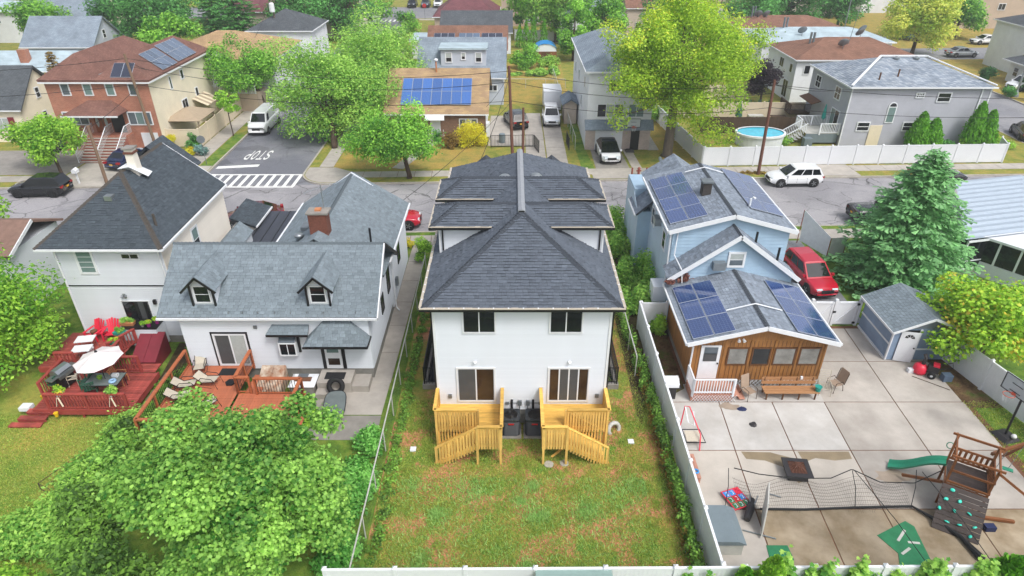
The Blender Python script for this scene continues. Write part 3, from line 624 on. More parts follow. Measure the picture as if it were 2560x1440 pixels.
mat('red_plastic', '#d62a44', .4, .06); mat('green_plastic', '#2f5f4c', .45, .08); mat('teal_plastic', '#1f8f84', .4, .08); mat('purple_pot', '#8a2470', .4, .08); mat('terracotta', '#b97a52', .7, .1)
mat('sling', '#b8b0a0', .8, .1, scale=20); mat('steel', '#9ea3a6', .28, .1, metal=.8); mat('canvas_pale', '#d9d2d2', .8, .05); mat('yellow_plastic', '#d8b21c', .5, .08)
mat('rust', '#8f5a38', .8, .2, scale=3.2, col2='#c9bfae', stain=.25); mat('brick_red', '#6e4234', .85, .2, scale=9, bump=.4, stain=.15); mat('flat_black_roof', '#3c404a', .6, .12, scale=.6, stain=.15)
mat('doormat', '#1d1e20', .95, .1); mat('glass_table', '#6d7676', .12, .15, scale=1.5); mat('cream', '#d8ccb4', .6, .05)
# ------------------------------------------------------------------ white cottage with two dormers (left of the duplex)
M_ = thing('dormer_cottage', 'white cottage with slate shingle roof, two black trimmed dormers and brick chimney', 'house', (-11.9, 26.8, 0))
bx('foundation', M_, 'foundation', -4.42, 4.77, .04, 12.2, 0, .68); bx('wall', M_, 'siding_white', -4.45, 4.8, 0, 6.4, .682, 3.95)
mb = MB(); mb.prism([(4.7, 0, 3.9), (4.7, 6.35, 3.9), (4.7, 3.15, 6.2)], (.1, 0, 0)); mb.build('gable_wall', MATS['siding_white'], M_); mb = MB(); mb.prism([(-4.45, 0, 3.9), (-4.45, 6.35, 3.9), (-4.45, 3.15, 6.2)], (.1, 0, 0)); mb.build('gable_wall', MATS['siding_white'], M_)
bx('wall', M_, 'siding_white', -1.2, 4.85, 6.42, 12.3, .3, 4.45)
WM = Wall((-4.45, 0, 0), (1, 0, 0)); siding(M_, WM, [(0, .68), (9.25, .68), (9.25, 3.9), (0, 3.9)], .108, MATS['siding_white'])
WR = Wall((4.8, 0, 0), (0, 1, 0)); siding(M_, WR, [(0, .68), (6.4, .68), (6.4, 3.95), (3.15, 6.15), (0, 3.95)], .108, MATS['siding_white'])
WR2 = Wall((4.85, 6.42, 0), (0, 1, 0)); siding(M_, WR2, [(0, .4), (5.9, .4), (5.9, 4.4), (0, 4.4)], .108, MATS['siding_white'])
mb = MB(); mb.prism([(-1.2, 12.2, 4.45), (4.85, 12.2, 4.45), (1.8, 12.2, 6.6)], (0, .1, 0)); mb.build('gable_wall', MATS['siding_white'], M_)
RM = [[(-5.35, -.25, 3.95), (5.35, -.25, 3.95), (5.35, 3.1, 6.3), (-5.35, 3.1, 6.3)], [(5.35, 6.45, 3.95), (-5.35, 6.45, 3.95), (-5.35, 3.1, 6.3), (5.35, 3.1, 6.3)]]
RF = gable_y(-1.6, 5.2, 3.12, 12.6, 4.35, 6.5); roof_base(M_, RM + RF, MATS['shingle_slate'], .12)
DM = []
for xc in (-3.1, 2.5):
    mb = MB(); mb.prism([(xc - .58, .3, 4.1), (xc + .58, .3, 4.1), (xc + .58, .3, 5.45), (xc, .3, 5.95), (xc - .58, .3, 5.45)], (0, 1.9, 0)); d = mb.build('dormer', MATS['siding_white'], M_)
    a = [[(xc - .82, 2.2, 5.28), (xc - .82, -.02, 5.28), (xc, -.02, 6.06), (xc, 2.8, 6.06)], [(xc + .82, -.02, 5.28), (xc + .82, 2.2, 5.28), (xc, 2.8, 6.06), (xc, -.02, 6.06)]]
    DM += a; roof_base(d, a, MATS['shingle_slate'], .07, 'dormer_roof')
    Wd = Wall((xc - .5, .3, 0), (1, 0, 0)); window(d, Wd, .1, 4.45, .8, .98, 1, 2, fr=.06, proud=.06)
    for s in (-1, 1):
        mb = MB(); mb.bar((xc + s * .54, .26, 4.2), (xc + s * .54, .26, 5.4), .09, .09, up=(0, 1, 0)); mb.build('trim_board', MATS['black_trim'], d)
        mb = MB(); mb.bar((xc + s * .84, -.05, 5.2), (xc + s * .0, -.05, 6.0), .05, .11); mb.build('barge_board', MATS['black_trim'], d)
# awnings over the window and back door
aw = [[(-.15, -.45, 3.05), (1.9, -.45, 3.05), (1.9, -.02, 3.4), (.1, -.02, 3.4)], [(-.15, -.02, 3.05), (-.15, -.45, 3.05), (.1, -.02, 3.4)]]
aw2 = [[(1.75, -.95, 2.7), (4.85, -.95, 2.7), (3.85, -.02, 3.72), (2.75, -.02, 3.72)], [(1.75, -.02, 2.7), (1.75, -.95, 2.7), (2.75, -.02, 3.72)], [(4.85, -.95, 2.7), (4.85, -.02, 2.7), (3.85, -.02, 3.72)]]
roof_base(M_, aw + aw2, MATS['shingle_slate'], .07, 'awning')
for p, q in (((-.15, -.47, 3.0), (1.9, -.47, 3.0)), ((1.72, -.98, 2.64), (4.88, -.98, 2.64)), ((4.87, -.98, 2.64), (4.87, 0, 2.64))): barp('fascia', M_, 'black_trim', p, q, .06, .1)
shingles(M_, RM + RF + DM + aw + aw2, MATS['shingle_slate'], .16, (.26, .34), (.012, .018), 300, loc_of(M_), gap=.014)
barp('gutter', M_, 'white_trim', (-5.35, -.3, 3.87), (5.35, -.3, 3.87), .1, .1); barp('gutter', M_, 'white_trim', (5.26, 4.6, 4.32), (5.26, 12.6, 4.32), .1, .1); barp('gutter', M_, 'white_trim', (-1.66, 6, 4.32), (-1.66, 12.6, 4.32), .1, .1)
for a, b in (((5.38, -.27, 3.88), (5.38, 3.1, 6.24)), ((5.38, 6.4, 3.88), (5.38, 3.1, 6.24))): barp('barge_board', M_, 'black_trim' if a[1] > 1 else 'white_trim', a, b, .06, .16)
n0, n1 = nrm(*RM[0][:3]), nrm(*RM[1][:3]); caps(M_, (-5.35, 3.1, 6.3), (5.35, 3.1, 6.3), MATS['shingle_slate'], n0, n1, w=.13, step=.2)
caps(M_, (1.8, 4.8, 6.5), (1.8, 12.6, 6.5), MATS['shingle_slate'], nrm(*RF[0][:3]), nrm(*RF[1][:3]), w=.13, step=.2)
g = MB(); g.bar((0, 0, 0), (0, 0, .14), .03, .03); me = g.mesh('snow_guard', MATS['galv'])
for k in range(14): link('snow_guard', me, M_, loc=(-5 + k * .77 + random.uniform(-.1, .1), -.1, 4.05))
ch = MB(); ch.box(1.35, 2.3, 4.1, 4.75, 5.8, 7.4); c_ = ch.build('chimney', MATS['brick_red'], M_); bx('chimney_cap', c_, 'concrete_grey', 1.28, 2.42, 4.03, 4.82, 7.402, 7.5); bx('flue', c_, 'terracotta', 1.7, 2.0, 4.3, 4.6, 7.5, 7.6)
an = rod('antenna', M_, 'galv', [(2.15, 4.5, 7.6), (2.15, 4.5, 8.9)], .02); rod('antenna_boom', an, 'galv', [(1.3, 4.3, 8.5), (3.0, 4.7, 8.95)], .015)
for k in range(6): x = 1.4 + k * .3; rod('antenna_element', an, 'galv', [(x, 4.33 + k * .07 - .35, 8.52 + k * .08), (x, 4.33 + k * .07 + .35, 8.52 + k * .08)], .008, 4)
mb = MB(); mb.tube((4.35, 4.6, 4.8), (4.35, 4.6, 6.4), .06); mb.build('vent_pipe', MATS['black_trim'], M_)
mb = MB(); mb.lathe([(.16, -.15), (.16, .12), (.26, .13), (.2, .26), (.02, .3)], 14, (.55, 4.6, 5.8)); mb.build('roof_vent', MATS['galv'], M_, smooth=True)
bx('skylight', M_, 'grey_metal', .35, .75, 5.6, 6.4, 5.75, 5.95)
window(M_, WM, 1.45, .88, 1.66, 1.96, 2, 1, fr=.09, mul=.07, name='patio_door', glasses=['glass_screen', 'glass_blind'])
mb = MB()
for a in ((1.36, 1.45, .85, 2.93), (3.11, 3.2, .85, 2.93), (1.36, 3.2, 2.84, 2.93), (1.36, 3.2, .78, .87)): WM.box(mb, *a, .02, .06)
mb.build('door_surround', MATS['black_trim'], M_)
mb = MB(); WM.box(mb, 3.6, 3.78, 3.16, 3.32, .02, .08); mb.build('wall_vent', MATS['grey_metal'], M_)
f = window(M_, Wall((.31, -.34, 0), (1, 0, 0)), 0, 1.72, .86, .78, 2, 1, fr=.06, name='bay_window', proud=.05); mb = MB(); mb.box(.31, 1.17, -.33, 0, 1.7, 2.48); mb.build('bay_body', MATS['white_trim'], f)
mb = MB(); mb.prism([(.33, -.36, 2.5), (1.15, -.36, 2.5), (1.15, -.02, 2.82), (.33, -.02, 2.82)], (0, 0, .03)); mb.build('bay_top', MATS['glass_grey'], f); bx('trim_board', f, 'black_trim', 1.18, 1.3, -.1, -.03, 1.75, 2.85)
D = MB(); WM.box(D, 6.9, 7.72, .72, 2.62, .02, .08); dr = D.build('door', MATS['white_trim'], M_)
for a in ((.95, 1.35, 'glass_brown'), (1.72, 2.4, 'glass_green')): mb = MB(); WM.box(mb, 7.02, 7.6, a[0], a[1], .07, .1); mb.build('pane', MATS[a[2]], dr)
mb = MB(); WM.box(mb, 6.72, 6.88, .7, 2.7, .02, .07); WM.box(mb, 7.74, 7.9, .7, 2.7, .02, .07); mb.build('door_surround', MATS['black_trim'], M_)
window(M_, WR, 5.1, 2.0, .8, 1.7, 1, 2, fr=.1, fm=MATS['black_trim']); window(M_, WR, 3.1, 1.9, .7, 1.05, 1, 2, fr=.1, fm=MATS['black_trim']); window(M_, WR2, 2.2, 2.0, .8, 1.5, 1, 2, fr=.1, fm=MATS['black_trim'])
mb = MB(); mb.path([(4.92, 6.5, 4.2), (4.95, 6.5, .25), (5.15, 6.3, .12)], .045); mb.build('downspout', MATS['white_trim'], M_); bx('meter_box', M_, 'grey_metal', 4.88, 5.05, 7.2, 7.5, 1.3, 1.8)
# flat black carport roof beside it
cp = thing('carport', 'flat black carport roof between the white cottage and the hip roofed house', 'carport', (-15.6, 38.9, 0)); mb = MB(); mb.hexa([(-1.75, -2.6, 2.5), (1.75, -2.6, 2.5), (1.75, 2.6, 2.7), (-1.75, 2.6, 2.7), (-1.75, -2.6, 2.65), (1.75, -2.6, 2.65), (1.75, 2.6, 2.85), (-1.75, 2.6, 2.85)]); mb.build('roof', MATS['flat_black_roof'], cp)
for k in range(1, 5): barp('roof_seam', cp, 'black_trim', (-1.75 + k * .7, -2.58, 2.66), (-1.75 + k * .7, 2.58, 2.86), .05, .03)
for x, y in ((-1.65, -2.5), (1.6, -2.5), (-1.65, 2.5), (1.6, 2.5)): bx('post', cp, 'white_trim', x - .05, x + .05, y - .05, y + .05, 0, 2.55)
# back yard fixtures of the cottage
t = thing('cellar_hatch', 'rusty slanted steel cellar hatch beside the cedar deck', 'cellar hatch', (-12.1, 26.6, 0))
mb = MB(); mb.prism([(-.62, 0, 0), (-.62, 0, .95), (-.62, -1.55, .3), (-.62, -1.55, 0)], (1.24, 0, 0)); mb.build('frame', MATS['rust'], t)
for s in (-1, 1):
    mb = MB(); mb.hexa([(min(0.01 * s, .6 * s), -1.58, .31), (max(.01 * s, .6 * s), -1.58, .31), (max(.01 * s, .6 * s), .0, .97), (min(.01 * s, .6 * s), .0, .97), (min(.01 * s, .6 * s), -1.6, .35), (max(.01 * s, .6 * s), -1.6, .35), (max(.01 * s, .6 * s), 0, 1.01), (min(.01 * s, .6 * s), 0, 1.01)]); mb.build('door_leaf', MATS['rust'], t)
t = thing('storage_tub', 'grey plastic tub with white lid by the rusty hatch', 'storage tub', (-10.45, 25.85, 0))
mb = MB(); mb.hexa([(-.55, -.42, 0), (.55, -.42, 0), (.55, .42, 0), (-.55, .42, 0), (-.62, -.5, .62), (.62, -.5, .62), (.62, .5, .62), (-.62, .5, .62)]); mb.build('tub', MATS['concrete_grey'], t)
mb = MB(); mb.hexa([(-.66, -.54, .622), (.66, -.54, .622), (.66, .54, .622), (-.66, .54, .622), (-.5, -.38, .74), (.5, -.38, .74), (.5, .38, .74), (-.5, .38, .74)]); mb.build('lid', MATS['white_trim'], t); bx('lid_tray', t, 'soil', -.4, .42, -.22, .12, .741, .76); bx('lid_cloth', t, 'grey_metal', -.3, .2, .08, .36, .741, .78)
t = thing('door_step', 'concrete steps under the back door of the white cottage', 'steps', (-8.9, 26.75, 0)); bx('step', t, 'concrete', -.85, .85, -1.1, 0, 0, .62); bx('step', t, 'concrete', .86, 1.7, -1.05, -.05, 0, .38); bx('step', t, 'concrete', -.85, .3, -1.6, -1.12, 0, .3)
tag(bx('door_mat', None, 'doormat', -9.45, -8.45, 25.95, 26.5, .622, .64), 'black mat on the concrete steps of the white cottage', 'mat')
def torus(name, m, loc, R0, r, rot, par=None, n=22, k=10):
    mb = MB(); vs = [((R0 + r * math.cos(b)) * math.cos(a), (R0 + r * math.cos(b)) * math.sin(a), r * math.sin(b)) for a in (2 * math.pi * i / n for i in range(n)) for b in (2 * math.pi * j / k for j in range(k))]
    mb.add(vs, [(i * k + j, ((i + 1) % n) * k + j, ((i + 1) % n) * k + (j + 1) % k, i * k + (j + 1) % k) for i in range(n) for j in range(k)]); o = mb.build(name, MATS[m], par, smooth=True); o.location = loc; o.rotation_euler = rot; return o
tag(torus('car_tyre', 'rubber', (-8.72, 25.35, .68), .33, .13, (R(62), 0, 0)), 'black car tyre leaning against the concrete steps', 'tyre')
t = thing('glass_patio_table', 'oblong glass patio table on dark metal legs in the cottage yard', 'table', (-8.45, 23.95, 0), R(8))
o = []
for i in range(20): a = 2 * math.pi * i / 20; o.append((.52 * abs(math.cos(a)) ** .6 * (1 if math.cos(a) > 0 else -1), 1.0 * abs(math.sin(a)) ** .6 * (1 if math.sin(a) > 0 else -1), .7))
mb = MB(); mb.prism(o, (0, 0, .015)); mb.build('table_top', MATS['glass_table'], t); rod('rim', t, 'black_metal', o + [o[0]], .022)
for x, y in ((-.32, -.7), (.32, -.7), (-.32, .7), (.32, .7)): rod('leg', t, 'black_metal', [(x * .6, y * .5, .66), (x, y, .3), (x * 1.25, y * 1.25, 0)], .018)
t = thing('planter_urn', 'dark planter urn among weeds below the cedar deck', 'planter', (-10.0, 22.85, 0)); mb = MB(); mb.lathe([(.14, 0), (.16, .3), (.22, .5), (.28, .52), (.26, .6), (.1, .58)], 16); mb.build('urn', MATS['black_trim'], t, smooth=True)
# concrete yard and the long walk along the cottage
walk((-6.75, 26.4), (-6.55, 42.0), 1.05, 'garden_path', 2.6); sheet('patio', [(-9.9, 24.0), (-6.3, 24.0), (-6.25, 26.7), (-10.2, 26.7)], .012, MATS['concrete']); sheet('patio', [(-9.6, 22.3), (-6.25, 22.3), (-6.3, 23.94), (-9.9, 23.94)], .012, MATS['concrete_grey'])
# ------------------------------------------------------------------ cedar deck
C = thing('cedar_deck', 'brown cedar deck with black balusters behind the white cottage', 'deck', (-13.3, 24.2, 0))
planks(C, -3.2, .15, -2.6, 2.5, .9, 'cedar', 'y'); planks(C, .16, 3.3, -2.6, .3, .9, 'cedar', 'y')
for a in ((-3.2, 3.3, -2.66, -2.6), (.16, 3.3, .3, .35)): bx('rim_joist', C, 'cedar_rail', *a, .55, .9)
for a in ((-3.26, -3.2, -2.6, 2.5), (3.3, 3.36, -2.6, .35)): bx('rim_joist', C, 'cedar_rail', *a, .55, .9)
K = dict(z0=.9, z1=1.9, m='cedar_rail', bm='black_metal', bw=.025, step=.13, rail=(.16, .07), pw=.1, tube=True)
railing(C, (-3.15, 2.5), (-3.15, -2.6), post_step=1.5, **K); railing(C, (.12, 2.5), (.12, .35), post_step=1.4, **K); railing(C, (-3.15, -2.58), (3.3, -2.58), **K); railing(C, (.12, .35), (.75, .35), **K)
railing(C, (1.05, .27), (3.28, .27), **K); railing(C, (3.28, .27), (3.28, -2.5), **K)
for k in range(3): bx('step', C, 'cedar', .2, .95, .4 + .62 * k, 1.0 + .62 * k, .5 - .02 * k, .56 - .02 * k)
bx('bench_board', C, 'cedar', 3.38, 3.68, -2.3, .1, .72, .77)
def sling_chair(loc, rz, label, fold=.0):
    t = thing('sling_chair', label, 'chair', loc, rz, 'sling chairs on the cedar deck')
    for s in (-1, 1):
        x = .27 * s; rod('side_frame', t, 'black_metal', [(x, -.42, 0), (x, -.3, .42), (x, .35, .3), (x, .75, .62)], .016); rod('leg', t, 'black_metal', [(x, .35, .3), (x, .5, 0), (x, -.1, 0)], .014); rod('armrest', t, 'black_metal', [(x, -.32, .4), (x, -.2, .56), (x, .35, .56), (x, .48, .42)], .018)
    mb = MB(); pts = [(-.3, .41), (0, .36), (.35, .3), (.55, .45), (.75, .62)]
    for (a, b), (c, d) in zip(pts[:-1], pts[1:]): mb.hexa([(-.25, a, b - .012), (.25, a, b - .012), (.25, c, d - .012), (-.25, c, d - .012), (-.25, a, b), (.25, a, b), (.25, c, d), (-.25, c, d)])
    mb.build('sling', MATS['sling'], t); return t
for px, py, rz, lb in ((503, 930, 15, 'sling chair on the cedar deck nearest the patio door'), (478, 972, 95, 'sling chair on the cedar deck against the left railing, middle one'), (532, 962, 80, 'sling chair in the middle of the cedar deck by the round pot'), (462, 1000, 95, 'sling chair on the cedar deck against the left railing, nearest the tree'), (527, 1018, 130, 'sling chair on the cedar deck standing alone by the maple leaves')):
    p = G(px, py, .9); sling_chair(p, R(rz), lb)
p = G(573, 930, .9); tag(bx('door_mat', None, 'doormat', p.x - .45, p.x + .45, p.y - .28, p.y + .28, .902, .915), 'black mat on the cedar deck before the sliding door', 'mat')
p = G(577, 958, .9); mb = MB(); mb.lathe([(.24, 0), (.27, .06), (.25, .09), (.02, .07)], 6, p); tag(mb.build('fire_bowl', MATS['black_trim']), 'black hexagonal pan lying on the cedar deck', 'pan')
tag(rod('aluminium_pole', None, 'galv', [G(437, 1045, .92), G(400, 1085, .92)], .02), 'thin aluminium pole lying along the cedar deck railing', 'pole')
# ------------------------------------------------------------------ white two-storey house with hip roof (far left)
L_ = thing('hip_roof_house', 'white two storey house with dark hip roof and pale chimney at left', 'house', (-20.85, 30, 0))
bx('foundation', L_, 'foundation', -2.72, 2.72, .03, 8.1, 0, .5); bx('wall', L_, 'siding_cool', -2.75, 2.75, 0, 8.2, .502, 6.05); bx('wall', L_, 'siding_warm', -2.75, .05, 8.22, 10.3, .3, 6.6)
WL = Wall((-2.75, 0, 0), (1, 0, 0)); siding(L_, WL, [(0, .5), (5.5, .5), (5.5, 6.02), (0, 6.02)], .125, MATS['siding_cool'], .034)
WLR = Wall((2.75, 0, 0), (0, 1, 0)); siding(L_, WLR, [(0, .5), (8.2, .5), (8.2, 6.02), (0, 6.02)], .2, MATS['siding_warm'], .034)
barp('belt_course', L_, 'black_trim', (-2.75, -.035, 3.72), (2.75, -.035, 3.72), .05, .06)
RL = [[(-3.45, -.4, 6.1), (3.0, -.4, 6.1), (-.25, 3.5, 8.75)], [(3.0, -.4, 6.1), (3.0, 8.35, 6.1), (-.25, 8.35, 8.75), (-.25, 3.5, 8.75)], [(-3.45, 8.35, 6.1), (-3.45, -.4, 6.1), (-.25, 3.5, 8.75), (-.25, 8.35, 8.75)]]
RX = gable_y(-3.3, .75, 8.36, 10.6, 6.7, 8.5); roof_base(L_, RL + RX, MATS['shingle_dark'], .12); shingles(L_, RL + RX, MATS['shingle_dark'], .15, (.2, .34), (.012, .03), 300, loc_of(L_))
mb = MB(); mb.prism([(2.75, 8.2, 6.05), (-2.75, 8.2, 6.05), (-.25, 8.2, 8.6)], (0, .1, 0)); mb.build('gable_wall', MATS['siding_warm'], L_); mb = MB(); mb.prism([(.05, 10.2, 6.6), (-2.75, 10.2, 6.6), (-1.3, 10.2, 8.3)], (0, .1, 0)); mb.build('gable_wall', MATS['siding_warm'], L_)
nl = [nrm(*p[:3]) for p in RL]; mat('cap_brown', '#4a443e', .9, .15, scale=4, bump=.4)
for a, b, i, j in (((-3.45, -.4, 6.1), (-.25, 3.5, 8.75), 0, 2), ((3.0, -.4, 6.1), (-.25, 3.5, 8.75), 0, 1), ((-.25, 3.5, 8.75), (-.25, 8.35, 8.75), 1, 2)): caps(L_, a, b, MATS['cap_brown'], nl[i], nl[j], w=.15, step=.2)
barp('gutter', L_, 'white_trim', (-3.45, -.45, 6.02), (3.05, -.45, 6.02), .1, .1); barp('gutter', L_, 'white_trim', (3.06, -.45, 6.02), (3.06, 8.35, 6.02), .1, .1); barp('barge_board', L_, 'white_trim', (3.0, 8.37, 6.02), (-.25, 8.37, 8.66), .05, .16)
mb = MB(); mb.hexa([(-.12, 4.1, 8.2), (.38, 4.1, 8.2), (.38, 4.6, 8.2), (-.12, 4.6, 8.2), (-.08, 4.12, 9.75), (.34, 4.12, 9.75), (.34, 4.58, 9.75), (-.08, 4.58, 9.75)]); c_ = mb.build('chimney', MATS['siding_warm'], L_)
bx('chimney_band', c_, 'brick_red', -.13, .39, 4.06, 4.63, 9.5, 9.62); bx('chimney_cap', c_, 'concrete_grey', -.16, .42, 4.03, 4.66, 9.752, 9.84); mb = MB(); mb.prism([(-.5, 3.75, 8.78), (.15, 3.75, 8.9), (.8, 4.2, 8.2), (.75, 4.8, 8.25), (-.4, 4.9, 8.8)], (0, 0, .03)); mb.build('flashing', MATS['white_trim'], c_)
bx('roof_vent', L_, 'galv', -.55, -.15, 1.9, 2.3, 7.72, 7.98); mb = MB(); mb.tube((2.25, 1.1, 6.5), (2.25, 1.1, 7.35), .07); mb.build('vent_pipe', MATS['cap_brown'], L_)
window(L_, WL, .95, 4.42, .98, 1.45, 1, 4, fr=.12, glasses=['glass_green'], mul=.03); window(L_, WL, 3.35, 5.3, .95, .36, 2, 1, fr=.05); window(L_, WLR, 3.2, 3.9, .85, 1.5, 1, 2, fr=.1, glasses=['glass_dark', 'glass_green'])
window(L_, WL, 2.5, .75, 1.55, 2.05, 2, 1, fr=.06, mul=.04, name='patio_door', glasses=['glass_dark', 'glass_screen'])
mb = MB(); WL.box(mb, 3.25, 3.4, .8, 2.75, .09, .14); WL.box(mb, 3.75, 3.92, .8, 2.75, .09, .14); mb.build('curtain', MATS['black_trim'], L_)
mb = MB(); WL.box(mb, 2.75, 2.9, 3.05, 3.2, .03, .08); mb.tube(WL.p(2.78, 3.12, .08), WL.p(2.74, 3.05, .2), .05, .07, 8); mb.tube(WL.p(2.9, 3.12, .08), WL.p(2.96, 3.05, .2), .05, .07, 8); mb.build('lamp', MATS['galv'], L_); mb = MB(); WL.box(mb, 4.3, 4.45, 2.6, 2.85, .03, .16); mb.build('lantern', MATS['black_metal'], L_)
mb = MB(); mb.path([(-2.72, -.1, 6.0), (-2.72, -.08, .3)], .05); mb.build('downspout', MATS['white_trim'], L_); mb = MB(); mb.path([(2.62, -.1, 6.0), (2.66, -.08, 3.2)], .045); mb.build('downspout', MATS['white_trim'], L_)
# closed porch box with plants, and hood over the side door
pb = thing('porch_box', 'white sided porch box with black ledge holding flower pots', 'porch', (-20.1, 29.55, 0)); bx('body', pb, 'siding_cool', -.85, 1.0, -.5, .4, .5, 1.55); bx('ledge', pb, 'black_trim', -.9, 1.05, -.55, .4, 1.552, 1.62); siding(pb, Wall((-.85, -.5, 0), (1, 0, 0)), [(0, .5), (1.85, .5), (1.85, 1.54), (0, 1.54)], .13, MATS['siding_cool']); siding(pb, Wall((1.0, -.5, 0), (0, 1, 0)), [(0, .2), (.9, .2), (.9, 1.54), (0, 1.54)], .13, MATS['siding_cool'])
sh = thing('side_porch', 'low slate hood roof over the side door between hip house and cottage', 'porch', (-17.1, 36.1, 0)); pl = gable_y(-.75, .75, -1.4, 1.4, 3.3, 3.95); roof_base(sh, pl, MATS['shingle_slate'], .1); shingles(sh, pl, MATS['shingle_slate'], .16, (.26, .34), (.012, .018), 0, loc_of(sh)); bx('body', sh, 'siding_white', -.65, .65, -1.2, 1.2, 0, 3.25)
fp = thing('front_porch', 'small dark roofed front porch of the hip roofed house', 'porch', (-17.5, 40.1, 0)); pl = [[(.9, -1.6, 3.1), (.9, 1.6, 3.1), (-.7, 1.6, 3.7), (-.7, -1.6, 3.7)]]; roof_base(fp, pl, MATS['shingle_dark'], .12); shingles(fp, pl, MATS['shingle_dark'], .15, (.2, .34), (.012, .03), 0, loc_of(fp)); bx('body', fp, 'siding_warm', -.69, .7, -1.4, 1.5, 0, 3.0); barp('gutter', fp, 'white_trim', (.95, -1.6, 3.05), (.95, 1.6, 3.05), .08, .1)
nb = thing('neighbour_house', 'brown roofed white house peeping out behind the leaves at the left edge', 'house', (-32.7, 36.3, 0)); pl = gable_x(-4, 4, -3.2, 2, 3.8, 4.9); mat('roof_brown', '#7d6358', .9, .15, scale=3, bump=.3); roof_base(nb, pl, MATS['roof_brown'], .15); bx('wall', nb, 'siding_white', -3.7, 3.7, -2.9, 1.7, 0, 3.75); barp('barge_board', nb, 'white_trim', (4.0, -3.2, 3.75), (4.0, -.6, 4.85), .06, .2)
# ------------------------------------------------------------------ red deck
D = thing('red_deck', 'weathered red two level deck with railings behind the hip roofed house', 'deck', (-20.5, 25.2, 0)); z = .55
planks(D, -2.2, 2.35, -1.4, 1.45, z, 'deck_red', 'x', .14, .022, .004); planks(D, .2, 2.2, 1.46, 2.3, z - .003, 'deck_red', 'x', .14, .022, .004); planks(D, -3.7, .1, 1.5, 4.7, .82, 'deck_red', 'x', .14, .022, .004)
for a in ((-2.2, 2.35, -1.46, -1.4), (-3.7, .1, 1.44, 1.5)): bx('rim_joist', D, 'rail_red', *a, .25 if a[2] < 0 else .5, z if a[2] < 0 else .82)
for a in ((2.35, 2.4, -1.46, 1.45), (-2.26, -2.2, -1.46, 1.45)): bx('rim_joist', D, 'rail_red', *a, .25, z)
K = dict(m='rail_red', bm='rail_red', bw=.05, step=.15, rail=(.16, .06), pw=.1)
railing(D, (-1.45, -1.4), (2.3, -1.4), z, z + .95, **K); railing(D, (-2.2, -.6), (-2.2, 1.3), z, z + .95, **K); railing(D, (-2.6, 1.5), (-1.7, 1.5), .82, 1.75, **K); railing(D, (.1, 1.5), (1.5, 1.5), z, z + .95, **K); railing(D, (.1, 1.5), (.1, 2.6), .82, 1.75, **K); railing(D, (-.35, 2.3), (.35, 3.6), .82, 1.75, **K)
for x, y in ((-2, -1.35), (0, -1.35), (2.2, -1.35), (-2, 1.3), (2.2, 1.3)): bx('post', D, 'rail_red', x - .05, x + .05, y - .05, y + .05, 0, .3)
for k in range(3):
    zz = .42 - k * .15; bx('step', D, 'deck_red', -2.6 - k * .28, -1.45 - k * .1, -1.5 - k * .32, -1.2 - k * .32 + .0, zz - .05, zz); bx('step_riser', D, 'rail_red', -2.6 - k * .28, -1.45 - k * .1, -1.47 - k * .32, -1.44 - k * .32, zz - .17, zz - .052)
t = thing('bulkhead_door', 'dark red steel bulkhead door beside the red deck', 'cellar hatch', (-19.35, 28.75, 0)); mb = MB(); mb.prism([(-.65, .4, 0), (-.65, .4, 1.25), (-.65, -1.2, .45), (-.65, -1.2, 0)], (1.3, 0, 0)); mb.build('frame', MATS['red_steel'], t)
for a, b in ((-.66, -.01), (.01, .66)): mb = MB(); mb.hexa([(a, -1.24, .45), (b, -1.24, .45), (b, .4, 1.27), (a, .4, 1.27), (a, -1.26, .5), (b, -1.26, .5), (b, .38, 1.32), (a, .38, 1.32)]); mb.build('door_leaf', MATS['red_steel'], t)
# umbrella over glass table
t = thing('patio_umbrella', 'pale open patio umbrella over the glass table on the red deck', 'umbrella', (-19.85, 25.15, z)); rod('pole', t, 'black_metal', [(0, 0, 0), (.02, .1, 2.35)], .022)
top = Vector((.02, .1, 2.3)); rim = [(1.12 * math.cos(R(45 * k + 20)), 1.12 * math.sin(R(45 * k + 20)) + .1, 1.86 + .08 * math.sin(R(45 * k + 100))) for k in range(8)]
for k in range(8):
    a, b = Vector(rim[k]), Vector(rim[(k + 1) % 8]); m_ = (a + b) / 2 - Vector((0, 0, .03)); m_.x *= .95; mb = MB(); mb.add([top, a, m_, b], [(0, 1, 2), (0, 2, 3)]); mb.build('canopy_panel', MATS['canvas_pale'], t); rod('rib', t, 'black_metal', [top - Vector((0, 0, .03)), a - Vector((0, 0, .03))], .01, 4)
mb = MB(); mb.lathe([(.07, 0), (.05, .06), (.01, .1)], 8, top); mb.build('finial', MATS['black_trim'], t); mb = MB(); mb.lathe([(.26, 0), (.25, .06), (.05, .1)], 14); mb.build('base', MATS['grey_metal'], t)
t = thing('glass_dining_table', 'rectangular grey glass table under the pale umbrella', 'table', (-19.85, 25.15, z), R(2)); bx('table_top', t, 'glass_table', -.82, .82, -.5, .5, .7, .72); rod('rim', t, 'black_metal', [(-.82, -.5, .71), (.82, -.5, .71), (.82, .5, .71), (-.82, .5, .71), (-.82, -.5, .71)], .02)
for x, y in ((-.7, -.4), (.7, -.4), (-.7, .4), (.7, .4)): rod('leg', t, 'black_metal', [(x, y, 0), (x, y, .7)], .02)
tag(torus('blue_bowl', 'cloth_blue' if mat('cloth_blue', '#8fb4d8', .5, .1) else '', (-19.35, 24.95, z + .78), .12, .06, (0, 0, 0)), 'pale blue bowl on the glass table under the umbrella', 'bowl')
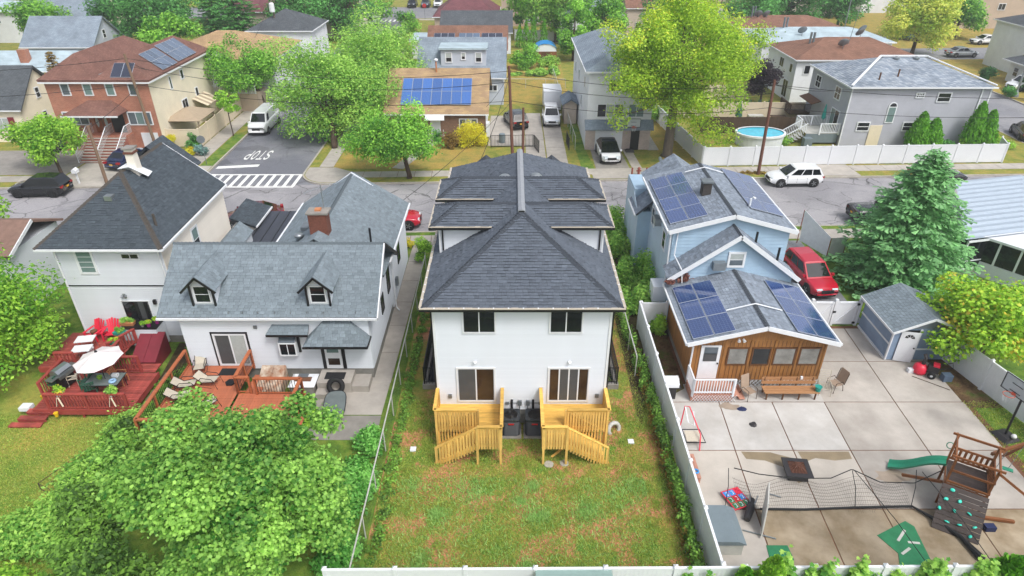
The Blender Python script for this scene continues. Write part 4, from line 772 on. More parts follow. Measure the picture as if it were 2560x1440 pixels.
mb = MB(); mb.lathe([(.09, 0), (.12, .1), (.13, .14), (.03, .12)], 12, (-20.1, 25.2, z + .72)); tag(mb.build('plant_pot', MATS['leafy'] if mat('leafy', '#7fae2e', .6, .3, scale=20) else None), 'small bright green potted plant on the glass table', 'potted plant')
tag(bx('napkin_box', None, 'white_trim', -19.6, -19.3, 25.3, 25.5, z + .72, z + .84), 'white folded cloth on the glass table under the umbrella', 'cloth')
def garden_chair(loc, rz, m, label, group=None, w=.5, back=.5, legs=.42):
    """moulded plastic armchair: shell seat, slatted back, arms, four legs"""
    t = thing('garden_chair', label, 'chair', loc, rz, group); mm = m
    bx('seat', t, mm, -w / 2, w / 2, -.22, .24, legs - .03, legs)
    for x in (-1, 1):
        for y in (-.2, .22): bx('leg', t, mm, x * w / 2 - .025, x * w / 2 + .025, y - .025, y + .025, 0, legs - .03)
        bx('armrest', t, mm, x * (w / 2 + .02) - .03, x * (w / 2 + .02) + .03, -.22, .28, legs + .2, legs + .23); bx('arm_post', t, mm, x * (w / 2 + .02) - .02, x * (w / 2 + .02) + .02, -.2, -.16, legs, legs + .2)
    for k in range(5): x = -w / 2 + w * (k + .5) / 5; barp('back_slat', t, mm, (x, .24, legs), (x * 1.05, .38, legs + back), .07, .02)
    barp('back_rail', t, mm, (-w / 2 - .03, .385, legs + back), (w / 2 + .03, .385, legs + back), .03, .05); return t
p = G(222, 968, z); garden_chair(p, R(-90), 'green_plastic', 'dark green plastic chair at the left end of the glass table'); p = G(232, 985, z); garden_chair(p, R(-150), 'green_plastic', 'dark green plastic chair at the near side of the glass table')
p = G(188, 958, z); garden_chair(p, R(-70), 'sling', 'beige sling armchair between the grill and the glass table'); p = G(140, 972, z); garden_chair(p, R(-100), 'green_plastic', 'dark green plastic chair in the corner by the barbecue grill')
p = G(307, 958, z); garden_chair(p, R(90), 'terracotta', 'brown chair tucked under the right end of the glass table')
# barbecue
t = thing('barbecue_grill', 'stainless gas barbecue grill with open cart on the red deck', 'grill', (-22.15, 25.55, z), R(75)); bx('cart', t, 'black_trim', -.38, .38, -.24, .24, .1, .8); bx('side_shelf', t, 'steel', .4, .78, -.22, .22, .82, .86); bx('side_shelf', t, 'steel', -.78, -.4, -.22, .22, .82, .86); bx('control_panel', t, 'steel', -.42, .42, -.34, -.25, .72, .88); mb = MB(); mb.prism([(-.4, -.25, .82), (-.4, -.27, 1.0), (-.4, -.12, 1.16), (-.4, .12, 1.18), (-.4, .26, 1.0), (-.4, .26, .82)], (.8, 0, 0)); mb.build('hood', MATS['steel'], t); rod('handle', t, 'black_metal', [(-.3, -.3, 1.02), (.3, -.3, 1.02)], .015)
for x in (-.33, .33): torus('wheel', 'rubber', (x, 0, .07), .05, .025, (0, R(90), 0), t, 10, 6)
# red adirondack chairs
def adirondack(loc, rz, label):
    t = thing('adirondack_chair', label, 'chair', loc, rz, 'red adirondack chairs'); m = 'red_plastic'
    mb = MB(); mb.hexa([(-.26, -.35, .33), (.26, -.35, .33), (.26, .2, .2), (-.26, .2, .2), (-.26, -.35, .36), (.26, -.35, .36), (.26, .2, .23), (-.26, .2, .23)]); mb.build('seat', MATS[m], t)
    for k in range(5): x = -.22 + .11 * k; h = .95 - .06 * abs(k - 2); barp('back_slat', t, m, (x * .9, .18, .2), (x * 1.25, .52, h), .1, .02)
    for s in (-1, 1): barp('armrest', t, m, (s * .34, -.4, .52), (s * .34, .38, .5), .12, .03); barp('leg', t, m, (s * .33, -.36, 0), (s * .33, -.36, .5), .05, .1); barp('leg', t, m, (s * .33, .4, 0), (s * .33, .1, .3), .05, .1)
    return t
adirondack((-22.6, 29.3, .82), R(-12), 'red adirondack chair on the left, with a basket on its seat'); adirondack((-21.75, 29.35, .82), R(8), 'red adirondack chair on the right, beside the porch box')
mb = MB(); mb.lathe([(.14, 0), (.18, .22), (.16, .2)], 10, (-22.55, 29.15, 1.16)); tag(mb.build('basket', MATS['soil']), 'brown basket on the left red adirondack chair', 'basket')
for (px, py, w), lb in (((205, 872, .9), 'white folding table on the upper red deck, nearer one'), ((213, 848, .9), 'white folding table on the upper red deck, half under leaves')):
    p = G(px, py, 1.5); t = thing('folding_table', lb, 'table', (p.x, p.y, .82), R(10)); bx('table_top', t, 'white_trim', -w / 2, w / 2, -.3, .3, .68, .72)
    for x in (-.38, .38):
        for y in (-.22, .22): rod('leg', t, 'galv', [(x, y, 0), (x * .9, y, .69)], .012, 5)
def pot(loc, r, h, m, label, plant=True, box=None, cat='planter'):
    t = thing('flower_pot', label, cat, loc); mb = MB()
    if box: mb.hexa([(-box * .45, -r * .8, 0), (box * .45, -r * .8, 0), (box * .45, r * .8, 0), (-box * .45, r * .8, 0), (-box * .5, -r, h), (box * .5, -r, h), (box * .5, r, h), (-box * .5, r, h)])
    else: mb.lathe([(r * .7, 0), (r, h), (r * 1.08, h), (r * 1.08, h * 1.1), (r * .8, h * 1.05)], 14)
    mb.build('pot', MATS[m], t)
    if plant: POTS.append((t, box or r * 1.6, r, h))
    return t
POTS = []
pot((-20.7, 29.35, 1.62), .16, .2, 'terracotta', 'terracotta trough of green herbs on the porch ledge', True, .75); pot((-19.85, 29.2, 1.62), .09, .14, 'concrete_grey', 'small grey pot on the porch ledge between trough and purple pots', True)
pot((-19.5, 29.2, 1.62), .13, .2, 'purple_pot', 'purple flower pot at the corner of the porch ledge'); pot((-19.2, 29.5, 1.62), .13, .22, 'purple_pot', 'larger purple flower pot at the right end of the porch ledge')
p = G(297, 828, 1.7); pot((p.x, p.y, 1.5), .14, .18, 'teal_plastic', 'teal railing planter, the upper of two by the red chairs', True, .6); p = G(282, 850, 1.7); pot((p.x, p.y, 1.45), .14, .18, 'teal_plastic', 'teal railing planter, the lower of two by the red chairs', True, .6)
for px, lb in ((149, 'white pot hanging on the front red railing at left'), (281, 'white pot hanging on the front red railing at right')):
    p = G(px, 975, 1.5); t = pot((p.x, 23.95, 1.25), .2, .2, 'white_trim', lb)
    for dx in (-.06, .08): barp('hanger', t, 'cream', (dx * .5, -.22, .05), (dx * 2.2, -.3, -.42), .06, .02)
p = G(222, 868, 1.2); pot((p.x, p.y, .82), .2, .3, 'white_trim', 'white bucket under the folding table on the upper deck', False, cat='bucket')
p = G(416, 860); pot(p, .15, .38, 'white_trim', 'white plastic bucket on the bare ground by the porch', False, cat='bucket'); p = G(112, 998, .3); pot((p.x, p.y, .3), .12, .22, 'yellow_plastic', 'yellow watering can hanging at the corner of the red deck', False, cat='can'); p = G(141, 1037, .4); pot((p.x, p.y, .3), .1, .2, 'yellow_plastic', 'yellow and green toy bucket on the red deck steps', False, cat='bucket')
p = G(68, 1022, .3); tag(bx('plastic_tub', None, 'white_trim', p.x - .25, p.x + .25, p.y - .2, p.y + .2, .3, .5), 'white plastic tub on the left edge of the red steps', 'tub')
p = G(372, 990, 0); t = thing('timber_edging', 'weathered timber border along the right side of the red deck', 'border', (-17.9, 25.6, 0)); barp('beam', t, 'bark_grey', (0, -2.4, .12), (.0, 1.4, .12), .18, .22)
p = G(185, 1190); t = thing('compost_cage', 'low rusty wire cage lying on the left lawn', 'cage', (p.x, p.y, 0), R(-25))
for zz in (.05, .4): rod('frame_rail', t, 'bark', [(-.5, -1.1, zz), (.5, -1.1, zz), (.5, 1.1, zz), (-.5, 1.1, zz), (-.5, -1.1, zz)], .016, 5)
for x, y in ((-.5, -1.1), (.5, -1.1), (.5, 1.1), (-.5, 1.1), (-.5, 0), (.5, 0)): rod('upright', t, 'bark', [(x, y, 0), (x, y, .42)], .02, 5)
sheet('back_lawn', [(-60, -25), (-16.7, -25), (-16.9, 26), (-20, 30), (-60, 34)], .006, MATS['grass_left'])
sheet('garden_bed', [(-17.8, 22), (-16.6, 22), (-16.5, 29.9), (-18.6, 29.9), (-18.2, 26)], .01, MATS['soil_dark'])
# ------------------------------------------------------------------ solar panels
def cellmat(name, col, line, cw=.158, lw=.02, rough=.08, lineamt=1.0):
    m = bpy.data.materials.new(name); m.use_nodes = True; n = m.node_tree.nodes; l = m.node_tree.links; b = n['Principled BSDF']; b.inputs['Roughness'].default_value = rough; b.inputs['Specular IOR Level'].default_value = 1.0; b.inputs['Coat Weight'].default_value = .6; b.inputs['Coat Roughness'].default_value = .04
    tc = n.new('ShaderNodeTexCoord'); br = n.new('ShaderNodeTexBrick'); l.new(tc.outputs['Object'], br.inputs['Vector']); br.offset = 0; br.inputs['Scale'].default_value = 1
    br.inputs['Brick Width'].default_value = cw; br.inputs['Row Height'].default_value = cw; br.inputs['Mortar Size'].default_value = .004; br.inputs['Mortar Smooth'].default_value = 0
    br.inputs['Color1'].default_value = (*lin(col), 1); br.inputs['Color2'].default_value = (*[x * 1.15 for x in lin(col)], 1); br.inputs['Mortar'].default_value = (*lin(line), 1)
    oi = n.new('ShaderNodeObjectInfo'); mr = n.new('ShaderNodeMapRange'); mr.inputs[3].default_value = .85; mr.inputs[4].default_value = 1.15; l.new(oi.outputs['Random'], mr.inputs[0]); x = n.new('ShaderNodeMix'); x.data_type = 'RGBA'; x.blend_type = 'MULTIPLY'; x.inputs['Factor'].default_value = 1
    l.new(br.outputs['Color'], x.inputs['A']); l.new(mr.outputs[0], x.inputs['B']); l.new(x.outputs['Result'], b.inputs['Base Color']); MATS[name] = m
cellmat('cells_blue', '#2c4170', '#6f82a8'); cellmat('cells_bright', '#2d5a9c', '#5f86bd', rough=.3); cellmat('cells_dark', '#23283a', '#343a4c'); cellmat('cells_grey', '#4d5c70', '#66748a')
def solar(parent, o, u, v, cols, rows, pw, ph, m='cells_blue', gap=.03, lift=.1, name='solar_panel'):
    u = Vector(u).normalized(); v = Vector(v).normalized(); n = u.cross(v).normalized(); rot = Matrix((u, v, n)).transposed().to_euler()
    f = MB(); f.box(0, pw, 0, ph, -.04, 0); fm = f.mesh('solar_panel', mat('panel_frame', '#a3abb8', .4, .04)); c = MB(); c.box(.022, pw - .022, .022, ph - .022, .001, .006); cm = c.mesh('cell_sheet', MATS[m])
    for i in range(cols):
        for j in range(rows):
            k = link('solar_panel', fm, parent, loc=Vector(o) + u * (i * (pw + gap)) + v * (j * (ph + gap)) + n * lift, rot=rot); link('cell_sheet', cm, k)
# ------------------------------------------------------------------ light blue house with solar roofs
mat('blue_siding', '#9fb9ce', .6, .06, scale=1.4, orand=.04, stain=.08); mat('blue_pale', '#b5c8d8', .65, .08, scale=1.2, stain=.12); mat('wood_panel', '#996a38', .6, .22, scale=2.0, stretch=(5, 5, .6), orand=.1, stain=.25); mat('wood_dark', '#5d3c20', .65, .2, scale=3, orand=.1)
B = thing('blue_house', 'light blue stepped house with solar panels and wooden sunroom', 'house', (12.2, 26.2, 0))
RB1 = [[(-3.7, 5.35, 2.9), (-3.7, -.4, 2.9), (0, -.4, 3.85), (0, 5.35, 3.85)], [(3.7, -.4, 2.9), (3.7, 5.35, 2.9), (0, 5.35, 3.85), (0, -.4, 3.85)]]
RB2 = [[(-3.6, 6.6, 3.35), (-3.6, 5.0, 3.35), (0, 5.0, 6.0), (0, 6.6, 6.0)], [(3.6, 5.0, 3.35), (3.6, 6.6, 3.35), (0, 6.6, 6.0), (0, 5.0, 6.0)]]
RB3 = [[(-3.55, 14.5, 5.65), (-3.55, 6.3, 5.65), (-.05, 6.3, 6.6), (-.05, 14.5, 6.6)], [(3.5, 6.3, 5.65), (3.5, 14.5, 5.65), (-.05, 14.5, 6.6), (-.05, 6.3, 6.6)]]
RB4 = [[(-3.2, 17.2, 4.9), (-3.2, 14.5, 4.9), (-1.1, 14.5, 6.3), (-1.1, 17.2, 6.3)], [(1.0, 14.5, 4.9), (1.0, 17.2, 4.9), (-1.1, 17.2, 6.3), (-1.1, 14.5, 6.3)]]
RB5 = [[(-4.3, 14.8, 4.0), (-4.3, 12.2, 4.0), (-3.3, 12.2, 4.9), (-3.3, 14.8, 4.9)]]
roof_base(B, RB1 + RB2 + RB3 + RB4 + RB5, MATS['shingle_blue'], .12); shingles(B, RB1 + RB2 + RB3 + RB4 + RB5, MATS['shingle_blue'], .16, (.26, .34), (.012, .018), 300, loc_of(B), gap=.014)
bx('wall', B, 'wood_panel', -3.3, 3.3, 0, 5.2, .4, 2.85); bx('skirt_wall', B, 'concrete_grey', -3.28, 3.28, .05, 5.2, 0, .398); bx('wall', B, 'blue_siding', -3.28, 3.28, 5.3, 6.55, 0, 3.5); bx('wall', B, 'blue_siding', -3.25, 3.2, 6.57, 14.2, 0, 5.7); bx('wall', B, 'blue_siding', -4.1, .8, 14.22, 16.9, 0, 4.9); bx('wall', B, 'blue_siding', -4.1, -3.27, 12.4, 14.2, 0, 4.1)
mb = MB(); mb.prism([(-3.3, 0, 2.85), (3.3, 0, 2.85), (0, 0, 3.74)], (0, .1, 0)); mb.build('gable_wall', MATS['wood_panel'], B); mb = MB(); mb.prism([(-3.3, 5.3, 3.5), (3.3, 5.3, 3.5), (0, 5.3, 5.88)], (0, .1, 0)); mb.build('gable_wall', MATS['blue_siding'], B); mb = MB(); mb.prism([(-3.25, 6.57, 5.65), (3.2, 6.57, 5.65), (-.05, 6.57, 6.5)], (0, .1, 0)); mb.build('gable_wall', MATS['blue_siding'], B)
W2 = Wall((-3.3, 5.3, 0), (1, 0, 0)); siding(B, W2, [(0, 3.0), (6.6, 3.0), (6.6, 3.45), (3.3, 5.86), (0, 3.45)], .21, MATS['blue_siding'], .04); W3 = Wall((-3.25, 6.57, 0), (1, 0, 0)); siding(B, W3, [(0, 3.3), (6.45, 3.3), (6.45, 5.62), (3.2, 6.46), (0, 5.62)], .21, MATS['blue_siding'], .04)
W3L = Wall((-3.25, 14.2, 0), (0, -1, 0)); siding(B, W3L, [(0, .3), (7.6, .3), (7.6, 5.65), (0, 5.65)], .24, MATS['blue_pale'], .04); W5 = Wall((-4.1, 16.9, 0), (0, -1, 0)); siding(B, W5, [(0, .3), (4.5, .3), (4.5, 4.0), (2.5, 4.8), (0, 4.8)], .24, MATS['blue_pale'], .04)
for pl, z in (((( -3.72, -.43, 2.86), (0, -.43, 3.82), (3.72, -.43, 2.86)), .22), (((-3.62, 4.97, 3.3), (0, 4.97, 5.97), (3.62, 4.97, 3.3)), .24), (((-3.57, 6.27, 5.6), (-.05, 6.27, 6.56), (3.52, 6.27, 5.6)), .24)):
    barp('barge_board', B, 'white_trim', pl[0], pl[1], .05, z); barp('barge_board', B, 'white_trim', pl[1], pl[2], .05, z)
for p, q in (((-3.75, -.4, 2.84), (-3.75, 5.4, 2.84)), ((3.75, -.4, 2.84), (3.75, 5.4, 2.84)), ((-3.6, 6.3, 5.6), (-3.6, 14.5, 5.6)), ((3.55, 6.3, 5.6), (3.55, 14.5, 5.6)), ((-4.35, 12.2, 3.95), (-4.35, 14.8, 3.95))): barp('gutter', B, 'white_trim', p, q, .09, .1)
mb = MB(); mb.path([(-3.62, -.35, 2.8), (-3.3, -.06, 2.5), (-3.34, -.08, .1)], .045); mb.build('downspout', MATS['white_trim'], B); mb = MB(); mb.path([(-3.4, 6.5, 5.6), (-3.34, 6.5, .2)], .045); mb.build('downspout', MATS['white_trim'], B)
for i, pl in enumerate((RB1, RB2, RB3)): caps(B, pl[0][2], pl[0][3], MATS['shingle_blue'], nrm(*pl[0][:3]), nrm(*pl[1][:3]), w=.13, step=.2)
s1 = Vector((3.7, 0, .95)).normalized(); s3 = Vector((3.5, 0, .95)).normalized()
solar(B, Vector((-3.7, 4.6, 2.9)) + s1 * .3, (0, -1, 0), s1, 3, 2, 1.58, 1.02, 'cells_blue'); 
s1r = Vector((-3.7, 0, .95)).normalized(); s3r = Vector((-3.5, 0, .95)).normalized()
solar(B, Vector((3.7, -.25, 2.9)) + s1r * .2, (0, 1, 0), s1r, 3, 2, 1.62, 1.02, 'cells_blue'); solar(B, Vector((-3.55, 13.6, 5.65)) + s3 * .2, (0, -1, 0), s3, 4, 2, 1.62, 1.04, 'cells_blue'); solar(B, Vector((3.5, 8.0, 5.65)) + s3r * .2, (0, 1, 0), s3r, 4, 2, 1.55, 1.02, 'cells_blue')
for pts in ([(-1.4, 1.6, 3.55), (0, 1.6, 3.95), (1.4, 1.55, 3.58)], [(-1.2, 13.4, 6.4), (0, 13.4, 6.72), (1.2, 13.3, 6.4)], [(-3.0, 6.5, 5.5), (-3.1, 6.3, 4.2), (-2.9, 5.1, 3.9), (-2.85, 4.95, 3.2)]): rod('conduit', B, 'white_trim', pts, .035, 6)
mb = MB(); mb.box(-1.05, -.55, 9.6, 10.15, 6.2, 7.15); c_ = mb.build('chimney', MATS['brick_dark'] if mat('brick_dark', '#3c3836', .85, .2, scale=6, bump=.4) else None, B); bx('chimney_cap', c_, 'grey_metal', -1.12, -.48, 9.53, 10.22, 7.152, 7.24)
mb = MB(); mb.path([(1.35, 8.3, 6.1), (1.35, 8.3, 6.75), (1.45, 8.3, 6.85), (1.6, 8.3, 6.75)], .06, 8); mb.build('vent_pipe', MATS['white_trim'], B); mb = MB(); mb.tube((1.2, 6.05, 4.9), (1.2, 6.05, 5.75), .07); mb.build('vent_pipe', MATS['black_trim'], B); mb = MB(); mb.tube((2.4, 5.6, 4.1), (2.4, 5.6, 5.0), .07); mb.build('vent_pipe', MATS['black_trim'], B)
window(B, W2, 2.85, 4.0, .95, .95, 1, 2, fr=.12, glasses=['glass_grey', 'glass_blind'], proud=.09); mb = MB(); W2.box(mb, 2.05, 2.72, 3.95, 4.4, 0, .35); mb.build('window_air_conditioner', MATS['galv'], B)
window(B, W3L, 2.3, 3.6, .8, 1.2, 1, 2, fr=.1, proud=.09); window(B, W3L, 5.6, 3.6, .8, 1.2, 1, 2, fr=.1, proud=.09); mb = MB(); W3L.box(mb, 4.1, 4.8, 4.5, 4.95, 0, .4); mb.build('window_air_conditioner', MATS['galv'], B); bx('side_bay', B, 'siding_white', -4.1, -3.3, 6.0, 7.0, 1.3, 2.3)
# sunroom front: door, four plastic-covered windows, battens
W1 = Wall((-3.3, 0, 0), (1, 0, 0)); D = MB(); W1.box(D, .42, 1.4, .52, 2.55, .0, .06); dr = D.build('door', MATS['white_trim'], B)
for a, b, g in ((1.72, 2.1, 'glass_screen'), (2.16, 2.46, 'glass_grey')): mb = MB(); W1.box(mb, .58, 1.24, a - .1, b, .05, .08); mb.build('pane', MATS[g], dr)
bx('door_handle', dr, 'black_metal', -3.3 + 1.3, -3.3 + 1.36, -.12, -.06, 1.45, 1.52)
for i, u in enumerate((1.75, 2.95, 4.05, 5.3)): window(B, W1, u, 1.35, (1.05, .95, 1.1, 1.05)[i], 1.08, 1, 1, fr=.07, fm=MATS['wood_dark'], gm=MATS[('sheet_plastic', 'glass_dark', 'sheet_plastic', 'sheet_plastic')[i]] if mat('sheet_plastic', '#83837f', .3, .25, scale=2.5, stain=.2) else None, proud=.06)
mb = MB()
for k in range(34): W1.box(mb, .05 + k * .196, .07 + k * .196, .45, 2.8, .0, .012)
mb.build('panel_groove', MATS['wood_dark'], B)
for u in (0, 1.55, 2.82, 4.0, 5.2, 6.5): mb = MB(); W1.box(mb, u, u + .1, .45, 2.84, .0, .03); mb.build('batten', MATS['wood_panel'], B)
mb = MB(); mb.tube((-1.15, -.1, 2.98), (-1.18, -.25, 2.92), .05, .08, 10); mb.tube((-.95, -.1, 2.98), (-.9, -.25, 2.92), .05, .08, 10); mb.build('flood_light', MATS['white_trim'], B)
# lattice skirt under the sunroom
lt = MB()
for k in range(26): x = 1.45 - 3.3 + k * .2; lt.bar((x, -.02, .02), (x + .3, -.02, .4), .012, .03, up=(0, 1, 0)); lt.bar((x + .3, -.03, .02), (x, -.03, .4), .012, .03, up=(0, 1, 0))
lt.build('lattice', MATS['white_vinyl'], B)
# back porch with white railing
P = thing('back_porch', 'small white railed porch with pink boards at the sunroom door', 'porch', (9.9, 25.5, 0)); mat('deck_pink', '#b07f6c', .7, .12, scale=2, orand=.08)
planks(P, -1.1, 1.0, -.55, .65, .5, 'deck_pink', 'y', .14); bx('base', P, 'deck_pink', -1.08, .98, -.52, .62, .05, .46)
for s in range(2): bx('step', P, 'deck_pink', 1.02 + s * .3, 1.32 + s * .3, -.5, .6, .3 - s * .18, .34 - s * .18)
K = dict(m='white_vinyl', bw=.04, step=.13, rail=(.07, .06), pw=.1); railing(P, (-1.05, -.52), (.95, -.52), .5, 1.4, **K); railing(P, (-1.05, .6), (-1.05, -.52), .5, 1.4, **K)
lt = MB()
for k in range(14): x = -1.1 + k * .15; lt.bar((x, -.57, .02), (x + .3, -.57, .44), .012, .025, up=(0, 1, 0)); lt.bar((x + .3, -.58, .02), (x, -.58, .44), .012, .025, up=(0, 1, 0))
lt.build('lattice', MATS['white_vinyl'], P)
# ------------------------------------------------------------------ concrete yard: every slab on its own, open joints between
pt = sheet('patio', [(7.4, 14.9), (22.6, 14.9), (22.6, 31.6), (7.4, 31.6)], .004, MATS['soil'])
def slabmat(name, a, b, stains):
    m = mat(name, a, .9, .1, scale=.8, col2=b, stain=stains, bump=.12, bscale=50, orand=.05, world=True); return m
slabmat('slab_pale', '#aeaaa4', '#bfbdb9', .2); slabmat('slab_tan', '#a39c94', '#b3ada5', .3); slabmat('slab_mossy', '#7f6f56', '#a89a84', .32); slabmat('slab_stain', '#b3aca2', '#bdb6ac', .22)
XS, YS = [7.42, 10.2, 12.82, 15.4, 18.9, 22.2], [15.0, 18.33, 21.63, 24.92, 28.2, 31.35]
def sx(x, y): return x + .045 * (y - 24.5)
for i in range(5):
    for j in range(5):
        if j >= 3 and i < 3: continue
        x0, x1, y0, y1 = XS[i] + .025, XS[i + 1] - .025, YS[j] + .025, YS[j + 1] - .025; e = .0
        p = [(sx(x0, y0) if i else 7.42, y0), (sx(x1, y0), y0), (sx(x1, y1), y1), (sx(x0, y1) if i else 7.42, y1)]
        if i == 4:
            p[1] = (22.0 if j < 2 else 22.25, y0); p[2] = (22.0 if j < 2 else 22.3, y1)
        m = 'slab_mossy' if j == 0 and i > 0 else ('slab_tan' if i >= 3 or j == 0 else ('slab_stain' if j == 1 else 'slab_pale'))
        mb = MB(); mb.prism([(x, y, -.03) for x, y in p], (0, 0, .055)); mb.build('slab', MATS[m], pt)
for p in ([(10.25, 24.95), (15.5, 24.95), (15.5, 26.3), (10.25, 26.3)], [(7.6, 24.95), (10.2, 24.95), (10.2, 26.3), (7.6, 26.3)]): mb = MB(); mb.prism([(x, y, -.03) for x, y in p], (0, 0, .05)); mb.build('slab', MATS['slab_pale'], pt)
def stain_patch(pts, m='puddle'): return sheet('wet_stain', pts, .0275, MATS[m], parent=None)
mat('puddle', '#85775f', .45, .12, scale=2, world=True); mat('puddle2', '#97897a', .6, .12, scale=2, world=True)
def blob(cx, cy, rx, ry, n=18, seed=0, a=0):
    r = random.Random(seed); o = []
    for k in range(n):
        t = 2 * math.pi * k / n; q = 1 + r.uniform(-.28, .28); x, y = rx * q * math.cos(t), ry * q * math.sin(t); o.append((cx + x * math.cos(a) - y * math.sin(a), cy + x * math.sin(a) + y * math.cos(a)))
    return o
stain_patch([(10.3, 21.55), (11.6, 21.5), (12.6, 21.1), (12.7, 19.9), (12.2, 19.7), (11.9, 20.6), (11.2, 21.0), (10.4, 21.1)]); stain_patch([(12.85, 21.55), (15.15, 21.55), (15.1, 21.1), (14.3, 21.0), (13.5, 21.15), (12.9, 20.9)]); stain_patch(blob(10.6, 24.6, .45, .25, seed=2), 'puddle2'); stain_patch(blob(16.4, 20.1, .7, .4, seed=3), 'puddle2')
# ------------------------------------------------------------------ white fences: each panel and post on its own
def vinyl_fence(name, label, pts, h=1.8, step=2.4, gate=None, cap=True, m='white_vinyl', z=0):
    t = thing(name, label, 'fence', (pts[0][0], pts[0][1], z)); o = Vector((pts[0][0], pts[0][1], 0)); post = MB(); post.box(-.065, .065, -.065, .065, 0, h + .06); pm = post.mesh('post', MATS[m]); cp = MB(); cp.add([(-.085, -.085, h + .06), (.085, -.085, h + .06), (.085, .085, h + .06), (-.085, .085, h + .06), (0, 0, h + .16)], [(0, 1, 4), (1, 2, 4), (2, 3, 4), (3, 0, 4), (3, 2, 1, 0)]); cm = cp.mesh('post_cap', MATS[m])
    for a, b in zip(pts[:-1], pts[1:]):
        a = Vector((*a, 0)); b = Vector((*b, 0)); L = (b - a).length; n = max(1, round(L / step)); s = L / n; d = (b - a) / L; ang = math.atan2(d.y, d.x)
        mb = MB(); mb.box(.07, s - .07, -.02, .02, .06, h - .03); nb = int((s - .2) / .15)
        for k in range(nb): x = .1 + k * .15; mb.box(x, x + .135, -.028, .028, .09, h - .1)
        pan = mb.mesh('panel', MATS[m]); r = MB(); r.box(.066, s - .066, -.045, .045, h - .1, h); rm = r.mesh('top_rail', MATS[m])
        for k in range(n + 1):
            q = link('post', pm, t, loc=a + d * (k * s) - o, rot=(0, 0, ang))
            if cap: link('post_cap', cm, q)
            if k < n: link('panel', pan, t, loc=a + d * (k * s) - o, rot=(0, 0, ang)); link('top_rail', rm, t, loc=a + d * (k * s) - o, rot=(0, 0, ang))
    return t
vinyl_fence('vinyl_fence', 'white vinyl fence between the duplex lawn and the concrete yard', [(7.25, 31.3), (7.25, 14.45)]); vinyl_fence('vinyl_fence', 'short white vinyl fence beside the overgrown bed at the sunroom', [(7.3, 31.3), (8.75, 31.3)])
vinyl_fence('vinyl_fence', 'long white vinyl fence along the bottom of the back yards', [(-6.4, 14.25), (24.8, 14.45)]); vinyl_fence('vinyl_fence', 'white vinyl fence behind the basketball hoop at the right edge', [(23.1, 28.6), (24.3, 23.2), (24.5, 14.6)])
t = thing('yard_gate', 'white vinyl double gate with diagonal brace beside the blue shed', 'gate', (17.2, 31.75, 0))
for x in (0, 1.35, 2.75): bx('post', t, 'white_vinyl', x - .08, x + .08, -.08, .08, 0, 1.75)
for x0, x1 in ((.1, 1.25), (1.45, 2.65)):
    lf = bx('gate_leaf', t, 'white_vinyl', x0, x1, -.02, .02, .08, 1.6)
    for z in (.12, 1.52): bx('rail', lf, 'white_vinyl', x0, x1, -.05, .05, z - .05, z + .05)
    for x in (x0 + .05, x1 - .05): bx('stile', lf, 'white_vinyl', x - .05, x + .05, -.048, .048, .07, 1.6)
    barp('brace', lf, 'white_vinyl', (x0 + .05, -.035, .15), (x1 - .05, -.035, 1.5), .03, .09, up=(0, 1, 0))
for x, z in ((2.62, 1.45), (2.62, .2), (1.35, .95)): bx('hinge', t, 'black_metal', x - .08, x + .08, -.1, -.05, z - .06, z + .06)
# ------------------------------------------------------------------ shed
S = thing('garden_shed', 'blue grey garden shed with white trim and half open white door', 'shed', (20.1, 28.35, 0)); mat('shed_blue', '#8296b0', .65, .08, scale=1.6, orand=.03, stain=.12); mat('shed_grey', '#7c838e', .65, .08, scale=1.6, stain=.1)
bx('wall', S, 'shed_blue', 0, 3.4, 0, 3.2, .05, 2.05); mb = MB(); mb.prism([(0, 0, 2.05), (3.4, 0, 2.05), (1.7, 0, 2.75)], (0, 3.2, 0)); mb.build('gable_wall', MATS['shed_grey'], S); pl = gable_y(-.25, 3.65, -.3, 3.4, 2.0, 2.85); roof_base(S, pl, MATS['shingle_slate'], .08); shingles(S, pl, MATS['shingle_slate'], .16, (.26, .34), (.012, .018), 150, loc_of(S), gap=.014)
for p, q in (((-.27, -.32, 1.96), (1.7, -.32, 2.81)), ((1.7, -.32, 2.81), (3.67, -.32, 1.96))): barp('barge_board', S, 'white_trim', p, q, .04, .13)
barp('fascia', S, 'white_trim', (-.28, -.3, 1.94), (-.28, 3.4, 1.94), .04, .12); barp('trim_band', S, 'white_trim', (-.02, -.02, 1.0), (-.02, 3.22, 1.0), .03, .1); barp('trim_band', S, 'white_trim', (1.35, -.03, .75), (3.42, -.03, .75), .03, .09); barp('base_trim', S, 'white_trim', (-.04, 0, .08), (-.04, 3.2, .08), .06, .12)
for x in (-.03, 3.43): bx('corner_board', S, 'white_trim', x - .03, x + .03, -.04, .08, .05, 2.0)
bx('door_opening', S, 'black_trim', .35, 1.3, -.012, .01, .08, 1.95); bx('door_frame', S, 'white_trim', 1.3, 1.42, -.05, .01, .05, 2.0)
d = MB(); d.box(0, .88, -.05, 0, .06, 1.93); dr = d.build('door', MATS['white_trim'], S); dr.location = (.35, -.03, 0); dr.rotation_euler = (0, 0, R(-14))
fl = MB()
for k in range(4):
    a0, a1 = R(180 - 45 * k - 4), R(180 - 45 * (k + 1) + 4); c0 = Vector((.44, -.055, 1.55)); fl.add([c0 + Vector((.08 * math.cos(a0), 0, .08 * math.sin(a0))), c0 + Vector((.25 * math.cos(a0), 0, .25 * math.sin(a0))), c0 + Vector((.25 * math.cos(a1), 0, .25 * math.sin(a1))), c0 + Vector((.08 * math.cos(a1), 0, .08 * math.sin(a1)))], [(0, 1, 2, 3)])
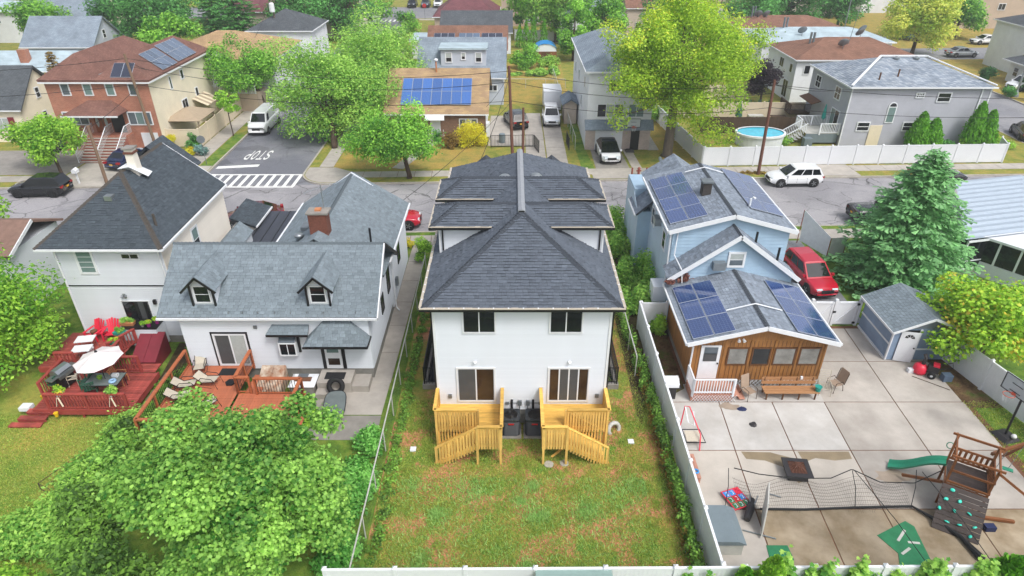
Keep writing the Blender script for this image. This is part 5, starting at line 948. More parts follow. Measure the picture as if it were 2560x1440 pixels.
fl.build('fan_light', MATS['glass_dark'], dr); bx('door_handle', dr, 'black_metal', .76, .82, -.1, -.05, .95, 1.02)
# ------------------------------------------------------------------ corrugated porch house at the right edge
Q = thing('screen_porch_house', 'house with white corrugated metal porch roof and dark screens at right edge', 'house', (31.6, 38.1, 0), R(13)); mat('corrugated', '#a9b6c2', .35, .05, metal=.35)
cg = MB(); n = 38
for k in range(n):
    y0 = -.3 + 7.6 * k / n; y1 = -.3 + 7.6 * (k + 1) / n; h = (.1 if k % 3 == 0 else 0) ; h2 = (.1 if (k + 1) % 3 == 0 else 0); zz = lambda y: 2.75 + .07 * y
    cg.add([(-2.8 + .8 * y0, y0, zz(y0) + h), (9, y0, zz(y0) + h), (9, y1, zz(y1) + h2), (-2.8 + .8 * y1, y1, zz(y1) + h2)], [(0, 1, 2, 3)])
cg.build('corrugated_roof', MATS['corrugated'], Q); barp('fascia', Q, 'white_trim', (-2.8, -.33, 2.66), (9, -.33, 2.66), .05, .14)
bx('wall', Q, 'siding_cool', 2.2, 9, 1.8, 6.2, 0, 2.6); bx('floor', Q, 'concrete_grey', -2.7, 9, -.2, 1.8, 0, .5)
for k in range(7): bx('post', Q, 'white_trim', -2.7 + k * 1.6, -2.6 + k * 1.6, -.22, -.14, .5, 2.65)
for z in (.55, 1.15): bx('rail', Q, 'white_trim', -2.7, 9, -.21, -.15, z - .04, z + .04)
for k in range(6): bx('screen', Q, 'glass_dark', -2.59 + k * 1.6, -1.11 + k * 1.6, -.19, -.17, .6, 2.6)
Qb = thing('screened_vestibule', 'white framed screened vestibule with flat roof at the right edge', 'porch', (32.5, 35.2, 0), R(38)); bx('roof', Qb, 'white_trim', -.2, 4, -.2, 5, 2.6, 2.75); bx('wall', Qb, 'siding_cool', -.05, 4, 0, 4.8, 0, 1.0)
for k in range(5): bx('post', Qb, 'white_trim', -.06, .06, k * 1.2 - .06, k * 1.2 + .06, 1.0, 2.6); bx('post', Qb, 'white_trim', k * 1.0 - .06, k * 1.0 + .06, -.06, .06, 1.0, 2.6)
for k in range(4): bx('screen', Qb, 'glass_dark', -.02, .02, k * 1.2 + .06, k * 1.2 + 1.14, 1.02, 2.58); bx('screen', Qb, 'glass_dark', k * 1.0 + .06, k * 1.0 + .94, -.02, .02, 1.02, 2.58)
# ------------------------------------------------------------------ houses across the street
def lap(name, col, row=.15, dark=.72, rough=.6):
    """far lap siding / shingle courses too fine to build: colour plus fine ridges"""
    m = mat(name, col, rough, .05, scale=1.2, stain=.06); n = m.node_tree.nodes; l = m.node_tree.links; b = n['Principled BSDF']
    g = n.new('ShaderNodeNewGeometry'); sp = n.new('ShaderNodeSeparateXYZ'); l.new(g.outputs['Position'], sp.inputs[0]); a = n.new('ShaderNodeMath'); a.operation = 'DIVIDE'; a.inputs[1].default_value = row; l.new(sp.outputs['Z'], a.inputs[0])
    f = n.new('ShaderNodeMath'); f.operation = 'FRACT'; l.new(a.outputs[0], f.inputs[0]); bp = n.new('ShaderNodeBump'); bp.inputs['Strength'].default_value = .7; bp.inputs['Distance'].default_value = .04; bp.invert = True; l.new(f.outputs[0], bp.inputs['Height']); l.new(bp.outputs[0], b.inputs['Normal']); return m
def tiles(name, c1, c2, mortar, bw=.3, rh=.16, scale=1.0, rough=.9, wall=False):
    m = bpy.data.materials.new(name); m.use_nodes = True; n = m.node_tree.nodes; l = m.node_tree.links; b = n['Principled BSDF']; b.inputs['Roughness'].default_value = rough; b.inputs['Specular IOR Level'].default_value = .25
    g = n.new('ShaderNodeNewGeometry'); br = n.new('ShaderNodeTexBrick'); sp = n.new('ShaderNodeSeparateXYZ'); l.new(g.outputs['Position'], sp.inputs[0]); ad = n.new('ShaderNodeMath'); ad.operation = 'ADD'; l.new(sp.outputs['X'], ad.inputs[0]); l.new(sp.outputs['Y'], ad.inputs[1])
    cb = n.new('ShaderNodeCombineXYZ')
    if wall: l.new(ad.outputs[0], cb.inputs['X']); l.new(sp.outputs['Z'], cb.inputs['Y'])
    else: l.new(ad.outputs[0], cb.inputs['X']); mz = n.new('ShaderNodeMath'); mz.operation = 'MULTIPLY'; mz.inputs[1].default_value = 2.0; l.new(sp.outputs['Z'], mz.inputs[0]); l.new(mz.outputs[0], cb.inputs['Y'])
    l.new(cb.outputs[0], br.inputs['Vector']); br.inputs['Scale'].default_value = scale; br.inputs['Brick Width'].default_value = bw; br.inputs['Row Height'].default_value = rh; br.inputs['Mortar Size'].default_value = .012; br.inputs['Color1'].default_value = (*lin(c1), 1); br.inputs['Color2'].default_value = (*lin(c2), 1); br.inputs['Mortar'].default_value = (*lin(mortar), 1)
    nz = n.new('ShaderNodeTexNoise'); nz.inputs['Scale'].default_value = .7; nz.inputs['Detail'].default_value = 7; l.new(g.outputs['Position'], nz.inputs['Vector']); mr = n.new('ShaderNodeMapRange'); mr.inputs[1].default_value = .3; mr.inputs[2].default_value = .7; mr.inputs[3].default_value = .82; mr.inputs[4].default_value = 1.15; l.new(nz.outputs[0], mr.inputs[0])
    x = n.new('ShaderNodeMix'); x.data_type = 'RGBA'; x.blend_type = 'MULTIPLY'; x.inputs['Factor'].default_value = 1; l.new(br.outputs['Color'], x.inputs['A']); l.new(mr.outputs[0], x.inputs['B']); l.new(x.outputs['Result'], b.inputs['Base Color'])
    bp = n.new('ShaderNodeBump'); bp.inputs['Strength'].default_value = .5; bp.inputs['Distance'].default_value = .03; l.new(br.outputs['Fac'], bp.inputs['Height']); bp.invert = True; l.new(bp.outputs[0], b.inputs['Normal']); MATS[name] = m; return m
tiles('roof_brick', '#735249', '#826055', '#5c423c'); tiles('roof_tan', '#a58a6a', '#b29770', '#8c7358'); tiles('roof_tan2', '#998066', '#ab926c', '#86705a', .6, .2); tiles('roof_dark', '#4d5257', '#5b6064', '#3c4044'); tiles('roof_slate', '#7c8894', '#8c98a4', '#6a7580'); tiles('roof_mix', '#75818f', '#a3abb4', '#5c6672', .35, .17); tiles('roof_brown', '#7c5b4c', '#8a6857', '#6a4d40'); tiles('roof_maroon', '#6d454a', '#7c5256', '#5a383c'); tiles('roof_pale', '#9fb0b8', '#a9bac2', '#94a4ac', 1.2, .5)
tiles('brick_wall', '#a8644a', '#b9775e', '#a58a7c', .22, .075, wall=True); tiles('brick_brown', '#6d5040', '#85614c', '#8c7868', .22, .075, wall=True); tiles('brick_pale', '#b9a49c', '#c9b6ae', '#cfc6c0', .22, .075, wall=True)
lap('lap_cream', '#e2d8c2'); lap('lap_white', '#dcdfe2'); lap('lap_beige', '#c2b3a4'); lap('lap_grey', '#a3a5ae', .13); lap('lap_bluegrey', '#b3bac6'); lap('lap_tan', '#b5a28f'); mat('door_wood', '#8a4a24', .5, .15)
def house(name, label, x0, x1, y0, y1, h, wall, roof, kind='hip', rise=2.0, over=.35, wins=(), near=None, side=None, gutter='white_trim', z0=0, ridge=None):
    t = thing(name, label, 'house', ((x0 + x1) / 2, y0, z0)); w = (x1 - x0) / 2; d = y1 - y0
    bx('wall', t, wall, -w, w, 0, d, 0, h)
    if near: bx('front_wall', t, near, -w - .02, w + .02, -.04, .1, 0, h - .01)
    if side: bx('side_wall', t, side, w - .05, w + .04, .12, d, 0, h - .01)
    o = over; a, b, c, e = -w - o, w + o, -o, d + o
    if kind == 'hip':
        if (b - a) >= (e - c):
            hw = (e - c) / 2; P, Q_ = (a + hw, (c + e) / 2, h + rise), (b - hw, (c + e) / 2, h + rise)
            pl = [[(a, c, h), (b, c, h), Q_, P], [(b, c, h), (b, e, h), Q_], [(b, e, h), (a, e, h), P, Q_], [(a, e, h), (a, c, h), P]]
        else: pl = hip_roof(a, b, c, e, h, h + rise)
    elif kind == 'gx': pl = gable_x(a, b, c, e, h, h + rise)
    elif kind == 'gy': pl = gable_y(a, b, c, e, h, h + rise)
    else: pl = []
    if pl: roof_base(t, pl, MATS[roof], .14)
    else: bx('roof', t, roof, a, b, c, e, h + .002, h + .2)
    if kind in ('gx', 'gy'):
        for e_ in (0, 1):
            mb = MB()
            if kind == 'gx': x = (-w, w - .1)[e_]; mb.prism([(x, 0, h), (x, d, h), (x, d / 2, h + rise * .93)], (.1, 0, 0))
            else: y = (0, d - .1)[e_]; mb.prism([(-w, y, h), (w, y, h), (0, y, h + rise * .93)], (0, .1, 0))
            mb.build('gable_wall', MATS[wall], t)
        for y in (c, e):
            if kind == 'gx': barp('gutter', t, gutter, (a, y, h - .06), (b, y, h - .06), .08, .12)
    else:
        barp('gutter', t, gutter, (a, c - .03, h - .05), (b, c - .03, h - .05), .08, .14); barp('gutter', t, gutter, (b + .03 if x0 < 0 else a - .03, c, h - .05), (b + .03 if x0 < 0 else a - .03, e, h - .05), .08, .14)
    Ws = {'n': Wall((-w, -.04 if near else 0, 0), (1, 0, 0)), 'r': Wall((w + (.04 if side else 0), 0, 0), (0, 1, 0)), 'l': Wall((-w, d, 0), (0, -1, 0))}
    for k in wins:
        s, u, z, ww, hh, cc, rr = k[:7]; window(t, Ws[s], u, z, ww, hh, cc, rr, fr=.09, proud=.08, mul=.06, glasses=k[7] if len(k) > 7 else None, name=k[8] if len(k) > 8 else 'window')
    return t, Ws
GG, GB, GD = ['glass_green'], ['glass_blind'], ['glass_dark']
# brick semi-detached
A, WA = house('brick_house', 'red brick semi detached house with brown hip roofs and front stairs', -43.7, -34.1, 62.4, 76.2, 6.6, 'lap_cream', 'roof_brick', 'none', near='brick_wall', wins=[('n', 1.4, 5.3, .85, 1.15, 1, 1, ['glass_grey']), ('n', 3.5, 5.3, .85, 1.15, 1, 1, GG), ('n', 5.6, 5.3, .85, 1.15, 1, 1, GG), ('n', 7.75, 5.3, .85, 1.15, 1, 1, ['glass_grey']), ('n', .7, 2.5, 2.4, 1.3, 3, 1, ['glass_grey', 'glass_green', 'glass_grey']), ('n', 6.9, 2.5, 2.3, 1.3, 3, 1, ['glass_grey', 'glass_green', 'glass_grey']), ('r', 4.0, 4.8, .5, 1.3, 1, 1), ('r', 6.6, 5.2, .7, 1.0, 1, 1), ('r', 5.5, 1.9, 1.3, 1.5, 2, 1), ('r', 9, 2.6, .7, 1.2, 1, 1)])
for x0, x1 in ((-5.2, -.02), (.02, 5.2)):
    pl = hip_roof(x0, x1, -.4, 14.2, 6.82, 8.7); roof_base(A, pl, MATS['roof_brick'], .12)
barp('valley', A, 'grey_metal', (0, 1.2, 6.95), (0, 13, 6.95), .9, .05)
for a, b in ((-.6, .5), (1.4, 1.8)): pass
solar(A, (5.05, 3.0, 6.95), (0, 1, 0), Vector((-2.6, 0, 1.88)), 3, 2, 1.05, 1.2, 'cells_grey'); solar(A, (5.0, 6.6, 7.0), (0, 1, 0), Vector((-2.6, 0, 1.88)), 4, 2, 1.05, 1.25, 'cells_grey'); solar(A, (1.6, -.1, 6.95), (1, 0, 0), Vector((0, 2.6, 1.88)), 2, 1, .95, 1.7, 'cells_dark')
for x, y in ((-2.9, 3.6), (-2.8, 10)): mb = MB(); mb.lathe([(.2, 0), (.25, .25), (.3, .26), (.05, .4)], 10, (x, y, 8.2)); mb.build('roof_vent', MATS['white_trim'], A)
D = MB(); D.box(-1.25, .3, -.1, -.03, 1.8, 3.75); d = D.build('door', MATS['door_wood'], A); bx('door_gap', d, 'wood_dark', -.5, -.44, -.12, -.1, 1.8, 3.7)
for x in (-.95, -.12): mb = MB(); mb.lathe([(.02, 0), (.14, .3), (.16, .6), (.1, .9), (.02, 1.0)], 8, (x, -.11, 2.3)); o = mb.build('oval_pane', MATS['glass_blind'], d); o.scale = (1, .2, 1); o.location = (0, -.09, 0)
bx('door', A, 'black_trim', .45, 1.65, -.1, -.03, 1.8, 3.75); bx('garage_door', A, 'white_trim', 2.9, 4.5, -.1, -.03, 0, 1.75)
pl = [[(-3.0, -2.0, 3.95), (2.3, -2.0, 3.95), (1.0, -.05, 4.9), (-1.2, -.05, 4.9)], [(-3.0, -.05, 3.95), (-3.0, -2.0, 3.95), (-1.2, -.05, 4.9)], [(2.3, -2.0, 3.95), (2.3, -.05, 3.95), (1.0, -.05, 4.9)]]; roof_base(A, pl, MATS['roof_brick'], .12, 'porch_roof'); barp('fascia', A, 'white_trim', (-3.0, -2.03, 3.86), (2.3, -2.03, 3.86), .05, .14)
bx('landing', A, 'brick_wall', -1.9, 2.2, -1.2, -.05, 0, 1.75)
for k in range(9): bx('stair', A, 'stair_stone' if mat('stair_stone', '#9a5f50', .8, .1, orand=.05) else '', -1.5, 2.1, -1.22 - .28 * (k + 1), -1.22 - .28 * k, 0, 1.6 - k * .19); bx('stair_nosing', A, 'concrete', -1.5, 2.1, -1.25 - .28 * (k + 1), -1.0 - .28 * (k + 1), 1.6 - k * .19 + .002, 1.64 - k * .19)
for x in (-1.55, .35, 2.1):
    rl = rod('railing', A, 'white_trim', [(x, -.1, 2.7), (x, -1.2, 2.7), (x, -3.8, 1.0), (x, -3.8, .05)], .045, 5)
    for k in range(18): y = -.2 - k * .2; zt = 2.7 if y > -1.2 else 2.7 - (-1.2 - y) * .654; rod('baluster', rl, 'white_trim', [(x, y, zt), (x, y, zt - .85)], .016, 4)
# others
house('cream_house', 'cream house with dark roof and red shutters at the left edge', -62, -48.8, 64.8, 72, 3.3, 'lap_cream', 'roof_dark', 'gx', 3.5, wins=[('n', 9.8, 1.2, 2.0, 1.3, 3, 1, GB), ('r', 3, 3.6, .7, 1.1, 1, 2), ('r', 3, 1.2, .7, 1.1, 1, 2)])
for u in (-52.75, -49.95): tag(bx('shutter', None, 'red_steel', u - .3, u + .3, 64.68, 64.74, 1.15, 2.55), f'dark red window shutter on the cream house, {"left" if u < -52 else "right"} one', 'shutter')
Cc, WC = house('tan_roof_house', 'white house with large tan shingle roof behind the brick house', -42.5, -28.3, 80, 92, 4.9, 'lap_white', 'roof_tan', 'hip', 2.3, wins=[('n', 11.5, 2.6, 1.2, 1.2, 2, 1), ('r', 2, 2.6, .8, 1.2, 1, 2), ('r', 6, 2.6, .8, 1.2, 1, 2), ('r', 9.5, 2.6, .8, 1.2, 1, 2)])
pl = gable_y(-1.0, 3.2, -1.2, 5, 5.0, 6.6); roof_base(Cc, pl, MATS['roof_tan'], .12, 'gable_roof'); bx('gable_bay', Cc, 'lap_white', -.7, 2.9, -.9, 1, 0, 5.0); mb = MB(); mb.prism([(-.7, -.9, 5.0), (2.9, -.9, 5.0), (1.1, -.9, 6.35)], (0, .1, 0)); mb.build('gable_wall', MATS['lap_white'], Cc); window(Cc, Wall((-.7, -.9, 0), (1, 0, 0)), 1.0, 4.2, 1.5, 1.2, 2, 1)
bx('balcony', Cc, 'lap_tan', .2, 6.2, -4.2, -1, 0, 2.0); railing(Cc, (.3, -4.15), (6.1, -4.15), 2.0, 3.0, 'white_trim', bw=.05, step=.2)
house('slate_house', 'grey slate roofed gable house behind the cream house', -67, -57.5, 94, 102, 3.7, 'lap_bluegrey', 'roof_slate', 'gx', 3.4, wins=[('r', 3.3, 4.2, .8, 1.2, 1, 2)]); house('slate_house', 'second slate roofed gable house farther back at top left', -79, -68, 116, 124, 3.9, 'lap_cream', 'roof_slate', 'gx', 3.6)
house('white_house', 'white house in the top left corner with three part window', -96, -82, 117, 126, 5.0, 'lap_white', 'roof_pale', 'hip', 1.2, wins=[('n', 8.2, 3.1, 2.4, 1.6, 3, 1), ('r', 2, 3.2, 1, 1.4, 1, 2)]); hb, _ = house('low_house', 'low pale roofed house with brick chimney at left edge', -66, -54.5, 82, 89, 3.2, 'lap_cream', 'roof_pale', 'gx', 1.7, wins=[('r', 3, 2.0, .7, .9, 1, 1)]); bx('chimney', hb, 'brick_wall', 0, 1.0, 1.2, 2.0, 3.2, 5.4)
# brown brick ranch with solar array
E_, WE = house('brick_ranch', 'brown brick ranch house with tan roof and bright blue solar panels', -12.7, -2.7, 66.1, 77.8, 2.55, 'lap_white', 'roof_tan2', 'gx', 3.2, near='brick_brown', wins=[('n', 7.3, .9, 1.9, 1.15, 3, 1, ['glass_grey', 'glass_blind', 'glass_grey']), ('n', 1.0, 1.0, 2.0, 1.1, 2, 1), ('r', 4, 1.0, .8, 1.1, 1, 2)])
sl = Vector((0, 6.2, 3.2)).normalized(); solar(E_, Vector((-3.65, -.35, 2.55)) + sl * 1.25, (1, 0, 0), sl, 7, 2, 1.0, 1.95, 'cells_bright', lift=.15)
D = MB(); D.hexa([(-1.1, -1.0, 2.1), (.9, -1.0, 2.1), (.8, -.05, 2.5), (-1.0, -.05, 2.5), (-1.1, -1.0, 2.2), (.9, -1.0, 2.2), (.8, -.05, 2.62), (-1.0, -.05, 2.62)]); D.build('door_awning', MATS['white_trim'], E_); bx('door', E_, 'white_trim', -.6, .4, -.1, -.04, .4, 2.1); bx('stoop', E_, 'concrete', -1, .8, -1.4, -.05, 0, .4)
for k in range(7): rod('porch_rail', E_, 'white_trim', [(-1 + k * .3, -1.35, .4), (-1 + k * .3, -1.35, 1.3)], .03, 4)
mb = MB(); mb.tube((-.3, 5.3, 5.0), (-.3, 5.3, 6.5), .08); mb.build('vent_pipe', MATS['terracotta'], E_); mb = MB(); mb.lathe([(.03, 0), (.22, .1), (.22, .25), (.03, .35)], 10, (-.3, 5.3, 6.5)); mb.build('vent_cap', MATS['white_trim'], E_, smooth=True); bx('wall_unit', E_, 'white_trim', 5.05, 5.4, -.3, .6, .2, 1.6)
F_, WF = house('dormer_house', 'pale grey house with wide dormer behind the brick ranch', -10.9, -1.0, 78.6, 89, 3.2, 'lap_bluegrey', 'roof_slate', 'gx', 3.6, wins=[('n', 8.1, 1.6, 1.1, .8, 2, 1)]); bx('dormer', F_, 'lap_bluegrey', -2.4, 2.9, 1.3, 5, 4, 6.1); bx('dormer_roof', F_, 'roof_pale', -2.6, 3.1, 1.0, 5.3, 6.1, 6.3); Wd = Wall((-2.4, 1.3, 0), (1, 0, 0))
for u in (.5, 2.35, 4.0): window(F_, Wd, u, 4.6 if u != 2.35 else 4.9, .85 if u != 2.35 else .6, 1.2 if u != 2.35 else .9, 1, 2, fr=.12, glasses=['glass_dark', 'glass_blind'])
F2, _ = house('brown_roof_house', 'brown roofed house with dark solar panels behind the dormer house', -11.6, -.9, 95.3, 104, 3.0, 'lap_cream', 'roof_brown', 'gx', 2.6); sl = Vector((0, 4.7, 2.6)).normalized()
for x, m in ((-4.7, 'cells_dark'), (-1.2, 'cells_grey'), (2.0, 'cells_dark')): solar(F2, Vector((x, -.3, 3.1)) + sl * 1.6, (1, 0, 0), sl, 3, 1, .95, 1.8, m)
house('dark_roof_house', 'dark roofed house in the row behind the brown roofed one', -11, -.2, 108, 117, 3.2, 'lap_white', 'roof_dark', 'gx', 2.6); house('maroon_roof_house', 'maroon hip roofed house near the far crossing', -13.5, -2.5, 122, 134, 3.4, 'lap_tan', 'roof_maroon', 'hip', 4.2)
house('tan_block', 'tan two storey building at the top beside the maroon roof', -2, 9, 133.5, 142, 7.5, 'lap_tan', 'roof_maroon', 'hip', 2, wins=[('n', 4.5, 3.6, 2.2, 1.6, 2, 1, GG), ('n', 4.4, .6, 2.6, 1.6, 3, 1, GG), ('n', 8.5, .8, 1, 1.5, 1, 2, GG)])
house('shed_garage', 'pale flat garage beside the dark roofed house by the far street', -15.2, -11.4, 104.5, 110, 2.6, 'lap_white', 'roof_pale', 'none')
# white three-storey with garage
Gh, WG = house('garage_house', 'tall white house with brick garage floor and big front window', 7.2, 13.4, 62.6, 79, 7.5, 'lap_white', 'roof_slate', 'hip', 1.8, wins=[('n', .9, 3.15, 2.6, 1.35, 3, 1, ['glass_dark', 'glass_blind', 'glass_grey']), ('n', 3.9, 3.15, 1.6, 1.35, 2, 1, GG), ('n', 1.8, 5.6, 1.6, 1.2, 2, 1), ('l', 3, 4.5, .8, 1.2, 1, 1), ('l', 7, 4.5, .8, 1.2, 1, 1), ('l', 10.5, 2.8, .8, 1.2, 1, 1), ('l', 13, 5.2, .8, 1.2, 1, 1)], gutter='white_trim')
bx('brick_base', Gh, 'brick_pale', -3.15, 3.15, -.12, 0, 0, 2.1); mb = MB(); mb.prism([(-3.3, -.9, 2.15), (3.3, -.9, 2.15), (3.3, -.05, 2.85), (-3.3, -.05, 2.85)], (0, 0, .12)); mb.build('pent_roof', MATS['roof_slate'], Gh); bx('garage_door', Gh, 'white_trim', -2.2, .45, -.18, -.12, 0, 2.0); bx('door', Gh, 'black_trim', 1.3, 2.1, -.18, -.12, 0, 2.05)
sd_, _ = house('lean_to', 'small grey lean to shed beside the tall white house', 5.7, 7.0, 71, 74, 2.2, 'lap_beige', 'roof_slate', 'gy', .6)
# attached houses on the right
house('white_row_house', 'white end house with brown low hip roof and satellite dishes', 33.3, 48, 79.2, 88.6, 5.1, 'lap_white', 'roof_brown', 'hip', 1.7, wins=[('n', .9, 3.4, .8, 1.1, 1, 1), ('l', 6.6, .3, 1.6, 2.1, 2, 1), ('l', 4.2, 3.3, 1.4, 1.2, 2, 1), ('l', 7.6, 3.3, .9, 1.1, 1, 1)]); house('grey_roof_row', 'low house with pale grey flat hip roof behind the brown one', 33, 50, 90.5, 99, 5.0, 'lap_white', 'roof_pale', 'hip', 1.2); house('brown_row_house', 'brown roofed row house behind the big yellow green tree', 33, 48, 101, 109, 5.0, 'lap_beige', 'roof_brown', 'hip', 1.2)
I_, WI = house('grey_house', 'large grey sided house with speckled hip roof and arched window', 32.6, 45.9, 63.6, 73, 5.85, 'lap_grey', 'roof_mix', 'hip', 1.8, wins=[('n', 6.2, 4.75, .85, .55, 4, 2), ('n', 8.3, 4.35, 1.35, .95, 1, 2), ('n', 1.3, 1.5, 1.3, .95, 1, 2), ('n', 5.8, 1.5, 1.2, .95, 1, 2), ('l', 6.1, 3.9, 1.3, 1.3, 2, 2), ('l', 1.3, 3.9, 1.3, 1.3, 2, 2), ('l', 6.3, .9, 1.9, 2.2, 2, 1, ['glass_green', 'glass_dark'], 'patio_door')])
mb = MB(); o = [(3.9, 2.35), (4.75, 2.35), (4.75, 3.95)] + [(4.325 + .425 * math.cos(R(a)), 3.95 + .425 * math.sin(R(a))) for a in range(15, 180, 15)] + [(3.9, 3.95)]; mb.prism([WI['n'].p(u, z, .0) for u, z in o], WI['n'].n * .07); aw_ = mb.build('arched_window', MATS['white_trim'], I_); mb = MB(); WI['n'].box(mb, 4.0, 4.65, 2.45, 3.85, .05, .085); mb.build('pane', MATS['glass_green'], aw_); mb = MB(); mb.prism([WI['n'].p(4.325 + .33 * math.cos(R(a)), 3.95 + .33 * math.sin(R(a)), .05) for a in range(0, 181, 20)], WI['n'].n * .035); mb.build('pane', MATS['glass_dark'], aw_)
bx('door', I_, 'cream', -4.0, -2.8, -.08, 0, 0, 2.1); 
for a in ((-6.7, -6.6, -.05, .05), (5.75, 5.85, -.1, 0), (6.6, 6.72, -.05, .06)): bx('corner_board', I_, 'white_trim', *a, 0, 5.8)
for x, y, z in ((-3.9, .9, 6.2), (-1.9, 1.4, 6.4)): mb = MB(); mb.tube((x, y, z), (x, y, z + .75), .08); mb.build('vent_pipe', MATS['wood_dark'], I_)
for x in (-.9, 1.1): mb = MB(); mb.lathe([(.22, 0), (.3, .1), (.3, .2), (.05, .32)], 12, (x, 4.3, 7.45)); mb.build('roof_vent', MATS['galv'], I_)
barp('parapet', I_, 'white_trim', (-2.3, 4.7, 7.72), (2.3, 4.7, 7.72), .3, .12); barp('parapet', I_, 'white_trim', (-2.3, 4.7, 7.72), (-6.9, -.2, 6.0), .22, .1); barp('parapet', I_, 'white_trim', (2.3, 4.7, 7.72), (6.9, -.2, 6.0), .22, .1)
mb = MB(); mb.prism([(-6.95, 8.6, 3.0), (-7.9, 8.6, 2.7), (-7.9, 5.2, 2.7), (-6.95, 5.2, 3.0)], (0, 0, .06)); mb.build('awning', MATS['wood_dark'], I_)
house('corner_house', 'white two storey house with dark porch roof at the right edge', 70, 84, 91, 101, 6.2, 'lap_white', 'roof_dark', 'hip', 2.2, wins=[('n', 1.5, 4.0, 1.0, 1.3, 1, 2), ('n', 6, 4.0, 1.0, 1.3, 1, 2)]); h2, _ = house('brick_porch_wing', 'dark roofed porch wing with brick corner at the right edge', 66.8, 84, 86.2, 90.8, 2.7, 'lap_white', 'roof_dark', 'hip', 1.5, over=.8, wins=[('n', 2.6, .8, 1.9, 1.2, 2, 1), ('l', 1, .8, 1.0, 1.2, 1, 2)], near=None); bx('brick_corner', h2, 'brick_wall', -3.6, 8.6, -.1, 0, 0, 2.6)
house('tan_brick_house', 'tan and brick house at the top right', 82, 96, 131, 140, 5.2, 'lap_tan', 'roof_brown', 'gy', 2.2, wins=[('n', 2, 3.2, 1.4, 1.2, 2, 1), ('n', 8, 3.2, 1.4, 1.2, 2, 1)]); house('yellow_house', 'cream house among trees at the top right of centre', 55, 70, 146, 155, 5.4, 'lap_cream', 'roof_brown', 'hip', 2.2, wins=[('n', 3, 3.0, 1.6, 1.4, 2, 1), ('n', 9, 3.0, 1.6, 1.4, 2, 1)]); house('white_far_house', 'long white house at the top beyond the grey house', 74, 92, 150, 158, 5.2, 'lap_white', 'roof_pale', 'hip', 2)
for i, (x, y, w, wl, rf) in enumerate(((-48, 118, 12, 'lap_beige', 'roof_maroon'), (-38, 100, 9, 'lap_white', 'roof_dark'), (-36, 122, 9, 'lap_cream', 'roof_brown'), (8, 115, 10, 'lap_white', 'roof_slate'), (20, 122, 12, 'lap_beige', 'roof_brown'), (-66, 146 + 16, 14, 'lap_white', 'roof_slate'), (-45, 164, 13, 'lap_cream', 'roof_maroon'), (22, 164, 14, 'lap_white', 'roof_brown'), (42, 165, 14, 'lap_tan', 'roof_slate'))):
    house('far_house', ('beige house with maroon roof behind fir trees at top left', 'white house with dark roof behind trees near the leaning pole', 'cream house with brown roof between trees at top left of centre', 'white house with slate roof behind the big yellow green tree', 'beige house with brown roof half hidden by trees at top', 'white house beyond the far street at top left', 'cream house with maroon roof beyond the far street', 'white house with brown roof beyond the far street at top', 'tan house with slate roof beyond the far street at top')[i], x, x + w, y, y + 9, 4.8, wl, rf, 'hip' if i % 2 else 'gx', 2.4, wins=[('n', 1.5, 1.2, 1.2, 1.3, 1, 2), ('n', w - 3.5, 1.2, 1.2, 1.3, 1, 2)])
# ------------------------------------------------------------------ vehicles
def paintm(n, c, rough=.25, metal=.0): return mat(n, c, rough, .02, scale=.5, coat=.6, metal=metal)
for n_, c_ in (('car_black', '#101216'), ('car_white', '#e2e4e6'), ('car_red', '#b3132e'), ('car_blue', '#1a2446'), ('car_silver', '#8d9399'), ('car_maroon', '#5d1c28'), ('car_grey', '#4b5056'), ('car_slate', '#5f7088')): paintm(n_, c_)
mat('car_glass', '#12171b', .05, .1, spec=.7); mat('head_lamp', '#c9d2d8', .12, .1); mat('tail_lamp', '#9a1218', .2, .1); mat('plate', '#d8a22a', .5, .05); mat('rim_alloy', '#9a9da0', .3, .1, metal=.7); mat('plastic_dark', '#1b1c1e', .6, .1)
CARK = {  # length, width, height, wheel radius, belt, stations (x, zb, zt, hw), greenhouse (rear base, rear roof, front roof, front base), panes
 'suv': (4.6, 1.86, 1.66, .36, 1.0, [(-.5, .5, .85, .4), (-.485, .36, .98, .455), (-.42, .28, 1.0, .49), (-.2, .22, 1.0, .5), (.1, .22, .98, .5), (.26, .22, .97, .5), (.38, .26, .92, .485), (.46, .32, .82, .445), (.5, .42, .66, .36)], (-.485, -.4, .05, .25), 3),
 'sedan': (4.7, 1.86, 1.45, .33, .92, [(-.5, .45, .8, .38), (-.48, .32, .9, .45), (-.36, .24, .93, .485), (-.1, .2, .92, .5), (.15, .2, .9, .5), (.3, .22, .86, .495), (.42, .28, .76, .46), (.5, .38, .58, .36)], (-.4, -.2, .06, .26), 2),
 'fast': (4.75, 1.92, 1.62, .36, .98, [(-.5, .45, .85, .38), (-.48, .32, .98, .45), (-.36, .24, 1.0, .485), (-.1, .2, .98, .5), (.15, .2, .95, .5), (.3, .22, .9, .495), (.42, .28, .78, .46), (.5, .38, .56, .34)], (-.45, -.22, .06, .3), 2),
 'van': (5.6, 2.0, 2.1, .36, 1.15, [(-.5, .4, 1.1, .47), (-.49, .3, 1.18, .49), (-.3, .26, 1.18, .5), (0, .24, 1.16, .5), (.25, .24, 1.14, .5), (.36, .26, 1.1, .495), (.46, .32, 1.02, .47), (.5, .42, .8, .42)], (-.495, -.47, .22, .36), 0),
 'pickup': (5.5, 1.95, 1.8, .39, 1.1, [(-.5, .55, 1.05, .45), (-.48, .42, 1.1, .49), (-.2, .3, 1.1, .5), (.1, .3, 1.1, .5), (.3, .3, 1.08, .5), (.42, .36, 1.02, .48), (.5, .46, .8, .42)], (-.12, -.09, .1, .24), 2)}
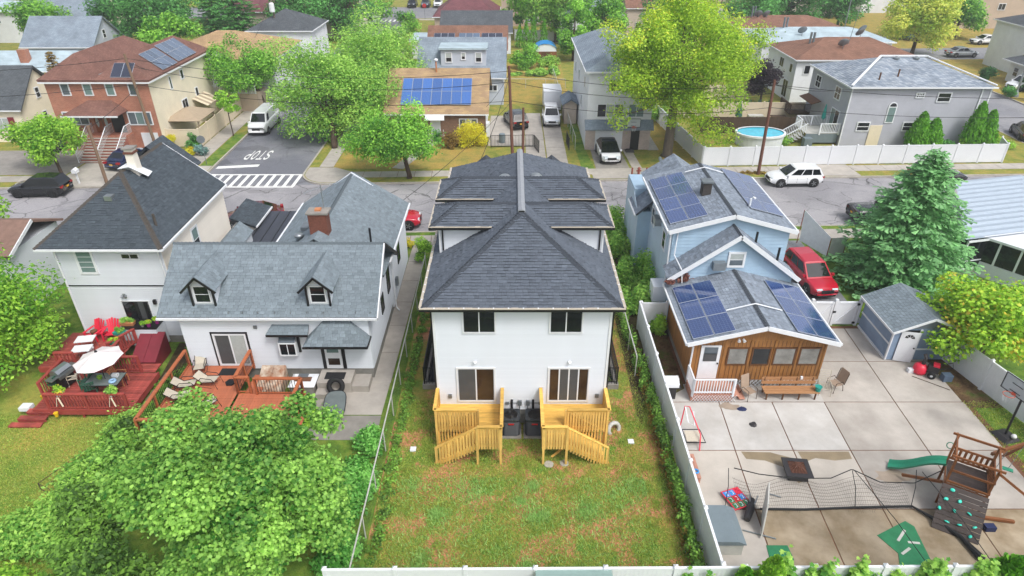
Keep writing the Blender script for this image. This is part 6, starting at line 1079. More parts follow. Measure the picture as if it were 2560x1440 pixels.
def vehicle(kind, px, label, mp, heading, loc, roofm=None, front='white', cat='car', trim=True, name='parked_car'):
    L, Wd, Hh, wr, belt, stn, gh, panes = CARK[kind]; t = thing(name, label, cat, loc, R(heading), 'parked vehicles'); hw = Wd / 2; mp = MATS[mp]
    xs = np.array([s[0] for s in stn]) * L; n = 26; X = np.linspace(xs[0], xs[-1], n); zb = np.interp(X, xs, [s[1] for s in stn]); zt = np.interp(X, xs, [s[2] * belt for s in stn]); ww = np.interp(X, xs, [s[3] * Wd for s in stn])
    for a in (zb, zt, ww): a[1:-1] = (a[:-2] + 2 * a[1:-1] + a[2:]) / 4
    vs = []; fs = []; m = 12
    for i in range(n):
        w, b, tz = ww[i], zb[i], zt[i]; h = tz - b; prof = [(.86, 0), (.98, .12), (1.0, .4), (.99, .72), (.95, .93), (.86, 1.0)]
        ring = [(w * a, b + h * c) for a, c in prof] + [(-w * a, b + h * c) for a, c in prof[::-1]]
        vs += [(X[i], y, z) for y, z in ring]
    for i in range(n - 1):
        for j in range(m): fs.append((i * m + j, i * m + (j + 1) % m, (i + 1) * m + (j + 1) % m, (i + 1) * m + j))
    fs += [tuple(range(m)), tuple(range((n - 1) * m + m - 1, (n - 1) * m - 1, -1))]
    mb = MB(); mb.add(vs, fs); mb.build('body', mp, t, smooth=True)
    rb, rr, fr_, fb = [g * L for g in gh]; wb, wt = hw * .9, hw * .74; zr = Hh; z0 = belt * .96
    B4 = [Vector((rb, wb, z0)), Vector((fb, wb, z0)), Vector((fr_, wt, zr - .05)), Vector((rr, wt, zr - .05))]
    mir = lambda v: Vector((v.x, -v.y, v.z)); mid = (rr + fr_) / 2
    mb = MB(); q = B4; p = [mir(v) for v in B4]; rf = [Vector((fr_ - .05, wt * .8, zr - .01)), Vector((mid, wt * .85, zr + .03)), Vector((rr + .05, wt * .8, zr - .01))]
    mb.add(q + p + rf + [mir(v) for v in rf], [(1, 0, 3, 2), (4, 5, 6, 7), (5, 1, 2, 6), (0, 4, 7, 3), (2, 3, 10, 9, 8), (7, 6, 11, 12, 13), (6, 2, 8, 11), (3, 7, 13, 10), (8, 9, 12, 11), (9, 10, 13, 12)])
    mb.build('roof', MATS[roofm] if roofm else mp, t)
    def pane(c, u0, u1, v0, v1, nm='window'):
        a, b, d, e = c; f = lambda u, v: (a * (1 - u) + b * u) * (1 - v) + (e * (1 - u) + d * u) * v
        nn = (b - a).cross(e - a).normalized() * .012; o = (a + b + d + e) / 4 - Vector((mid, 0, z0)); nn = nn if nn.dot(o) > 0 else -nn
        k = MB(); k.prism([f(u0, v0) + nn * .2, f(u1, v0) + nn * .2, f(u1, v1) + nn * .2, f(u0, v1) + nn * .2], nn); k.build(nm, MATS['car_glass'], t)
    pane([q[1], p[1], p[2], q[2]], .06, .94, .1, .94, 'windscreen'); pane([q[0], p[0], p[3], q[3]], .1, .9, .3, .92, 'rear_window')
    if kind != 'van':
        cuts = {3: ((.06, .3), (.33, .6), (.63, .9)), 2: ((.12, .46), (.5, .88))}[panes]
        for c in (q, p):
            for a, b in cuts: pane(c, a, b, .2, .9)
    else:
        for c in (q, p): pane(c, .8, .93, .12, .85)
    wx = (-.31 * L, .31 * L) if kind not in ('van',) else (-.3 * L, .33 * L)
    tp = MB(); rw = wr; prof = [(rw * .62, -.1), (rw * .94, -.11), (rw, -.07), (rw, .07), (rw * .94, .11), (rw * .62, .1)]; tp.lathe(prof, 18); tm = tp.mesh('tyre', MATS['rubber'], True); rp = MB(); rp.lathe([(rw * .62, -.03), (rw * .64, .1), (rw * .5, .085), (rw * .15, .1), (.01, .1)], 14); 
    for k in range(5): a = R(72 * k); rp.bar((rw * .12 * math.cos(a), rw * .12 * math.sin(a), .1), (rw * .6 * math.cos(a), rw * .6 * math.sin(a), .1), .06, .02)
    rm = rp.mesh('rim', MATS['rim_alloy' if front != 'dark' else 'plastic_dark'])
    for x in wx:
        for s in (-1, 1):
            ar = MB(); ar.lathe([(rw * 1.22, -.06), (rw * 1.22, .0), (rw * .9, .006)], 18); o = ar.build('wheel_arch', MATS['plastic_dark'], t); o.location = (x, s * (hw - .005), rw + .03); o.rotation_euler = (R(-90 * s), 0, 0)
            w_ = link('wheel', tm, t, loc=(x, s * (hw - .09), rw), rot=(R(-90 * s), 0, 0)); link('rim', rm, w_)
        bx('axle', t, 'plastic_dark', x - .06, x + .06, -hw * .8, hw * .8, rw - .06, rw + .06)
    if trim: 
        for s in (-1, 1): barp('sill', t, 'plastic_dark', (-.2 * L, s * (hw - .02), .3), (.2 * L, s * (hw - .02), .3), .05, .12)
    for s in (-1, 1):
        for x in (-.17, .02, .2): barp('door_seam', t, 'plastic_dark', (x * L, s * (hw + .001), .42), (x * L, s * (hw - .012), belt * .9), .012, .012, up=(1, 0, 0))
    fx, rx = L / 2, -L / 2; zh = belt * .72
    for s in (-1, 1):
        h = MB(); h.hexa([(fx - .3, s * hw * .62 - .18, zh - .08), (fx - .04, s * hw * .52 - .18, zh - .08), (fx - .04, s * hw * .52 + .18, zh - .08), (fx - .3, s * hw * .62 + .22, zh - .08), (fx - .34, s * hw * .62 - .18, zh + .09), (fx - .1, s * hw * .52 - .18, zh + .06), (fx - .1, s * hw * .52 + .18, zh + .06), (fx - .34, s * hw * .62 + .22, zh + .09)]); h.build('headlight', MATS['head_lamp'], t)
        bx('taillight', t, 'tail_lamp', rx + .0, rx + .22, s * hw * .72 - .16, s * hw * .72 + .14, belt * .78, belt * .95 if kind != 'van' else 1.4)
        bx('mirror', t, mp, fb - .32, fb - .18, s * (hw + .02) - .09, s * (hw + .02) + .09, belt * .98, belt * 1.14)
    bx('grille', t, 'plastic_dark', fx - .06, fx + .012, -hw * .42, hw * .42, zh - .2, zh + .02); bx('bumper', t, 'plastic_dark', fx - .12, fx - .0, -hw * .6, hw * .6, .3, .42); bx('licence_plate', t, 'plate', rx - .012, rx + .02, -.16, .16, belt * .66, belt * .66 + .13); bx('bumper', t, 'plastic_dark', rx + .01, rx + .12, -hw * .8, hw * .8, .36, .5)
    return t
RZ = ROADZ; V = vehicle
V('suv', 0, 'black SUV parked at the kerb at the left edge', 'car_black', 182, (-39.6, 51.6, RZ), front='dark'); V('sedan', 0, 'dark blue sedan in the driveway of the brick house', 'car_blue', 78, (-35.6, 58.6, .02)); V('van', 0, 'white cargo van parked in the side street', 'car_white', -90, (-26.6, 69.7, RZ), cat='van', name='parked_van'); V('suv', 0, 'red SUV with pale bumper beside the white cottage', 'car_red', 2, (-9.2, 45.4, RZ)); V('sedan', 0, 'maroon car with pale windscreen behind the black carport', 'car_maroon', 200, (-19.9, 46.0, RZ))
V('suv', 0, 'black SUV in the driveway behind the iron fence', 'car_black', 105, (.4, 70.6, .04)); V('suv', 0, 'white SUV facing the street in the long driveway', 'car_white', -90, (4.3, 71.6, .04)); V('fast', 0, 'white electric car with black glass roof before the garage', 'car_white', -88, (9.15, 60.3, .04), roofm='car_glass', trim=False); V('suv', 0, 'small white SUV parked on the street by the long white fence', 'car_white', 182, (24.5, 53.9, RZ)); V('suv', 0, 'red SUV in the blue house driveway beside the spruce', 'car_red', -84, (19.1, 36.6, .02))
V('suv', 0, 'black car half hidden behind the top of the spruce', 'car_black', 2, (37.2, 54.3, RZ)); V('pickup', 0, 'dark pickup truck mostly hidden behind the spruce', 'car_black', 2, (28.8, 46.3, RZ)); V('sedan', 0, 'silver sedan on the far right street', 'car_silver', 4, (69.6, 105.8, .05)); V('sedan', 0, 'white car parked beyond the far right street', 'car_white', 184, (79.5, 116, .05)); V('suv', 0, 'white SUV behind the white fence at the right edge', 'car_white', 200, (65.8, 86, .03)); V('suv', 0, 'black SUV at the right edge on the side road', 'car_black', 70, (53.2, 66.6, RZ))
for i, (k, c, x, y, h, lb) in enumerate((('suv', 'car_black', -18.9 - 2, 118.5, 90, 'black SUV parked nearest on the far part of the side street'), ('sedan', 'car_silver', -19.9, 125.5, 90, 'silver car behind the black SUV on the side street'), ('sedan', 'car_white', -19.8, 131, 90, 'white car farther along the right kerb of the side street'), ('pickup', 'car_grey', -20.2, 138.2, 90, 'dark grey pickup near the far crossing'), ('sedan', 'car_white', -27.4, 135.6, -90, 'white car at the left kerb near the far crossing'), ('sedan', 'car_silver', -27.6, 126.5, -90, 'silver car at the left kerb half under branches'), ('suv', 'car_black', -22.4, 159.6, -90, 'dark SUV facing the viewer beyond the far crossing, leftmost'), ('suv', 'car_grey', -19.4, 159.6, -90, 'grey SUV facing the viewer beyond the far crossing, middle'), ('suv', 'car_white', -16.6, 159.6, -90, 'white SUV facing the viewer beyond the far crossing, rightmost'), ('sedan', 'car_slate', -14.6, 116.5, 95, 'blue grey car parked beside the brown roofed house'), ('suv', 'car_slate', -45, 63, 90, 'grey blue car under the small street tree at left'))):
    V(k, 0, lb, c, h, (x, y, RZ if y < 158 and x < -17 and x > -44 else .03))
t = thing('box_trailer', 'white enclosed box trailer behind the white SUV in the driveway', 'trailer', (4.6, 76.2, .04)); bx('box', t, 'siding_cool', -1.0, 1.0, -1.6, 1.8, .5, 2.5); bx('roof', t, 'white_trim', -1.03, 1.03, -1.63, 1.83, 2.502, 2.58)
for s in (-1, 1): torus('wheel', 'rubber', (s * .95, .1, .3), .2, .1, (0, R(90), 0), t, 14, 8)
bx('drawbar', t, 'black_metal', -.05, .05, -2.4, -1.6, .4, .5)
# ------------------------------------------------------------------ driveways
def drive(pts, m='concrete', name='driveway', z=.02): return sheet(name, pts, z, MATS[m])
walk((2.3, 59.3), (2.3, 75.0), 1.9, 'driveway', 3.0); walk((4.3, 57.0), (4.3, 75.0), 1.9, 'driveway', 3.0); drive([(-2.4, 63.6), (1.3, 63.6), (1.3, 74), (-2.4, 74)]); drive([(7.7, 57.0), (10.8, 57.0), (10.6, 62.6), (7.7, 62.6)], 'concrete_grey'); walk((11.5, 57.0), (11.3, 62.5), .9, 'garden_path', 1.2); walk((13.9, 62.3), (13.7, 75), 1.1, 'garden_path', 1.6); drive([(7.2, SY(9) + .15), (12.4, SY(9) + .25), (12.4, SY(9) + 2.6), (7.2, SY(9) + 2.6)], z=.034)
drive([(-39.8, SY(-38) + .12), (-34.2, SY(-35) + .12), (-34.2, 62.3), (-39.8, 61.5)]); drive([(-60, SY(-50) + 2.9), (-40, SY(-40) + 2.9), (-40, 62.2), (-60, 62)], 'concrete_grey', 'forecourt'); drive([(26.5, SY(28) + .15), (31.2, SY(29) + .15), (31.0, SY(29) + 3), (26.8, SY(28) + 3)], z=.034); walk((-10.5, 57.2), (-8.2, 64.6), 1.1, 'garden_path', 1.3)
drive([(16.6, 31.9), (20.6, 31.9), (20.9, 42.6), (16.8, 42.6)], 'asphalt_far'); sheet('back_lawn', [(-1.2, 79), (7.0, 79), (7.2, 101), (-.8, 101)], .01, MATS['grass_dry']); sheet('front_lawn', [(-16.5, 57.2), (-2.6, 57.2), (-2.6, 66), (-16, 66)], .008, MATS['grass_dry']); sheet('side_lawn', [(6.4, 57.2), (7.6, 57.2), (7.2, 62.6), (7.0, 78), (5.8, 78)], .008, MATS['grass_green']); sheet('front_lawn', [(14.4, 57.4), (17.4, 57.4), (15.8, 76), (13.8, 76)], .008, MATS['grass_dry'])
sheet('street_branch', [(61.3, 103.5), (200, 112), (200, 120), (61.3, 112)], .012, MATS['asphalt_far']); sheet('front_lawn', [(-33.8, 57.4), (-30.7, 57.4), (-30.9, 62.6), (-33.8, 62.6)], .008, MATS['grass_green'])
# duplex lawn: patchy grass and bare soil
sheet('duplex_lawn', [(-5.6, 14.4), (7.1, 14.4), (7.0, 44), (-5.6, 44)], .008, MATS['grass_yard']); sheet('side_bed', [(6.0, 23), (9.2, 31.4), (9.0, 44), (6.2, 44)], .014, MATS['soil_dark']); sheet('side_bed', [(7.35, 24.95), (8.75, 25.95), (8.8, 31.2), (7.35, 31.2)], .03, MATS['leaf_litter']); sheet('side_bed', [(22.25, 24.5), (24.2, 24.5), (23.5, 28.4), (21.5, 28.3)], .016, MATS['leaf_litter'])
# ------------------------------------------------------------------ yard things on the concrete
mat('bench_brown', '#a57a54', .6, .08, scale=2, orand=.05); mat('taupe_sling', '#9c8876', .7, .08); mat('navy_cloth', '#1c2850', .8, .1); mat('net_black', '#16181a', .8, .05); mat('mat_green', '#24704a', .85, .12, scale=4); mat('slide_green', '#2c8a6c', .35, .05); mat('teal_hold', '#35d0b8', .4, .05); mat('play_wood', '#7a4a26', .6, .2, scale=2, orand=.15); mat('play_dark', '#3a302c', .7, .2, scale=2, orand=.2); mat('rust_brown', '#5a3626', .7, .2, scale=6); mat('fire_black', '#2c2a2c', .5, .1); mat('pole_wood', '#7a6350', .85, .15, scale=3, stretch=(3, 3, .3)); mat('pole_brown', '#6a4638', .85, .15, scale=3, stretch=(3, 3, .3)); mat('orange_rim', '#d0593c', .5, .05); mat('hoop_board', '#aab2b6', .2, .05); mat('tarp_blue', '#2a86c8', .5, .05); mat('pool_water', '#3fb4cc', .05, .15, scale=2, bump=.3, bscale=6); mat('hydrant', '#8a4a3c', .6, .1); mat('board_white', '#d8d8d8', .5, .05); mat('panel_grey', '#b4b4ae', .6, .1); mat('box_grey', '#6d7a80', .5, .06); mat('fence_beige', '#d6c8b2', .55, .04, orand=.03); mat('fence_brown', '#4a3a2a', .8, .2, scale=3, orand=.12)
t = thing('plastic_bench', 'long brown slatted bench with matching backrest against the sunroom', 'bench', (13.8, 25.35, .03))
for k in range(3): bx('seat_board', t, 'bench_brown', -1.35, 1.35, -.32 + k * .2, -.14 + k * .2, .42, .46)
for k in range(2): barp('back_board', t, 'bench_brown', (-1.35, .34 + k * .05, .62 + k * .2), (1.35, .34 + k * .05, .62 + k * .2), .04, .18)
for x in (-1.2, -.4, .4, 1.2): barp('leg', t, 'wood_dark', (x, -.25, 0), (x, -.25, .42), .06, .06); barp('leg', t, 'wood_dark', (x, .3, 0), (x, .4, .9), .06, .06)
def metal_chair(loc, rz, sm, label, lounge=.0):
    t = thing('patio_chair', label, 'chair', loc, rz); bm = 'bark'
    for s in (-1, 1): rod('side_frame', t, bm, [(.28 * s, -.3, 0), (.28 * s, -.26, .6), (.28 * s, .15, .62), (.28 * s, .28, .4), (.28 * s, .42, 1.05)], .018); rod('leg', t, bm, [(.28 * s, .2, .4), (.28 * s, .32, 0)], .018)
    barp('seat', t, sm, (0, -.26, .42), (0, .26, .38), .5, .02); barp('backrest', t, sm, (0, .28, .4), (0, .46, 1.1), .5, .02); return t
metal_chair((11.75, 25.3, .03), R(25), 'taupe_sling', 'taupe sling chair at the left end of the brown bench'); metal_chair((16.3, 25.9, .03), R(-70), 'taupe_sling', 'taupe sling swivel chair by the corner of the sunroom')
t = thing('wire_chair', 'bare chair frame of pale strapping at the right end of the bench', 'chair', (15.65, 25.65, .03), R(-10))
for s in (-1, 1): rod('side_frame', t, 'sling', [(.28 * s, -.3, 0), (.28 * s, -.28, .58), (.28 * s, .2, .58), (.28 * s, .3, 0)], .022)
for k in range(6): rod('strap', t, 'sling', [(-.26, -.26 + k * .1, .4), (.26, -.26 + k * .1, .4)], .016, 5); rod('back_strap', t, 'sling', [(-.26, .3 + k * .02, .5 + k * .1), (.26, .3 + k * .02, .5 + k * .1)], .014, 5)
rod('back_frame', t, 'sling', [(-.27, .28, .4), (-.27, .42, 1.1), (.27, .42, 1.1), (.27, .28, .4)], .02)
pot((15.1, 25.2, .49), .16, .26, 'teal_plastic', 'teal bucket standing on the right end of the brown bench', False, cat='bucket'); tag(bx('cup', None, 'white_trim', 14.35, 14.45, 25.65, 25.75, .85, .99), 'white cup on the back of the brown bench', 'cup')
t = thing('fire_pit', 'square black fire pit with rusty mesh dome on the patio', 'fire pit', (12.25, 20.2, .03), R(-6)); mb = MB(); mb.hexa([(-.42, -.42, .02), (.42, -.42, .02), (.42, .42, .02), (-.42, .42, .02), (-.36, -.36, .36), (.36, -.36, .36), (.36, .36, .36), (-.36, .36, .36)]); mb.build('base', MATS['fire_black'], t)
for a in ((-.55, .55, -.55, -.34), (-.55, .55, .34, .55), (-.55, -.34, -.34, .34), (.34, .55, -.34, .34)): bx('rim', t, 'fire_black', *a, .36, .41)
bx('ash', t, 'rust_brown', -.34, .34, -.34, .34, .362, .385)
for k in range(5):
    u = -.3 + .15 * k; rod('mesh_bar', t, 'rust_brown', [(u, -.34, .41), (u * .4, -.1, .6), (u * .4, .1, .6), (u, .34, .41)], .014, 4); rod('mesh_bar', t, 'rust_brown', [(-.34, u, .41), (-.1, u * .4, .6), (.1, u * .4, .6), (.34, u, .41)], .014, 4)
for (px, py, w, h, m, lb) in ((1855, 1022, .5, .35, 'navy_cloth', 'navy blue folded cloth on the pale patio slab'), (1883, 1061, .4, .35, 'fire_black', 'small black bag lying on the patio')):
    p = G(px, py, .05); mb = MB(); mb.add([(p.x + (random.uniform(.8, 1.1)) * w / 2 * math.cos(R(45 * k)), p.y + random.uniform(.8, 1.1) * h / 2 * math.sin(R(45 * k)), .03) for k in range(8)] + [(p.x + w * .3 * math.cos(R(45 * k)), p.y + h * .3 * math.sin(R(45 * k)), random.uniform(.08, .16)) for k in range(8)], [tuple(range(8, 16))] + [(k, (k + 1) % 8, 8 + (k + 1) % 8, 8 + k) for k in range(8)]); tag(mb.build('cloth_bundle', MATS[m]), lb, 'bundle')
t = thing('rebounder', 'red and white folding rebounder frame by the white fence', 'toy', (8.2, 22.6, .03)); rod('frame', t, 'red_plastic', [(.25, -1.0, 0), (.35, -.5, .5), (.05, .7, 1.1), (-.15, .75, 1.1), (-.35, .4, 0)], .03); rod('frame', t, 'white_trim', [(-.15, .7, 1.1), (-.1, .1, .7), (.15, -.1, .65), (.2, .5, 1.0)], .025); sq = [(-.35, -.75, .25), (.55, -.75, .25), (.45, 0, .35), (-.35, 0, .35)]; rod('net_frame', t, 'net_black', sq + [sq[0]], .025); mb = MB(); mb.add([(-.28, -.68, .255), (.47, -.68, .255), (.38, -.07, .345), (-.28, -.07, .345)], [(0, 1, 2, 3)]); mb.build('net_sheet', MATS['sling'], t)
t = thing('gas_grill', 'small barbecue with white lid between the porch and white fence', 'grill', (7.85, 25.35, .03)); bx('cabinet', t, 'fire_black', -.25, .25, -.22, .22, 0, .75); mb = MB(); mb.prism([(-.34, -.28, .76), (-.34, -.28, .95), (-.34, -.05, 1.12), (-.34, .25, 1.1), (-.34, .28, .76)], (.68, 0, 0)); mb.build('lid', MATS['white_trim'], t); bx('side_table', t, 'fire_black', .26, .5, -.2, .2, .62, .66)
t = thing('gas_bottle', 'white gas bottle on the leaf litter beside the sunroom', 'gas bottle', (8.4, 26.3, .03)); mb = MB(); mb.lathe([(.1, 0), (.15, .06), (.15, .36), (.08, .46), (.08, .52), (.02, .53)], 14); mb.build('bottle', MATS['concrete'], t, smooth=True)
t = thing('toy_bench', 'low pink wooden bench with blue toys by the white fence', 'bench', (7.8, 20.35, .03))
for k in range(3): bx('seat_board', t, 'deck_pink', -.2 + k * .14, -.08 + k * .14, -.7, .7, .32, .36)
for y in (-.6, .6): bx('leg', t, 'deck_pink', -.18, .2, y - .04, y + .04, 0, .32)
tag(torus('toy_ring', 'tarp_blue', (7.85, 20.0, .42), .1, .04, (0, 0, 0)), 'blue toy lying on the pink bench', 'toy')
t = thing('deck_box', 'grey lidded plastic deck box at the bottom of the white fence', 'storage box', (8.15, 16.95, .03)); bx('body', t, 'panel_grey', -.62, .55, -.8, .8, 0, .62); mb = MB(); mb.prism([(-.68, -.86, .622), (.62, -.86, .622), (.62, -.86, .66), (.3, -.86, .82), (-.68, -.86, .84)], (0, 1.72, 0)); mb.build('lid', MATS['box_grey'], t)
# slumped practice net on bent poles
t = thing('practice_net', 'collapsed black practice net sagging across the patio on poles', 'net', (8.7, 18.4, .03)); rod('net_cord', t, 'net_black', [(.55, 1.2, 1.0), (1.6, 1.1, .75), (3.1, 1.0, .6), (4.6, 1.0, .62), (5.4, 1.15, .95), (5.5, 1.15, .95), (6.6, .85, .55), (8.0, .8, .55), (9.2, 1.15, .9)], .022)
sag = [(.55, .3), (1.6, .35), (3.0, .3), (4.5, .25), (5.8, .3), (7.3, .2), (7.7, .15)]; mb = MB()
for k in range(90):
    f = k / 89 * 7.1 + .5; y = .2 + .1 * math.sin(f * 2); mb.bar((f, y + .75, .55 + .25 * math.cos(f * 2.2)), (f + .05, y - .35 + .1 * math.sin(k), .05), .004, .004)
for j in range(9):
    for k in range(20): f0, f1 = .5 + 7.1 * k / 20, .5 + 7.1 * (k + 1) / 20; g = j / 8; h_ = lambda f: (.55 + .25 * math.cos(f * 2.2)) * (1 - g) + .05 * g; mb.bar((f0, .95 - 1.05 * g, h_(f0)), (f1, .95 - 1.05 * g, h_(f1)), .006, .006)
mb.build('net_mesh', MATS['net_black'], t, kind='stuff'); rod('net_hem', t, 'net_black', [(1.4, -.12, .06), (3.2, -.15, .06), (5.2, -.05, .06), (7.6, 0, .08)], .05, 7); rod('net_roll', t, 'net_black', [(7.6, 0, .1), (8.1, -.6, .12), (8.7, -1.5, .12), (8.9, -2.4, .14), (9.0, -2.9, .1)], [.04, .07, .08, .14, .06], 7)
for a, b in (((0, 0, 0), (.3, 1.15, 1.05)), ((5.3, -.05, 0), (5.45, 1.1, .95)), ((6.9, -3.3, 0), (5.5, 1.1, 1.0)), ((7.6, 0, 0), (8.1, 1.1, 1.0)), ((9.3, -3.2, 0), (8.2, .9, 1.1))): rod('pole', t, 'net_black', [a, ((a[0] + b[0]) / 2 + .05, (a[1] + b[1]) / 2, (a[2] + b[2]) / 2 + .1), b], .016, 5)
t = thing('pitching_screen', 'pale framed pitching screen standing among the slumped net', 'screen', (9.95, 17.6, .03), R(70)); mb = MB(); mb.prism([(-.8, -.02, .1), (.5, -.02, .0), (1.0, -.02, .9), (.9, -.02, 1.4), (-.2, -.02, 1.35)], (0, .05, 0)); mb.build('screen_panel', MATS['panel_grey'], t)
t = thing('number_board', 'coloured number target board lying by the slumped net', 'target board', (9.25, 18.75, .03), R(20)); bx('board', t, 'red_plastic', -.42, .42, -.5, .5, .12, .16)
for k, (c, ch) in enumerate((('mat_green', '7'), ('mat_green', '8'), ('mat_green', '9'), ('mat_green', '4'), ('red_badge', '5'), ('tarp_blue', '6'), ('tarp_blue', '1'), ('tarp_blue', '2'), ('red_badge', '3'))[:8]):
    i, j = k % 3, k // 3; q = bx('cell', t, c, -.38 + i * .26, -.15 + i * .26, -.46 + j * .31, -.18 + j * .31, .161, .168); x, y = -.265 + i * .26, -.32 + j * .31; bx('digit_stroke', q, 'white_trim', x - .03, x + .03, y - .09, y - .07, .169, .172); bx('digit_stroke', q, 'white_trim', x + .03, x + .05, y - .09, y + .09, .169, .172); bx('digit_stroke', q, 'white_trim', x - .03, x + .03, y + .07, y + .09, .169, .172)
t = thing('golf_bag', 'black bag with silver tubes fallen beside the number board', 'bag', (9.65, 18.2, .03), R(60)); mb = MB(); mb.path([(-.6, 0, .14), (0, 0, .2), (.5, .05, .18)], [.13, .17, .12], 9); mb.build('bag', MATS['fire_black'], t); rod('tube', t, 'galv', [(.2, .1, .35), (.8, .2, .2)], .03); rod('tube', t, 'galv', [(.1, -.1, .36), (.75, -.12, .24)], .03)
tag(rod('metal_bar', None, 'galv', [G(1857, 1325, .06), G(1940, 1347, .06)], .03), 'grey metal bar lying on the patio near the deck box', 'bar'); tag(rod('metal_bar', None, 'galv', [G(1915, 1232, .1), G(1953, 1243, .06)], .025), 'short grey pipe sticking out of the slumped net', 'pipe'); tag(rod('timber_lath', None, 'bark_grey', [G(2280, 940, .05), G(2375, 975, .05)], .02), 'long thin lath lying on the patio by the snow blower', 'lath')
def turfmat(pts, lb): mb = MB(); q = [G(*p) for p in pts]; mb.prism([(v.x, v.y, .03) for v in q], (0, 0, .015)); return tag(mb.build('turf_mat', MATS['mat_green']), lb, 'mat')
tm = turfmat(((2192, 1340), (2262, 1304), (2285, 1318), (2335, 1420), (2250, 1425), (2245, 1385)), 'large crumpled green putting mat on the patio'); turfmat(((1915, 1365), (1968, 1365), (1985, 1402), (1925, 1402)), 'small square green mat at the bottom by the arborvitae')
for a, b in (((2245, 1352), (2262, 1325)), ((2270, 1355), (2300, 1358)), ((2255, 1385), (2275, 1370))): barp('mat_line', None, 'panel_grey', G(*a, .052), G(*b, .052), .1, .006).parent = tm
# play set
P = thing('play_set', 'wooden play tower with green slide, climbing wall and swing beam', 'play set', (18.45, 18.9, .03), R(-32)); P.scale = (.94,) * 3
for x in (-.75, .75):
    for y in (-.75, .75): barp('post', P, 'play_wood', (x, y, 0), (x, y, 2.75), .09, .09)
for k in range(11): bx('floor_board', P, 'play_dark', -.75, .75, -.75 + k * .137, -.625 + k * .137, 1.28, 1.32)
for y in (-.78, .78): barp('beam', P, 'play_wood', (-.8, y, 1.2), (.8, y, 1.2), .05, .14); barp('beam', P, 'play_wood', (-.95, y, 2.75), (.95, y, 2.75), .06, .1)
for x in (-.78, .78): barp('beam', P, 'play_wood', (x, -.95, 2.68), (x, .95, 2.68), .06, .1); barp('beam', P, 'play_wood', (x, -.8, 1.2), (x, .8, 1.2), .05, .14)
for k in range(7): barp('slat', P, 'play_wood', (-.62 + k * .2, .78, 1.35), (-.62 + k * .2, .78, 2.0), .1, .03, up=(0, 1, 0)); barp('slat', P, 'play_wood', (.78, -.62 + k * .2, 1.35), (.78, -.62 + k * .2, 2.0), .1, .03, up=(1, 0, 0))
for z in (1.4, 2.02): barp('rail', P, 'play_wood', (-.78, .8, z), (.78, .8, z), .05, .1); barp('rail', P, 'play_wood', (.8, -.78, z), (.8, .78, z), .05, .1); barp('rail', P, 'play_wood', (-.78, -.8, z), (.78, -.8, z), .05, .1)
dn = Vector((0, -1.55, -1.25)); nn = Vector((0, -1.25, 1.55)).normalized()
for k in range(9): a = Vector((-.85, -.82, 1.25)) + dn * (k / 9); b = a + Vector((1.7, 0, 0)); barp('climbing_board', P, 'play_dark', a + dn / 18, b + dn / 18, .2, .04, up=tuple(nn))
for i, (u, v) in enumerate(((.2, .1), (.1, .35), (.42, .3), (.0, .6), (.35, .55), (.7, .5), (.25, .85), (.55, .82), (.9, .75), (.85, .98))): c = Vector((-.75 + 1.5 * u, -.82, 1.25)) + dn * v * .92 + nn * .04; mb = MB(); mb.lathe([(.1, 0), (.09, .04), (.03, .06)], 8); o = mb.build('climbing_hold', MATS['teal_hold'], P); o.location = c; o.rotation_euler = (R(40), 0, .5 * i); o.scale = (1, .75, 1)
sl = MB(); n = 14; pts = [(-.8 - 2.0 * i / n, 1.25 * (1 - i / n) + .1 * math.sin(i / n * 6.28 * 1.0) + .08) for i in range(n + 1)]
for (x0, z0), (x1, z1) in zip(pts[:-1], pts[1:]):
    for ya, yb, da, db in ((-.28, -.2, .18, 0), (-.2, .2, 0, 0), (.2, .28, 0, .18)): sl.add([(x0, ya, z0 + da), (x0, yb, z0 + db), (x1, yb, z1 + db), (x1, ya, z1 + da)], [(0, 1, 2, 3), (3, 2, 1, 0)])
so = sl.build('slide', MATS['slide_green'], P); so.location = (0, .42, 0); so.rotation_euler = (0, 0, R(0))
barp('swing_beam', P, 'play_wood', (.6, .8, 2.3), (2.4, 3.0, 2.3), .1, .14); 
for s in (-1, 1): barp('swing_leg', P, 'play_wood', (2.4, 3.0, 2.35), (2.4 + s * .9 + .3, 3.0 - s * .8 + .3, 0), .09, .09)
for k in (.35, .7): o = Vector((.6, .8, 2.2)).lerp(Vector((2.4, 3.0, 2.2)), k); rod('swing_rope', P, 'galv', [o, o - Vector((.1, -.1, 1.6))], .012, 4); s_ = bx('swing_seat', P, 'slide_green', o.x - .3, o.x + .1, o.y - .0, o.y + .2, .55, .6)
barp('brace', P, 'play_wood', (-.8, -.5, 1.0), (-2.2, .0, .2), .09, .12); barp('brace', P, 'play_wood', (.8, -.8, .1), (2.1, -.3, .1), .12, .12); barp('brace', P, 'play_wood', (.78, -.78, 2.6), (2.6, .0, 1.1), .06, .1); torus('steering_wheel', 'slide_green', (-.85, .85, 2.0), .14, .02, (R(60), 0, 0), P, 14, 6)
tag(bx('storage_bag', None, 'navy_cloth', 18.6, 19.0, 17.2, 17.45, .03, .25), 'navy bag on the concrete under the play set', 'bag')
